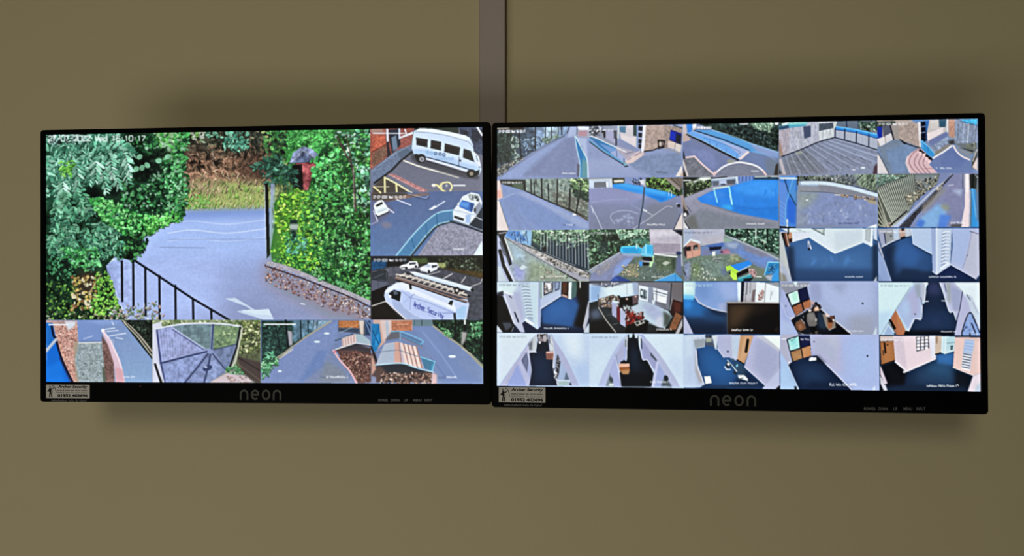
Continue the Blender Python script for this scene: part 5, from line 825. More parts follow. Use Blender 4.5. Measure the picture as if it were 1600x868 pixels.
def feed_r15(f):  # stairs and noticeboards
    f.bg('2058b4', '0c1c44')
    f.P('700,460 960,300 1150,330 1240,420 1180,720 720,700', '2264bc', 16); f.P('800,380 1050,340 1100,560 800,600', '2a72d0', 40, .8); f.P('1100,80 1340,80 1340,360 1290,720 1130,700 1220,400', '05080f', 20); f.P('440,620 1290,720 1280,780 460,780', '10244c', 16, .9)
    f.P('100,85 720,85 700,320 690,690 650,735 480,620 440,650 320,640 100,300', 'b4ccee'); f.P('105,90 400,90 320,250 110,240', 'ccecf4', 16); f.P('320,230 420,220 470,560 430,640 340,480', 'acb8e4', 16); f.P('420,100 540,100 600,640 480,580', 'a8c4e4', 8)
    for i in range(11):
        y = 125 + i * 42; x = 425 + i * 7; f.L([(x + 5, y + 14), (x + 50, y), (x + 105, y + 12)], 15, 'd0ecf4', .95); f.L([(x + 20, y + 28), (x + 105, y + 32)], 9, '6c88a8', .8)
    f.P('480,575 600,650 590,680 480,620', 'e4f8f8', 2); f.P('540,95 660,90 650,730 600,690', 'bce0f0', 5); f.P('650,90 720,90 690,690 655,730', '9cb0e4', 3); f.L('655,100 650,725', 10, 'dcecfc')
    f.P('690,310 970,190 970,270 690,460', 'b4c8f0'); f.P('670,85 980,85 970,200 690,320', 'a4bcd8', 3); f.P('675,90 720,88 715,300 680,315', '8cb0b4', 3); f.P('735,90 865,85 860,220 735,275', '1c2440'); f.P('748,95 855,92 850,210 748,255', 'b8bcc8', 2); f.LV('750,100 850,100 845,205 755,245', 40, 14, 40, '3c4458 e8ecf4 8c94a8 c8a898', .6, 0, 10); f.P('785,110 830,105 825,190 790,200', 'f0f0f4', 3)
    f.P('880,85 955,85 945,190 885,210', '2c3864'); f.P('890,90 945,90 935,175 892,195', '8ca4d0', 3); f.L('720,100 722,300', 12, 'e0f0f8'); f.L('690,455 970,275', 10, 'dce8fc'); f.L('695,470 970,290', 7, '0c1c44', .8)
    f.P('975,85 1080,85 1070,320 970,270', '2c1814'); f.P('985,90 1050,88 1045,250 990,240', '5c2c1c', 6); f.P('980,250 1060,280 1060,310 980,280', 'c89c90', 4); f.P('1075,90 1120,88 1110,325 1065,315', 'd8f0f0'); f.P('1115,88 1200,85 1170,290 1110,320', '3c6c68', 4); f.P('1180,85 1225,85 1190,290', '0c1c1c', 6); f.L('1228,60 1228,165', 14, 'd8d8d8'); f.P('1330,80 1345,300 1345,80', '0a0a0c')
    f.P('100,250 180,280 240,420 320,650 340,700 300,770 100,770', '04050a', 3); f.P('170,640 290,640 310,690 220,760', '3c4458', 10); f.P('105,230 185,210 190,270 110,280', '24283c', 6); f.P('185,210 320,250 320,300 210,250', 'e4f0f8', 3); f.P('195,240 320,270 400,480 440,640 480,775 420,770 320,640 240,400', 'c0bce4', 4); f.L('205,270 260,440 340,660', 14, 'dce0f4', .8); f.L('340,500 390,630', 18, '10142c'); f.L('270,280 295,300', 16, '505878'); f.P('100,670 180,770 100,775', 'c4d4e8', 3); f.L('325,700 300,760', 10, 'b8bccc', .8)
    f.P('1350,340 1345,560 1290,780 1265,700 1310,520', 'b4b4cc', 4); f.L('1345,350 1270,690', 10, 'dcd8e8', .8); f.P('1275,775 1350,640 1350,775', 'bcd0e4', 3)
    f.carpet()
    f.TS(130, 520, 120, 140, '6c84a8', .7); f.CAP(738, 1075, 706, 726, 'f0f6ff', '9 12 1')
def feed_r16(f):  # cluttered hall with windows
    f.bg('1c2026', '14161a')
    f.P('80,110 740,100 740,270 200,340 80,370', 'bcdcf4'); f.P('80,140 240,130 200,340 85,360', '8ab4e8', 16); f.P('280,120 680,110 680,250 300,280', 'd4f0f8', 20); f.P('660,90 740,90 740,300 680,270', '9cb4dc', 10); f.P('80,95 600,90 520,120 300,160 100,120', '6c7494', 10); f.LV('220,100 480,100 420,140 240,140', 20, 20, 50, '9ca4c0 40465c c8d0e4', .4); f.L('585,100 590,260', 9, '9cacc0', .8)
    f.P('740,90 1340,95 1340,360 1190,330 1150,470 900,370 740,360', '7c7c90'); f.P('870,100 1180,105 1160,460 1130,450 1140,210 950,170 900,360 880,350', '74788e', 4); f.P('745,130 890,160 870,360 750,330', 'dcecfc'); f.P('765,180 860,205 850,330 765,300', '76909c', 4)
    for a in ('790,185 790,300', '825,195 822,315', '765,275 855,300'): f.L(a, 9, '2c3c40')
    f.P('775,205 800,210 800,265 778,260', 'd8f0f0', 3); f.P('875,150 945,160 925,370 880,365', '8898b8', 5); f.P('940,165 1140,215 1120,385 950,340', 'dce8f4'); f.L('950,210 1135,260', 10, '4c5a68'); f.L('950,245 1130,295', 6, '7c8c9c', .8); f.L('990,190 985,350', 10, '5c6c80'); f.P('1000,270 1115,300 1110,375 1000,345', 'ecf4f4', 3); f.P('930,330 970,340 960,400 930,395', 'd4ecf8', 3); f.P('975,355 1110,385 1130,460 985,410', '6c7084', 4)
    f.L('960,400 1150,480', 12, '10141c'); f.P('1190,110 1340,110 1340,360 1200,325', '70686e', 4); f.L('1190,110 1170,460', 14, '2c2c34')
    f.P('740,330 900,370 1150,480 1200,560 1100,720 860,660 640,500 650,420 740,390', 'b4d4e8', 4); f.P('760,380 1000,400 1100,520 1050,660 900,560', 'a4b4e0', 34); f.P('1080,480 1200,550 1160,680 1080,700', '3c4a40', 16, .9); f.P('1000,560 1080,560 1060,720 960,690', 'c8d0e8', 16, .8); f.N('740,330 1150,480 1100,720 640,500', .1, 60)
    f.P('1200,320 1335,360 1330,500 1250,560 1180,520', '3c1814'); f.P('1220,350 1320,380 1310,490 1240,500', '5c241c', 8); f.P('1250,500 1340,550 1250,740 1150,740 1190,640', '8c5430', 3); f.N('1250,500 1340,550 1250,740 1150,740', .15, 20); f.L('1200,325 1170,470', 16, 'a0a0a8', .8); f.P('1240,790 1340,580 1340,790', 'b8b0b4', 3); f.P('1290,790 1345,680 1345,790', '0c1018', 2)
    f.P('80,370 200,340 380,430 600,720 560,780 90,780', '1f262c'); f.P('80,500 200,440 250,560 120,600', '54688c', 30, .9); f.P('240,440 400,480 480,640 300,560', '2c343c', 20); f.P('90,620 300,600 400,780 90,780', '0f1014', 20); f.L('200,430 300,600 435,770', 13, 'b8b4a4'); f.L('390,670 470,645', 9, '6c7070', .8); f.L('310,545 380,520', 8, '505a60', .8)
    f.P('200,320 400,260 480,300 480,420 380,440 240,430 190,400', '6c5048', 3); f.LV('200,310 480,270 480,420 220,430', 90, 16, 44, 'a88474 d8c8b8 4c3430 c49c6c 7c9460 2c2024 b8c4d0', .55); f.L('195,260 197,400', 7, '3c4450')
    f.P('490,300 740,265 740,370 640,410 500,420', '0c0a0a'); f.P('660,280 740,265 735,375 665,390', '6c5058', 4); f.E(585, 318, 18, 13, 'e8b8a8'); f.E(705, 285, 14, 14, 'd8a8a0')
    f.P('380,355 450,370 445,580 385,540', 'a8a8dc'); f.P('450,420 500,440 495,640 450,600', '7c2028', 2); f.P('495,440 580,470 565,700 495,660', 'b8b4e4'); f.P('500,440 585,470 590,500 500,470', 'd0d0ec', 4); f.P('385,340 480,350 480,380 390,370', 'c8e4f0', 3); f.P('580,470 700,480 720,560 660,700 570,720', '7c1f1c', 3); f.LV('570,480 720,500 840,560 640,720 560,720', 60, 18, 46, 'a83028 5c1414 d86050 e8b4a8 3c0c10', .6); f.P('720,540 830,560 800,600 720,590', '8c2420', 4)
    f.LV('520,400 660,420 660,500 540,470', 30, 16, 40, 'd0dce0 3c4048 a8b0b8', .55); f.P('640,430 760,400 770,500 680,500', 'b8d0e4', 10); f.P('760,490 815,490 800,560 760,550', 'b07c78', 4); f.L('800,500 800,590', 18, '241414')
    f.P('580,680 840,600 885,620 860,740 720,780 560,780', '0b0a0c'); f.P('680,630 800,600 835,640 720,690', 'a8a49c', 2); f.E(730, 645, 24, 18, '24242c'); f.E(785, 625, 18, 16, '24242c'); f.P('880,640 1000,700 1000,780 860,780', '24282c', 10)
    f.CAP(988, 1195, 716, 742, 'f4f4f4', '10 1')
def feed_r17(f):  # curved white wall over blue carpet
    f.bg('1a5cac', '0f2c5c')
    f.P('40,300 250,330 400,440 380,560 60,560', '1f7ad8', 30, .9); f.P('50,320 180,320 160,460 50,450', '2f94f0', 30, .9); f.P('130,660 640,640 640,800 180,800', '0a2044', 40, .9); f.P('300,450 640,520 640,640 350,620', '164c90', 30, .8); f.P('380,440 640,500 640,560 480,530', '0f2c5c', 16, .8)
    f.P('40,90 240,90 210,300 45,300', 'b8f0f4', 10); f.P('40,90 210,90 200,220 45,200', 'd4f8f4', 20); f.P('45,260 200,270 190,330 45,320', '6cc8f8', 12)
    f.P('215,90 800,90 830,360 640,365 640,500 430,450 270,370 205,290', '7ea4e4'); f.P('500,100 800,95 800,350 620,350', '98b4f0', 40); f.P('220,100 420,95 400,330 240,290', '6c98dc', 40); f.P('520,380 640,370 640,490 540,470', 'a0b4ec', 20); f.L('210,290 270,370 430,448 640,495', 18, 'bcc8ec'); f.L('280,395 430,470 640,515', 10, '0c2450', .8)
    f.P('780,90 835,90 830,360 790,350', 'd4f0fc', 3); f.L('855,95 845,360', 40, '0c1638'); f.P('880,90 1040,90 1020,360 860,360', 'c0bccc', 3); f.L('915,95 905,250', 24, '6c6c80', .8); f.L('960,95 955,240', 18, '8c8c9c', .8); f.P('990,200 1030,190 1015,360 970,350', '80686c', 4); f.L('895,250 890,355', 10, '5c5c78', .7); f.P('1040,90 1350,110 1350,370 1020,365', 'e4f4fc'); f.P('1150,100 1350,160 1350,90', '90a0b0', 4); f.L('1165,110 1150,360', 16, 'b4b0b4'); f.LV('1090,210 1150,210 1140,300 1060,330', 26, 20, 50, 'd89c90 b06c64 e8bcb0', .3, 30, 150); f.L('1240,210 1230,330', 9, 'a0a4ac', .8); f.L('1265,210 1245,270', 7, '8c9098', .8)
    f.P('640,365 1345,370 1350,800 645,800', '231810'); f.P('660,390 1000,390 900,560 760,700 670,720', '4c321c', 50); f.P('960,560 1345,420 1345,800 800,800', '07060a', 50, .9); f.L('640,368 900,366 1345,374', 18, 'a09890'); f.L('650,390 1345,388', 10, '140e0c'); f.L('645,370 650,800', 9, '5c6c8c', .7); f.P('1280,740 1340,680 1340,790', '241c18', 10)
    f.P('40,520 110,640 185,800 40,800', 'b4bce8', 3); f.L('50,530 120,660 185,800', 8, 'd8dcf4', .8)
    f.carpet()
    f.TS(75, 445, 122, 148, 'a8d4e8', .8); f.CAP(706, 995, 724, 750, 'ffffff', '8 5 2', 1)
def feed_r18(f):  # room with tipped cabinets and chair
    f.bg('9cb0e8', '98a8d0')
    f.P('600,100 1000,100 1340,110 1340,500 900,600 640,330', 'a8bcf0', 60); f.P('480,100 620,100 640,340 560,360 480,300', '94a4d8', 20); f.P('740,100 1000,100 900,250', '8c9cc8', 40, .7); f.P('1000,560 1340,540 1340,805 1060,805', '9aa4c4', 50, .8)
    f.P('80,100 480,95 450,150 160,260 90,300', '8c94ac', 8); f.P('90,160 160,250 270,560 220,610 90,380', 'a4b4ec', 8); f.P('90,380 230,600 330,805 80,805', '9cb0ec', 6); f.P('100,600 220,640 300,805 90,805', 'a8c0f0', 20); f.L('95,370 160,540 240,620', 8, 'c8d0f4', .8); f.L('230,600 320,800', 8, 'd0c8e8', .7); f.E(155, 415, 12, 14, '6c80b8'); f.P('210,570 280,560 290,590 230,600', 'd8c4dc', 4)
    f.P('225,610 280,560 480,450 640,470 700,530 840,640 1050,805 330,805', '0e1626', 2); f.P('580,500 650,500 700,640 700,740 600,700', '1c3450', 14); f.P('830,640 1030,805 760,805', '080c16', 6); f.L('640,460 840,625 1050,800', 14, 'd0d0e0')
    f.P('150,255 440,150 490,370 400,480 290,550', '0f0d24'); f.P('320,200 440,155 475,310 350,350', '141c54', 2); f.P('180,255 315,200 345,355 235,405', 'c8f8ec', 2); f.P('230,240 300,220 325,330 260,360', 'a8f0d8', 10); f.P('245,430 365,375 390,480 290,545', 'a8603c', 2); f.P('385,365 485,325 500,430 405,465', 'b46c44', 2); f.N('245,430 485,325 500,430 290,545', .15, 16); f.L('300,550 420,490', 10, 'b8a498'); f.L('245,412 480,320', 9, '2c1018'); f.L('375,365 395,470', 10, '3c1418')
    f.LV('490,370 630,400 600,480 490,460', 36, 16, 44, '3c2420 8c5c44 c4906c 1c1214', .55); f.P('545,430 605,430 605,475 545,485', 'e8bc98', 2); f.E(565, 380, 22, 22, '1a1418'); f.P('495,340 540,350 530,400 495,390', 'd0a0a0', 5); f.P('600,410 635,430 630,460 600,450', '14141c', 3)
    f.E(480, 475, 24, 20, 'd8c0b0'); f.P('430,540 470,500 540,500 560,560 580,660 540,700 470,690 430,600', '6c6864', 3); f.P('450,520 530,515 550,600 480,620', '807c78', 10); f.E(400, 555, 14, 22, 'c8d8dc'); f.P('390,500 440,500 440,640 395,610', '14141a', 4); f.E(565, 600, 14, 26, 'a4a0a0'); f.P('480,690 560,690 590,790 500,790', '0a0a10', 4); f.E(570, 775, 22, 24, '504440'); f.E(500, 785, 20, 14, '3c3432')
    f.P('285,640 350,600 410,640 430,720 350,760 290,720', '7c4c30', 4); f.P('320,670 370,660 380,720 340,730', 'a06440', 6); f.L('360,590 410,650', 14, '948c84'); f.L('320,770 430,810', 9, 'b0b4b4', .8)
    f.P('650,520 700,520 720,590 830,600 830,700 750,745 700,700', '8c7c6c', 3); f.P('720,590 800,600 780,720 725,720', 'a05c34', 4); f.P('725,590 790,600 790,640 730,640', '38180c', 4); f.P('690,520 745,525 740,565 700,560', 'ecc8c0', 3); f.P('750,545 815,545 815,590 760,590', '6c3824', 3); f.E(805, 605, 18, 12, 'd8dce0'); f.L('740,740 830,700', 12, 'a89c8c', .8); f.L('810,545 815,600', 9, '241818')
    f.E(1198, 380, 13, 15, '3c4460'); f.E(1190, 372, 8, 6, '7480a8'); f.P('1335,805 1385,680 1390,805', 'c4d8f0', 3); f.P('260,90 310,85 310,125 270,130', 'c8f0f0', 4)
    f.carpet()
    f.TS(95, 485, 124, 148, 'dce8f0', .8); f.CAP(980, 1215, 742, 760, 'f0f4ff', '6 7 7', .75)
def feed_r19(f):  # dark corridor, white walls
    f.bg('12264c', '14305c')
    f.P('740,100 890,100 940,260 720,260', '2c3c74', 30); f.P('600,480 1050,480 1080,740 560,700', '163870', 50); f.P('430,740 1100,740 1090,825 400,825', '0a101c', 20, .9); f.P('820,560 900,620 880,700 780,660', '1c3c7c', 30)
    f.P('60,95 740,95 710,180 690,380 660,390 640,600 560,590 480,760 440,750 60,825', 'b8dcf4'); f.P('60,95 530,95 300,460 60,800', 'c8f0f8', 10); f.P('60,500 280,480 150,760 60,825', 'b4dcf8', 30); f.P('310,460 540,130 660,110 640,580 550,580 470,740', 'a4bcec', 6); f.P('440,290 620,150 600,560 520,560', 'acb0e4', 30); f.P('360,420 460,300 500,480 420,600', 'a8ccf8', 30, .8); f.P('550,110 640,110 640,300 590,300', '94a8c0', 14); f.P('640,110 700,110 690,350 650,350', 'b0bcd8', 6)
    f.L('500,160 310,450 100,800', 10, '7c98b4', .7); f.L('700,130 705,220 690,350', 12, 'd8e4f4'); f.L('660,390 645,590 555,590 470,745', 12, 'd8dcf8'); f.L('640,300 660,400', 10, '4c5470', .8); f.E(563, 523, 16, 9, '505c84'); f.P('680,95 740,95 735,130 690,120', 'd8ecf8', 3)
    f.L('700,352 740,348', 13, 'e4f0fc'); f.L('925,342 985,345', 12, 'c8dcf0')
    f.P('240,570 300,470 430,740 400,825 320,825 240,690', 'b86c44'); f.P('300,480 340,560 430,740 400,800 330,640', 'c88050', 10); f.P('320,640 420,740 390,810 320,800', 'c07450', 10); f.L('225,610 285,715', 34, '0a0810'); f.L('200,640 260,720 310,800', 14, '6c6c78'); f.P('130,820 200,680 300,825', '98b8e4', 4); f.P('400,825 440,750 480,760 460,825', '05060c', 3); f.P('60,800 100,800 130,825 60,825', 'd4ecf8', 3)
    f.P('890,95 1440,95 1440,830 1100,830 1140,600 1080,490 1020,490 940,230', 'b4c0ec'); f.P('1080,95 1440,95 1440,520 1330,370', 'd8f0f8', 8); f.P('980,110 1080,110 1190,220 1150,480 1090,490', 'a8b0dc', 10); f.P('985,100 1040,100 1040,400 1000,330', '98a8b0', 14); f.P('1050,150 1190,220 1160,470 1080,470', '9ca8d8', 10); f.P('1210,240 1310,460 1190,830 1095,830', 'b4b8e8', 4); f.P('1250,240 1340,290 1440,520 1440,720 1310,460', 'c0d4ec', 5)
    f.L('900,100 950,240 1025,485 1080,490 1120,600', 14, 'd4e4f4'); f.L('960,110 985,220', 12, '3c446c', .8); f.L('1205,220 1170,450 1130,600', 12, '3c4470'); f.L('1090,100 1210,220', 7, '8494a8', .7); f.L('1265,265 1310,330', 16, '7c88a4'); f.L('1340,360 1420,520', 8, '8c98b4', .7)
    f.P('1310,490 1440,760 1440,835 1200,835 1200,740', '86a8e8'); f.L('1200,830 1205,740 1310,500 1440,780', 14, '0f1a38'); f.L('1330,650 1390,800', 16, '10182c'); f.E(1260, 700, 18, 14, '1c2c58'); f.L('1210,760 1260,690', 8, '1c2c58'); f.L('1340,560 1430,760', 7, '2c4070', .8); f.E(1310, 800, 12, 24, '14203c'); f.LV('1230,620 1400,640 1420,820 1220,820', 20, 20, 60, 'b4ccf4 6c90d8', .4, al=.7)
    f.carpet()
    f.TS(95, 490, 128, 148, '7c94a4', .65); f.CAP(915, 1125, 752, 768, 'e8f0ff', '11 3')
def feed_r20(f):  # corridor from above
    f.bg('c0dcfa', 'b4d0f8')
    f.P('90,45 500,40 420,170 100,590', 'd0e8f8', 12); f.P('100,250 280,250 160,500 95,590', 'cfe6fc', 40); f.P('680,45 1090,45 1090,610 970,600 840,330', 'b8d4f8', 12); f.P('780,50 1000,50 1000,300 860,280', 'd4ecfc', 40); f.P('900,400 1085,350 1085,605 980,605', 'a8c8f8', 30, .8)
    f.P('105,605 440,110 510,45 520,160 500,240 430,250 455,440 430,605', 'a8b4ec'); f.P('120,605 300,330 430,140 420,230 340,330 200,560 190,605', 'b8bce8', 4); f.P('190,605 300,370 400,605', '94a8ec', 3); f.P('430,130 510,50 515,160 500,235 430,230', 'c0ccd8', 4); f.P('420,150 470,110 460,220 430,220', '6c788c', 6); f.L('470,90 465,220', 10, 'a8b8c0')
    f.L('180,580 290,370 380,240', 5, '7c8cb8', .6); f.P('350,320 400,240 425,330 405,470 375,460', '5c6490', 3); f.P('365,330 400,260 412,340 395,450', '6c7cb0', 5); f.L('350,330 385,470', 8, '2c3454', .8); f.P('310,340 345,330 440,540 425,605 400,605', 'b4bcec', 4); f.L('455,440 430,600', 10, 'c4c8f0'); f.L('420,180 425,320 455,440', 8, 'd0d4f0')
    f.P('430,250 500,240 520,160 540,110 640,110 650,230 700,250 690,400 740,605 430,605 458,440', '0a1c3c'); f.P('480,300 650,300 660,560 480,560', '0f2850', 30); f.P('520,130 630,130 620,220 520,230', '0c1830', 10); f.L('430,240 505,240', 11, 'd8dcf0')
    f.P('520,45 630,45 630,130 530,140', '3a2c38', 3); f.LV('520,45 630,45 620,130 530,140', 30, 14, 40, '8c7c88 20141c b8b4c0 5c4c50', .5); f.E(545, 135, 12, 16, 'dcdce8'); f.L('540,50 540,90', 10, 'd8dce8'); f.P('580,60 620,55 615,130 580,125', 'b0a8b0', 3)
    f.P('625,45 680,45 720,160 760,270 850,440 960,605 880,605 830,450 760,520 740,605 690,420 700,330 690,240 650,230', 'a4b4e0'); f.P('650,50 690,90 700,230 655,230', 'c8d4dc', 4); f.P('640,60 655,60 660,150 640,140', '6c788c', 3); f.L('660,140 690,180', 6, '8c98ac', .7); f.P('640,45 720,130 790,235 860,360 920,490 970,605 885,605 850,500 760,330 690,130', 'acb4e4', 3); f.P('740,260 770,350 745,510 715,440 725,300', '40485c', 3); f.LV('725,280 765,340 745,490 720,430', 20, 14, 40, '8c94a4 1c2030 b4bcc8', .4); f.P('775,340 830,450 870,600 750,540', '9cb8e4', 4); f.P('810,540 830,450 865,540', '5c789c', 4); f.L('700,230 690,400 740,600', 12, 'd8e0f0'); f.LV('690,420 730,460 735,580 710,560', 14, 14, 34, 'e8ecf0 5c6470', .4); f.P('750,560 860,560 855,605 745,605', '98c0c0', 4); f.L('740,548 870,550', 10, 'd4e4f0'); f.P('860,590 880,570 890,605', '0c1420', 3)
    f.P('610,235 690,230 695,260 690,325 615,320', '9c5c50', 2); f.P('615,235 690,232 690,255 615,255', 'e0b0a4', 2)
    for x in (635, 660): f.L([(x, 260), (x, 320)], 5, '5c302c', .8)
    f.carpet()
    f.TS(110, 400, 66, 82, '7c90a4', .65)
def feed_r21(f):  # corridor with wooden box
    f.bg('b8d4f8', 'b8d4fa')
    f.P('40,50 460,45 340,230 160,610 40,610', 'c0dcf8', 12); f.P('100,250 300,230 180,500 80,610', 'c8e4fc', 40); f.P('620,50 1075,50 1075,620 1040,610 860,340', 'cce8fc', 14); f.P('900,300 1070,300 1070,600 1000,500', 'bcd8fc', 40, .8)
    f.P('155,610 340,240 450,80 480,48 480,180 460,330 390,350 370,400 410,615', 'a0b0ec'); f.P('155,612 210,470 270,340 330,232 400,125 470,46 478,60 350,280 300,400 235,612', 'b0c0f0', 3); f.P('355,260 440,120 440,320 380,340', 'a8b0e0', 5); f.P('440,90 480,60 475,180 445,190', 'b4c4d4', 3); f.L('455,110 455,180', 14, '6c7c84'); f.P('345,310 410,610 330,610 285,480', 'a4b0ec', 4); f.P('290,460 345,320 370,480', 'a8b4ec', 10); f.P('240,610 285,470 330,610', '78909c', 4); f.E(298, 540, 20, 34, '445864', -20); f.E(300, 595, 30, 14, 'c8d8dc'); f.L('350,300 385,480 412,612', 10, 'd0d8f4'); f.L('350,270 370,370', 8, '6c7c98', .7); f.L('470,190 460,330', 9, 'd8e4f4')
    f.P('480,48 590,48 600,180 640,320 690,330 760,470 735,615 410,615 390,470 470,320', '071224'); f.P('500,200 590,200 600,420 520,440', '0f2440', 34); f.P('420,480 740,480 730,615 420,615', '050b18', 20); f.P('490,48 530,48 525,80 495,90', 'b8dce8', 3); f.P('550,48 590,48 585,90 560,90', 'c0dce8', 3); f.L('540,45 540,90', 14, '10141c')
    f.P('385,365 495,365 495,400 385,405', 'f0b494', 2); f.P('385,405 495,400 500,440 480,480 430,480 390,440', 'a0582c', 2); f.P('400,440 495,430 490,478 420,478', 'b88450', 6); f.P('395,350 440,325 470,350 460,365 395,365', '140c0e', 3); f.P('370,380 390,370 390,410', 'e0a8a0', 3)
    f.P('590,48 640,48 800,250 960,480 1040,615 740,615 770,440 690,330 640,320 605,170', '9cb0e8'); f.P('600,50 700,118 800,232 900,372 980,500 1045,617 960,615 800,350 640,130', 'b0bce8', 3); f.P('635,110 730,240 800,330 770,440 690,320 640,310', '98a0d8', 5); f.P('725,240 790,320 790,345 725,280', '4c5870', 2); f.L('625,100 630,200', 14, '2c3850', .8); f.P('595,60 620,70 615,170 600,170', 'c4dce4', 3); f.P('790,350 815,340 765,615 738,615', 'c0c8f4', 3); f.P('815,370 880,480 870,610 780,610', '98acE8'.lower(), 4); f.P('880,490 910,540 960,615 840,610', '4c5f6c', 6); f.E(895, 525, 24, 34, '20303c', -20); f.L('610,180 640,320 690,330 765,460', 9, 'd0dcf4')
    f.carpet()
    f.TS(88, 375, 70, 88, '7c94b4', .7); f.CAP(722, 918, 554, 572, 'f4f8ff', '7 11 1')
def feed_r22(f):  # blue room with loose items
    f.bg('1858a8', '1854a0')
    f.P('250,200 420,240 600,420 520,580 260,480', '1f6cc4', 50, .8); f.P('700,420 940,610 880,635 560,620', '0c2a5c', 24, .9); f.P('560,320 700,390 720,500 640,480', '2c5474', 24, .9); f.P('220,600 920,600 920,640 220,640', '103468', 10, .9)
    f.P('30,55 280,50 275,185 175,205 180,340 270,590 220,625 30,625', 'acc4e8'); f.P('40,60 150,60 140,400 180,620 40,620', 'c0dcf8', 16); f.P('60,300 150,300 180,600 60,600', 'b4ccf4', 30); f.P('150,110 275,90 272,180 170,200', '94a4b4', 4); f.P('170,210 185,400 250,560 215,580 165,450', 'a8acbc', 6); f.L('180,215 190,380 265,590', 12, 'd4d8ec'); f.L('190,215 215,380', 10, '0c2450', .6); f.L('150,70 275,65', 9, 'e4ecf4', .8)
    f.P('275,55 400,50 390,200 350,180 280,170', '44587c', 4); f.P('280,90 350,90 345,130 285,135', '98a890', 4); f.P('285,70 340,60 340,90 290,95', '1c2438', 3); f.P('350,60 400,55 400,210 385,210', 'ccdcec', 4)
    f.P('400,52 660,55 640,330 600,330 540,300 480,300 410,200', 'b8b4e8'); f.P('470,60 600,60 590,260 500,290', 'c4b4e4', 20); f.P('560,60 655,60 620,320 570,300', 'b8d0ec', 6); f.L('410,205 480,300', 8, 'd8dcf4'); f.E(522, 235, 12, 12, '4c5478'); f.L('405,60 395,210', 9, 'dce8f4')
    f.P('655,58 810,60 700,375 620,320', 'c89464'); f.P('700,70 790,75 700,340 640,310', 'd8a474', 14); f.L('740,110 720,235', 30, '140c08'); f.L('625,325 700,372', 12, '1c1418'); f.L('655,60 628,315', 10, 'd8c8c8', .8)
    f.P('800,60 1090,60 1085,440 935,610 700,405', 'b4b8e8'); f.P('830,80 1070,240 1080,410 960,560 800,420', 'b0a8dc', 30); f.P('900,60 1090,58 1090,220', 'e8f8f4', 4); f.P('820,60 900,60 1090,210 1085,240', 'c8c4dc', 5); f.L('705,400 935,608', 10, 'dcdcf4'); f.P('900,630 1085,430 1090,645 905,645', 'b8c4f0', 4); f.P('1040,640 1085,600 1088,645', '0c1018', 3); f.L('1083,230 1085,420', 6, '8088b0', .7)
    f.P('265,505 330,500 348,575 280,590', 'e4f8f0', 2); f.L('280,590 350,582', 8, '0c2040', .8)
    f.E(525, 380, 26, 36, '1c3450'); f.E(530, 370, 16, 18, 'd0e0f0'); f.L('490,400 510,430 550,430', 12, 'd8e4f0'); f.L('520,330 570,390 620,450', 11, 'd4ecec'); f.L('530,345 600,440', 5, '142840'); f.E(622, 388, 9, 18, '7cd4f0', 15); f.E(600, 465, 24, 16, '1c3450', 40); f.P('630,490 700,490 740,530 738,555 700,540 640,525', 'dcf0ec', 2); f.L('650,530 690,520', 8, '2c4c60'); f.E(570, 320, 20, 12, '3c6c8c')
    f.carpet()
    f.TS(70, 360, 80, 98, 'd4e0f0', .75); f.CAP(540, 845, 568, 586, 'e8f4ff', '9 6 7 1')
def feed_r23(f):  # room with fallen cabinet
    f.bg('a8b8f0', 'a4bcf4')
    f.P('400,70 700,65 720,500 470,270 400,280', 'b8b4e0', 40); f.P('760,80 1090,80 1090,560 860,560', 'a4c0f8', 60); f.P('560,70 680,70 700,200 620,180', 'c4bce0', 30)
    f.P('70,50 260,50 270,90 130,100 190,350 150,380 70,250', 'b0b4d8', 8); f.P('70,250 150,370 270,645 70,645', 'a4c8f8', 6); f.P('80,400 170,420 240,640 70,640', 'a8d0fc', 30); f.L('150,385 265,640', 10, 'd4e0f4'); f.P('150,340 190,345 190,365 150,378', 'e4d8ec', 3); f.P('215,610 240,610 245,650 220,650', '14181c', 3)
    f.P('150,378 190,345 395,285 470,278 840,655 275,655', '0c2450', 2); f.P('220,400 460,360 600,560 420,600 280,540', '14407c', 60); f.P('400,560 780,600 840,655 300,655', '0c2048', 24, .9); f.L('470,280 660,470 845,655', 12, 'd4d8f8'); f.P('400,290 480,285 560,370 480,360', '0a1830', 14, .9)
    f.P('130,100 260,60 280,60 385,60 400,285 195,350', '0e0f28'); f.P('275,60 380,60 385,170 290,185', '15205c', 2); f.P('145,105 262,70 275,195 170,225', 'a8f0ec', 2); f.P('170,110 250,90 260,180 190,200', '88e4e4', 14); f.L('150,100 190,120 240,75', 6, '2c6c7c', .8); f.L('180,190 250,140', 5, 'd8fcf8', .8)
    f.P('175,240 285,205 305,305 205,340', 'a87848', 2); f.P('295,200 390,170 400,280 315,305', 'cc8c58', 2); f.P('200,260 290,240 300,300 210,325', 'b88450', 16); f.N('175,240 390,170 400,280 205,340', .14, 16); f.L('290,200 308,305', 10, '2c1414'); f.L('175,232 390,165', 8, '1c1020')
    f.P('378,310 400,295 455,300 455,330 375,338', 'f0f8f8', 3); f.E(430, 128, 9, 8, '5c6080'); f.E(1008, 283, 9, 13, '2c3450'); f.P('1060,650 1090,600 1095,655', 'd0e4fc', 3)
    f.carpet()
    f.L('80,98 130,98', 11, 'f0f4f8', .8); f.CAP(285, 385, 92, 110, 'f4f8ff', '3 4'); f.CAP(598, 900, 578, 604, 'f0f8ff', '4 4 4 6', .9)
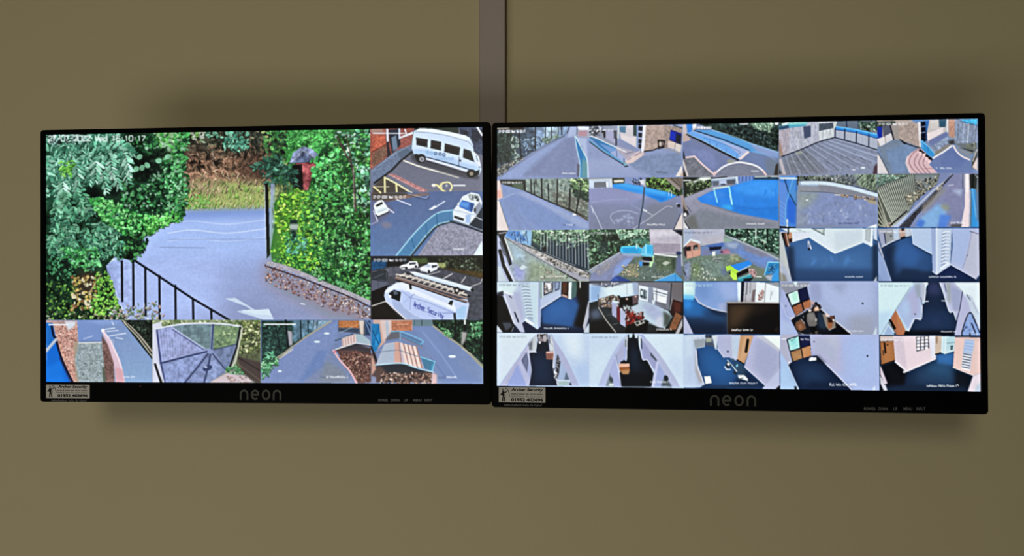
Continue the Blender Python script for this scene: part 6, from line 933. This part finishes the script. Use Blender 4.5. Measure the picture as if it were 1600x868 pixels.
def feed_r24(f):  # pink-lit hallway
    f.bg('10305c', '0f2c58')
    f.P('400,380 780,220 760,380 900,460 700,560 420,520', '1c4c84', 40, .9); f.P('600,240 785,215 770,350 620,330', '2f7cd4', 14); f.P('560,320 760,340 740,440 520,420', '20609c', 30, .8); f.P('70,340 210,300 320,410 300,540 130,560', '080c18', 16); f.P('780,380 960,440 910,600 780,560', '0a1220', 20, .9); f.P('140,540 900,540 900,600 140,600', '0f2444', 16, .8)
    f.P('60,60 210,60 200,120 65,125', 'd8c0b8', 3); f.P('65,115 200,105 210,295 75,340', 'a86838'); f.P('80,130 180,120 195,280 100,310', 'b87440', 14); f.L('105,130 115,220', 18, '20100c'); f.L('92,200 98,245', 8, '20100c'); f.E(135, 145, 8, 10, '3c2010'); f.L('65,115 200,105', 8, '4c3024'); f.L('70,340 205,295', 8, '2c1810')
    f.P('190,60 600,60 600,280 320,405 210,310', 'ecd0dc'); f.P('200,70 290,70 330,400 215,300', 'dcc4d8', 8); f.P('290,70 410,70 400,220 600,230 600,270 330,400', 'f0d4e0', 8); f.P('540,60 605,60 600,270 560,270', 'e4e4f8', 6); f.L('210,310 320,402 600,280', 11, 'f8ecf4'); f.P('205,300 260,330 250,350', 'f0e8f4', 4); f.E(298, 407, 15, 10, 'e8f0f4')
    f.P('410,70 535,60 540,180 415,210', '4c4458')
    for i in range(3):
        for k in range(4): f.P([(418 + i * 40, 75 + k * 32 - i * 4), (448 + i * 40, 71 + k * 32 - i * 4), (449 + i * 40, 97 + k * 32 - i * 4), (420 + i * 40, 101 + k * 32 - i * 4)], ('f0ecf4', 'dcd8ec', 'f8f0f0')[(i + k) % 3], 1)
    f.P('595,60 660,60 655,225 595,235', 'd8bca4', 3); f.P('600,65 625,65 620,130 605,135', 'a88468', 3); f.L('598,238 650,222', 10, '101828'); f.P('660,62 790,65 785,205 690,235 655,220', 'bce4f0'); f.P('700,65 790,70 780,190 715,190', 'acdce8', 6); f.L('712,130 785,120', 6, '6c98a8'); f.P('745,155 770,150 768,168 746,172', '1c3038', 1); f.P('745,178 768,175 766,190 746,195', '24404c', 1); f.L('700,70 690,230', 9, 'dcf4fc'); f.L('665,70 660,215', 14, 'e0f4f8', .8)
    f.P('790,70 1035,75 1035,420 965,440 770,365', 'f0c0b8'); f.P('795,80 885,90 850,360 775,350', 'f4c8bc', 6); f.P('970,110 1035,120 1030,420 940,400', 'f0c4bc', 10); f.P('800,70 1030,75 1030,115 890,90', 'e0b8b0', 5); f.P('885,90 975,100 935,390 850,370', 'b8c8e8', 3); f.P('885,95 975,105 960,220 870,220', '9cbcf0', 6)
    for k in range(6): f.L([(872 - k * 3, 232 + k * 25), (945 - k * 4, 245 + k * 25)], 8, '3c445c', .85); f.L([(868 - k * 3, 244 + k * 25), (940 - k * 4, 258 + k * 25)], 9, 'f0f4fc', .9)
    for k in range(4): f.L([(890 - k * 2, 110 + k * 30), (970 - k * 3, 120 + k * 30)], 6, 'dce8fc', .7)
    f.P('850,360 935,385 930,400 845,375', 'fcf4f4', 2); f.L('770,362 850,395 965,440', 9, 'fce4e0'); f.P('965,440 1035,420 1038,605 910,605', 'e8d4e4', 3); f.P('1000,540 1036,500 1036,600 980,600', 'b0c8e0', 10)
    f.P('62,340 80,380 135,520 110,530 65,430', 'e0c8dc', 3); f.P('62,440 110,520 135,590 100,590 65,520', 'd8d0e4', 3); f.P('66,520 95,590 66,600', '101420', 3); f.L('105,530 135,520', 7, '0c1020', .7)
    f.carpet()
    f.TS(70, 355, 90, 108, 'f0e8f0', .7); f.CAP(515, 808, 532, 550, 'ffffff', '9 6 7 1', 1); f.L('812,528 822,540', 7, 'ffffff')
RIGHT_FEEDS = [
    (0, 0, 1, 1, feed_r0, (765, 180, 8.267), 'tile with a tarmac path beside a blue rail'),
    (1, 0, 1, 1, feed_r1, (912, 180, 8.267), 'tile with a brick building and a blue ramp rail'),
    (2, 0, 1, 1, feed_r2, (1062, 180, 8.267), 'tile with a long blue ramp and a white arc'),
    (3, 0, 1, 1, feed_r3, (1210, 175, 8.267), 'tile with weathered timber decking'),
    (4, 0, 1, 1, feed_r4, (1365, 172, 8.267), 'tile with curved pink steps'),
    (0, 1, 1, 1, feed_r5, (765, 270, 8.681), 'tile with a path along a dark fence'),
    (1, 1, 1, 1, feed_r6, (912, 270, 8.681), 'tile with a marked playground and a pole'),
    (2, 1, 1, 1, feed_r7, (1062, 270, 8.681), 'tile with a bright blue court and goal'),
    (3, 1, 1, 1, feed_r8, (1210, 265, 8.681), 'tile with a yard and a blue gate'),
    (4, 1, 1, 1, feed_r9, (1365, 265, 8.678), 'tile with a slatted wooden fence'),
    (0, 2, 1, 1, feed_r10, (765, 350, 8.681), 'tile with grass below a palisade fence'),
    (1, 2, 1, 1, feed_r11, (912, 350, 8.681), 'tile with turquoise garden play equipment'),
    (2, 2, 1, 1, feed_r12, (1062, 350, 8.681), 'tile with a playhouse and a blue table'),
    (3, 2, 1, 1, feed_r13, (1210, 350, 8.681), 'tile with a bright blue hall floor'),
    (4, 2, 1, 1, feed_r14, (1365, 350, 8.678), 'tile with a blue floor and a white slatted door'),
    (0, 3, 1, 1, feed_r15, (765, 430, 8.681), 'tile with white slats and framed noticeboards'),
    (1, 3, 1, 1, feed_r16, (912, 430, 8.681), 'tile with a dim cluttered room'),
    (2, 3, 1, 1, feed_r17, (1062, 430, 8.681), 'tile with a curved wall and a dark brown panel'),
    (3, 3, 1, 1, feed_r18, (1210, 430, 8.681), 'tile with a desk, chair and boards in a corner'),
    (4, 3, 1, 1, feed_r19, (1365, 430, 8.678), 'tile with a dark blue corridor and orange door'),
    (0, 4, 1, 1, feed_r20, (765, 515, 6.944), 'tile with a corridor and a small brick-red box'),
    (1, 4, 1, 1, feed_r21, (912, 515, 6.944), 'tile with a corridor and an orange box'),
    (2, 4, 1, 1, feed_r22, (1062, 515, 6.944), 'tile with a blue carpet and loose white items'),
    (3, 4, 1, 1, feed_r23, (1210, 515, 6.944), 'tile with a blank wall and dark blue floor'),
    (4, 4, 1, 1, feed_r24, (1365, 515, 6.2), 'tile with pink walls around a blue hallway')]

# ---------------------------------------------------------------- the two monitors
SW, SH = 0.531, 0.2987                             # lit screen area
M_bezel = mat('black_glossy_plastic', (.002, .002, .0025), .5, .03)
M_shell = mat('black_matt_plastic', (.010, .010, .011), .55, .4)
M_panel = mat('screen_black', (.003, .003, .004), .3, .3)
M_steel = mat('dark_steel_mount', (.03, .03, .032), .45, .5)
M_logo = mat('grey_logo_print', (.062, .067, .055), .5, .3)
M_label = mat('pale_grey_print', (.17, .17, .175), .6, .3)
M_paper = mat('grey_sticker_paper', (.62, .60, .57), .7, .2, .10, 220)
M_ink = mat('black_ink', (.012, .010, .010), .7, .2)
M_faint = mat('faint_grey_ink', (.28, .28, .30), .7, .2)
M_led = mat('dark_red_indicator', (.10, .008, .006), .4)
M_trunk = mat('grey_white_plastic_trunking', (.44, .38, .345), .55, .25, .03, 25)
def lit_material():
    m = bpy.data.materials.new('lit_screen_picture'); m.use_nodes = True; nt = m.node_tree; b = nt.nodes['Principled BSDF']
    at = nt.nodes.new('ShaderNodeAttribute'); at.attribute_name = 'picture'
    b.inputs['Base Color'].default_value = (.003, .003, .004, 1); b.inputs['Roughness'].default_value = .35; b.inputs['Specular IOR Level'].default_value = .2
    nt.links.new(at.outputs['Color'], b.inputs['Emission Color']); b.inputs['Emission Strength'].default_value = 1.0
    return m
M_lit = lit_material()
def to_linear(c): return np.where(c <= .04045, c / 12.92, ((c + .055) / 1.055) ** 2.4)
def grid_mesh(name, x0, x1, z0, z1, y, nx, nz, cols, m, parent):
    """a flat panel of nx by nz cells facing the room, one colour per corner"""
    xs = np.linspace(x0, x1, nx + 1); zs = np.linspace(z0, z1, nz + 1); X, Z = np.meshgrid(xs, zs)
    co = np.stack([X, np.full_like(X, y), Z], -1).reshape(-1, 3).astype(np.float32)
    i = (np.arange(nz)[:, None] * (nx + 1) + np.arange(nx)[None]).reshape(-1)
    q = np.stack([i, i + nx + 1, i + nx + 2, i + 1], 1).astype(np.int32)
    me = bpy.data.meshes.new(name); me.vertices.add(len(co)); me.vertices.foreach_set('co', co.ravel())
    me.loops.add(q.size); me.loops.foreach_set('vertex_index', q.ravel()); me.polygons.add(len(q))
    me.polygons.foreach_set('loop_start', np.arange(0, q.size, 4, dtype=np.int32)); me.update(calc_edges=True)
    a = me.color_attributes.new('picture', 'FLOAT_COLOR', 'POINT')
    a.data.foreach_set('color', np.c_[to_linear(cols), np.ones(len(cols))].astype(np.float32).ravel())
    me.materials.append(m); o = bpy.data.objects.new(name, me); sc.collection.objects.link(o); o.parent = parent
    return o
def ring(bm, ox0, ox1, oz0, oz1, ix0, ix1, iz0, iz1, yf, yb, r=.004, n=5):
    """picture-frame shape with rounded outer corners"""
    def rr(x0, x1, z0, z1, rad):
        out = []
        for cx, cz, a0 in ((x1 - rad, z1 - rad, 0), (x0 + rad, z1 - rad, 90), (x0 + rad, z0 + rad, 180), (x1 - rad, z0 + rad, 270)):
            for k in range(n): a = math.radians(a0 + 90 * k / (n - 1)); out.append((cx + rad * math.cos(a), cz + rad * math.sin(a)))
        return out
    O = rr(ox0, ox1, oz0, oz1, r); Oi = rr(ox0 + .0008, ox1 - .0008, oz0 + .0008, oz1 - .0008, r - .0008); I = rr(ix0, ix1, iz0, iz1, .0004); N = len(O)
    V = [[bm.verts.new((x, y, z)) for x, z in L] for L, y in ((I, yb), (I, yf), (Oi, yf), (O, yf + .0008), (O, yb))]
    for A, B in zip(V[:-1], V[1:]):
        for k in range(N): bm.faces.new((A[k], A[(k + 1) % N], B[(k + 1) % N], B[k]))
    for k in range(N): bm.faces.new((V[-1][k], V[-1][(k + 1) % N], V[0][(k + 1) % N], V[0][k]))
def text_mesh(name, body, fit, m, parent, bold=0.0, shear=0.0, thick=.00012):
    """lettering fitted to the box (x0, x1, z0, z1, y) on the front of a part"""
    cu = bpy.data.curves.new(name, 'FONT'); cu.body = body; cu.size = 1; cu.extrude = .01; cu.offset = bold; cu.shear = shear; cu.resolution_u = 3
    t = bpy.data.objects.new(name, cu); sc.collection.objects.link(t)
    dg = bpy.context.evaluated_depsgraph_get(); me = bpy.data.meshes.new_from_object(t.evaluated_get(dg)); bpy.data.objects.remove(t); bpy.data.curves.remove(cu)
    n = len(me.vertices); v = np.zeros(n * 3, np.float32); me.vertices.foreach_get('co', v); v = v.reshape(-1, 3); lo, hi = v.min(0), v.max(0)
    x0, x1, z0, z1, y = fit; out = np.empty_like(v)
    out[:, 0] = x0 + (v[:, 0] - lo[0]) / (hi[0] - lo[0]) * (x1 - x0); out[:, 2] = z0 + (v[:, 1] - lo[1]) / (hi[1] - lo[1]) * (z1 - z0)
    out[:, 1] = y - (v[:, 2] - lo[2]) / (hi[2] - lo[2]) * thick
    me.vertices.foreach_set('co', out.ravel()); me.materials.clear(); me.materials.append(m); me.name = name
    o = bpy.data.objects.new(name, me); sc.collection.objects.link(o); o.parent = parent
    return o
def ribbon(bm, pts, w, y, thick=.00015, closed=False):
    """flat raised stroke through points (x, z)"""
    p = np.array(pts, float); n = len(p); L = []
    for i in range(n):
        a = p[(i - 1) % n] if closed or i else p[0]; b = p[(i + 1) % n] if closed or i < n - 1 else p[-1]
        d = b - a; d /= np.hypot(*d) + 1e-12; nr = np.array((-d[1], d[0])) * w / 2
        L.append([bm.verts.new((q[0], yy, q[1])) for q, yy in ((p[i] - nr, y), (p[i] - nr, y - thick), (p[i] + nr, y - thick), (p[i] + nr, y))])
    for i in range(n if closed else n - 1):
        A, B = L[i], L[(i + 1) % n]
        for k in range(4): bm.faces.new((A[k], A[(k + 1) % 4], B[(k + 1) % 4], B[k]))
    if not closed: bm.faces.new(L[0]); bm.faces.new(L[-1][::-1])
def arc(cx, cz, rx, rz, a0, a1, n=18):
    return [(cx + rx * math.cos(math.radians(a0 + (a1 - a0) * k / n)), cz + rz * math.sin(math.radians(a0 + (a1 - a0) * k / n))) for k in range(n + 1)]
def logo(bm, x0, x1, z0, z1, y):
    """the four rounded letters n e o n"""
    h = z1 - z0; w = (x1 - x0); t = h * .175; lw = w * .205; gap = (w - 4 * lw) / 3
    for i, ch in enumerate('neon'):
        a = x0 + i * (lw + gap) + t / 2; b = x0 + i * (lw + gap) + lw - t / 2; cx = (a + b) / 2; r = (b - a) / 2; lo, hi = z0 + t / 2, z1 - t / 2; cz = (lo + hi) / 2; rz = (hi - lo) / 2
        if ch == 'n': ribbon(bm, [(a, z0)] + [(a, hi - r)] + arc(cx, hi - r, r, r, 180, 0, 14)[1:] + [(b, z0)], t, y)
        elif ch == 'o': ribbon(bm, arc(cx, cz, r, rz, 0, 360, 28)[:-1], t, y, closed=True)
        else: ribbon(bm, [(a + t * .4, cz), (b, cz)] + arc(cx, cz, r, rz, 0, 310, 26)[1:], t, y)
def archer(bm, x0, x1, z0, z1, y):
    """standing archer drawing a bow, drawn in ink strokes"""
    def p(u, v): return (x0 + u * (x1 - x0), z0 + v * (z1 - z0))
    s = (x1 - x0)
    for pts, w in ((((.30, .95), (.26, .86), (.32, .78)), .10), (((.30, .76), (.30, .60), (.34, .42)), .20), (((.34, .42), (.26, .22), (.24, 0)), .12), (((.36, .42), (.46, .22), (.48, 0)), .12),
                   (((.30, .68), (.10, .56), (.04, .44)), .09), (((.34, .66), (.55, .66), (.72, .80)), .09), (((.12, .50), (.30, .56), (.20, .42)), .10)):
        ribbon(bm, [p(*q) for q in pts], w * s, y)
    ribbon(bm, [p(.55, .98), p(.74, .90), p(.86, .74), p(.92, .56), p(.96, .36)], .06 * s, y); ribbon(bm, [p(.55, .98), p(.40, .62), p(.60, .40)], .03 * s, y)

def word_runs(bm, x0, x1, z0, z1, y, words, wt):
    """print too small to read: upright and level letter strokes in word-length runs"""
    n = sum(words) + len(words) - 1; ad = (x1 - x0) / n; x = x0; k = 0; h = z1 - z0
    for wd in words:
        for i in range(wd):
            k += 1; top = z1 if i == 0 or k % 4 == 0 else z0 + h * .72
            ribbon(bm, [(x + ad * .2, z0), (x + ad * .2, top)], ad * wt * .6, y); zz = (z0 + h * .1, z0 + h * .4, top - h * .1)[k % 3]
            ribbon(bm, [(x + ad * .2, zz), (x + ad * .8, zz)], h * .28 * wt / .5, y); x += ad
        x += ad

def make_monitor(label, loc, rot, quad, splits, feeds, sat, seed, bez, logo_px, sticker_px, labels_px, led_px):
    root = bpy.data.objects.new('cctv_monitor', None); sc.collection.objects.link(root); root.empty_display_size = .1
    root.matrix_world = Matrix.Translation(loc) @ Matrix(rot).to_4x4(); tag(root, label, 'monitor', 'wall monitors')
    l, r, t, b = bez; hx, hz = SW / 2, SH / 2; X0, X1, Z0, Z1 = -hx - l, hx + r, -hz - b, hz + t; FY = -.0022       # FY: front of the bezel
    bm = bmesh.new(); ring(bm, X0, X1, Z0, Z1, -hx, hx, -hz, hz, FY, .012); obj('bezel_frame', bm, M_bezel, root)
    bm = bmesh.new(); box(bm, X0 + .001, X1 - .001, .012, .030, Z0 + .001, Z1 - .001, .006, 3); box(bm, X0 + .10, X1 - .10, .030, .052, Z0 + .06, Z1 - .07, .008, 3); obj('rear_housing', bm, M_shell, root)
    bm = bmesh.new(); box(bm, -.06, .06, .052, .058, -.06, .06); box(bm, -.02, .02, .058, WALL_Y - .020, -.02, .02); box(bm, -.05, .05, WALL_Y - .021, WALL_Y - .006, -.09, .09); obj('wall_mount', bm, M_steel, root)
    panel = boxobj('screen_panel', (-hx - .0005, hx + .0005, .0006, .011, -hz - .0005, hz + .0005), M_panel, root)
    # pictures
    q = np.array(quad); n = len(splits) - 1
    cv = Canvas(int(q[:, 0].min()) - 4, int(q[:, 1].min()) - 4, int(q[:, 0].max()) + 6, int(q[:, 1].max()) + 6)
    Hm = homography([(0, 0), (1, 0), (1, 1), (0, 1)], quad)
    rects = []
    for i, (c, rw, w, h, fn, crop, cap) in enumerate(feeds):
        u0, u1, v0, v1 = c / n, (c + w) / n, splits[rw], splits[rw + h]
        fn(Feed(cv, hmap(Hm, [(u0, v0), (u1, v0), (u1, v1), (u0, v1)]), crop, i + 11)); rects.append((u0, u1, v0, v1, cap))
    pic = finish(cv, sat, seed)
    for u0, u1, v0, v1, cap in rects:
        nx, nz = int((u1 - u0) * (q[1, 0] - q[0, 0]) * DENS), int((v1 - v0) * (q[2, 1] - q[1, 1]) * DENS)
        U, V = np.meshgrid(np.linspace(u0, u1, nx + 1), np.linspace(v0, v1, nz + 1))
        e = .0012; uv = np.c_[np.clip(U.ravel(), u0 + e, u1 - e), np.clip(V.ravel(), v0 + e, v1 - e)]
        o = grid_mesh('camera_feed', -hx + u0 * SW, -hx + u1 * SW, hz - v0 * SH, hz - v1 * SH, 0.0, nx, nz, sample(pic, cv, hmap(Hm, uv)), M_lit, panel)
        o['label'] = cap
    # print and stickers on the lower bezel: pixel measures turned into millimetres on the monitor's face
    Hi = homography(quad, [(-hx, hz), (hx, hz), (hx, -hz), (-hx, -hz)])
    def span(x0, y0, x1, y1):
        a = hmap(Hi, [(x0, y0), (x1, y0), (x1, y1), (x0, y1)]); return (a[0, 0] + a[3, 0]) / 2, (a[1, 0] + a[2, 0]) / 2, (a[2, 1] + a[3, 1]) / 2, (a[0, 1] + a[1, 1]) / 2
    bm = bmesh.new(); logo(bm, *span(*logo_px), FY); o = obj('brand_logo', bm, M_logo, root); o['label'] = 'grey lettering reading neon'
    for word, (x0, x1) in zip(('POWER', 'DOWN', 'UP', 'MENU', 'INPUT'), labels_px[0]):
        text_mesh('button_label', word, (*span(x0, labels_px[1], x1, labels_px[2]), FY), M_label, root, .012)
    x0, x1, z0, z1 = span(*sticker_px); w, h = x1 - x0, z1 - z0
    st = boxobj('sticker', (x0, x1, FY - .0002, FY, z0, z1), M_paper, root); st['label'] = 'grey paper sticker with archer drawing and telephone number'
    y = FY - .0002
    bm = bmesh.new(); archer(bm, x0 + w * .03, x0 + w * .24, z0 + h * .06, z0 + h * .96, y); obj('archer_emblem', bm, M_ink, st)
    text_mesh('sticker_text', 'Archer Security', (x0 + w * .265, x0 + w * .955, z0 + h * .69, z0 + h * .97, y), M_ink, st, .035, .25)
    for za, zb, wt in ((.515, .625, .55), (.355, .465, .35)):
        bm = bmesh.new(); word_runs(bm, x0 + w * .265, x0 + w * .95, z0 + h * za, z0 + h * zb, y, (8, 6, 4, 6, 7), wt); obj('sticker_small_print', bm, M_ink, st)
    text_mesh('sticker_text', '01952 403696', (x0 + w * .265, x0 + w * .955, z0 + h * .07, z0 + h * .31, y), M_ink, st, .05)
    bm = bmesh.new(); word_runs(bm, x0 + w * .12, x0 + w * .93, z0 - h * .25, z0 - h * .11, FY, (16, 6, 3, 7), .4); obj('bezel_small_print', bm, M_faint, root)
    if led_px:
        a = hmap(Hi, [led_px])[0]; bm = bmesh.new(); bmesh.ops.create_circle(bm, cap_ends=True, radius=.0008, segments=12, matrix=Matrix.Translation((a[0], FY - .0001, a[1])) @ Matrix.Rotation(math.pi / 2, 4, 'X')); obj('indicator_light', bm, M_led, root)
    return root
DENS = 1.15
make_monitor('left wall monitor showing one large driveway view with seven small camera tiles', (-0.27390522, 0.00145969, 1.62083413),
    ((0.99990871, -0.01338547, -0.0018432), (0.01337243, 0.99988665, -0.0069189), (0.0019356, 0.00689362, 0.99997437)),
    [(72.15, 210.44), (753.74, 198.13), (755.34, 599.33), (72.25, 596.22)], [0, .25, .5, .75, 1], LEFT_FEEDS, .95, 3, (.0064, .0092, .0056, .0238),
    (376, 608, 440.6, 623.8), (74, 600.3, 141.9, 621), (((592, 607), (611.5, 625), (632, 637.8), (646.6, 659), (664, 676)), 622.2, 626.4), (220.8, 602.6))
make_monitor('right wall monitor showing a grid of twenty-five small camera tiles', (0.27390522, -0.00145969, 1.61916587),
    ((0.99990839, 0.01338296, 0.00202737), (-0.0133966, 0.99988666, 0.00686953), (-0.0019352, -0.00689606, 0.99997435)),
    [(776.9, 199.7), (1527.55, 185.19), (1532.12, 611.42), (776.43, 602.53)], [0, .1985, .398, .5965, .795, 1], RIGHT_FEEDS, .58, 5, (.0058, .0072, .0057, .0243),
    (1108.8, 616.6, 1180.8, 633.6), (779.8, 604.6, 852.4, 627.9), (((1349, 1367), (1371.5, 1386), (1394.8, 1401), (1410.6, 1424), (1430.6, 1445)), 635.4, 640.2), None)

# ---------------------------------------------------------------- cable trunking on the wall above
tr = bpy.data.objects.new('cable_trunking', None); sc.collection.objects.link(tr); tr.location = (-0.0159, WALL_Y, 1.45); tr.empty_display_size = .05
tag(tr, 'pale plastic cable trunking running up the wall above the monitors', 'trunking')
boxobj('trunking_base', (-.0172, .0172, -.010, 0, 0, 1.10), M_trunk, tr, .0008)
boxobj('trunking_lid', (-.0180, .0180, -.0165, -.0095, 0, 1.10), M_trunk, tr, .0022, 3)
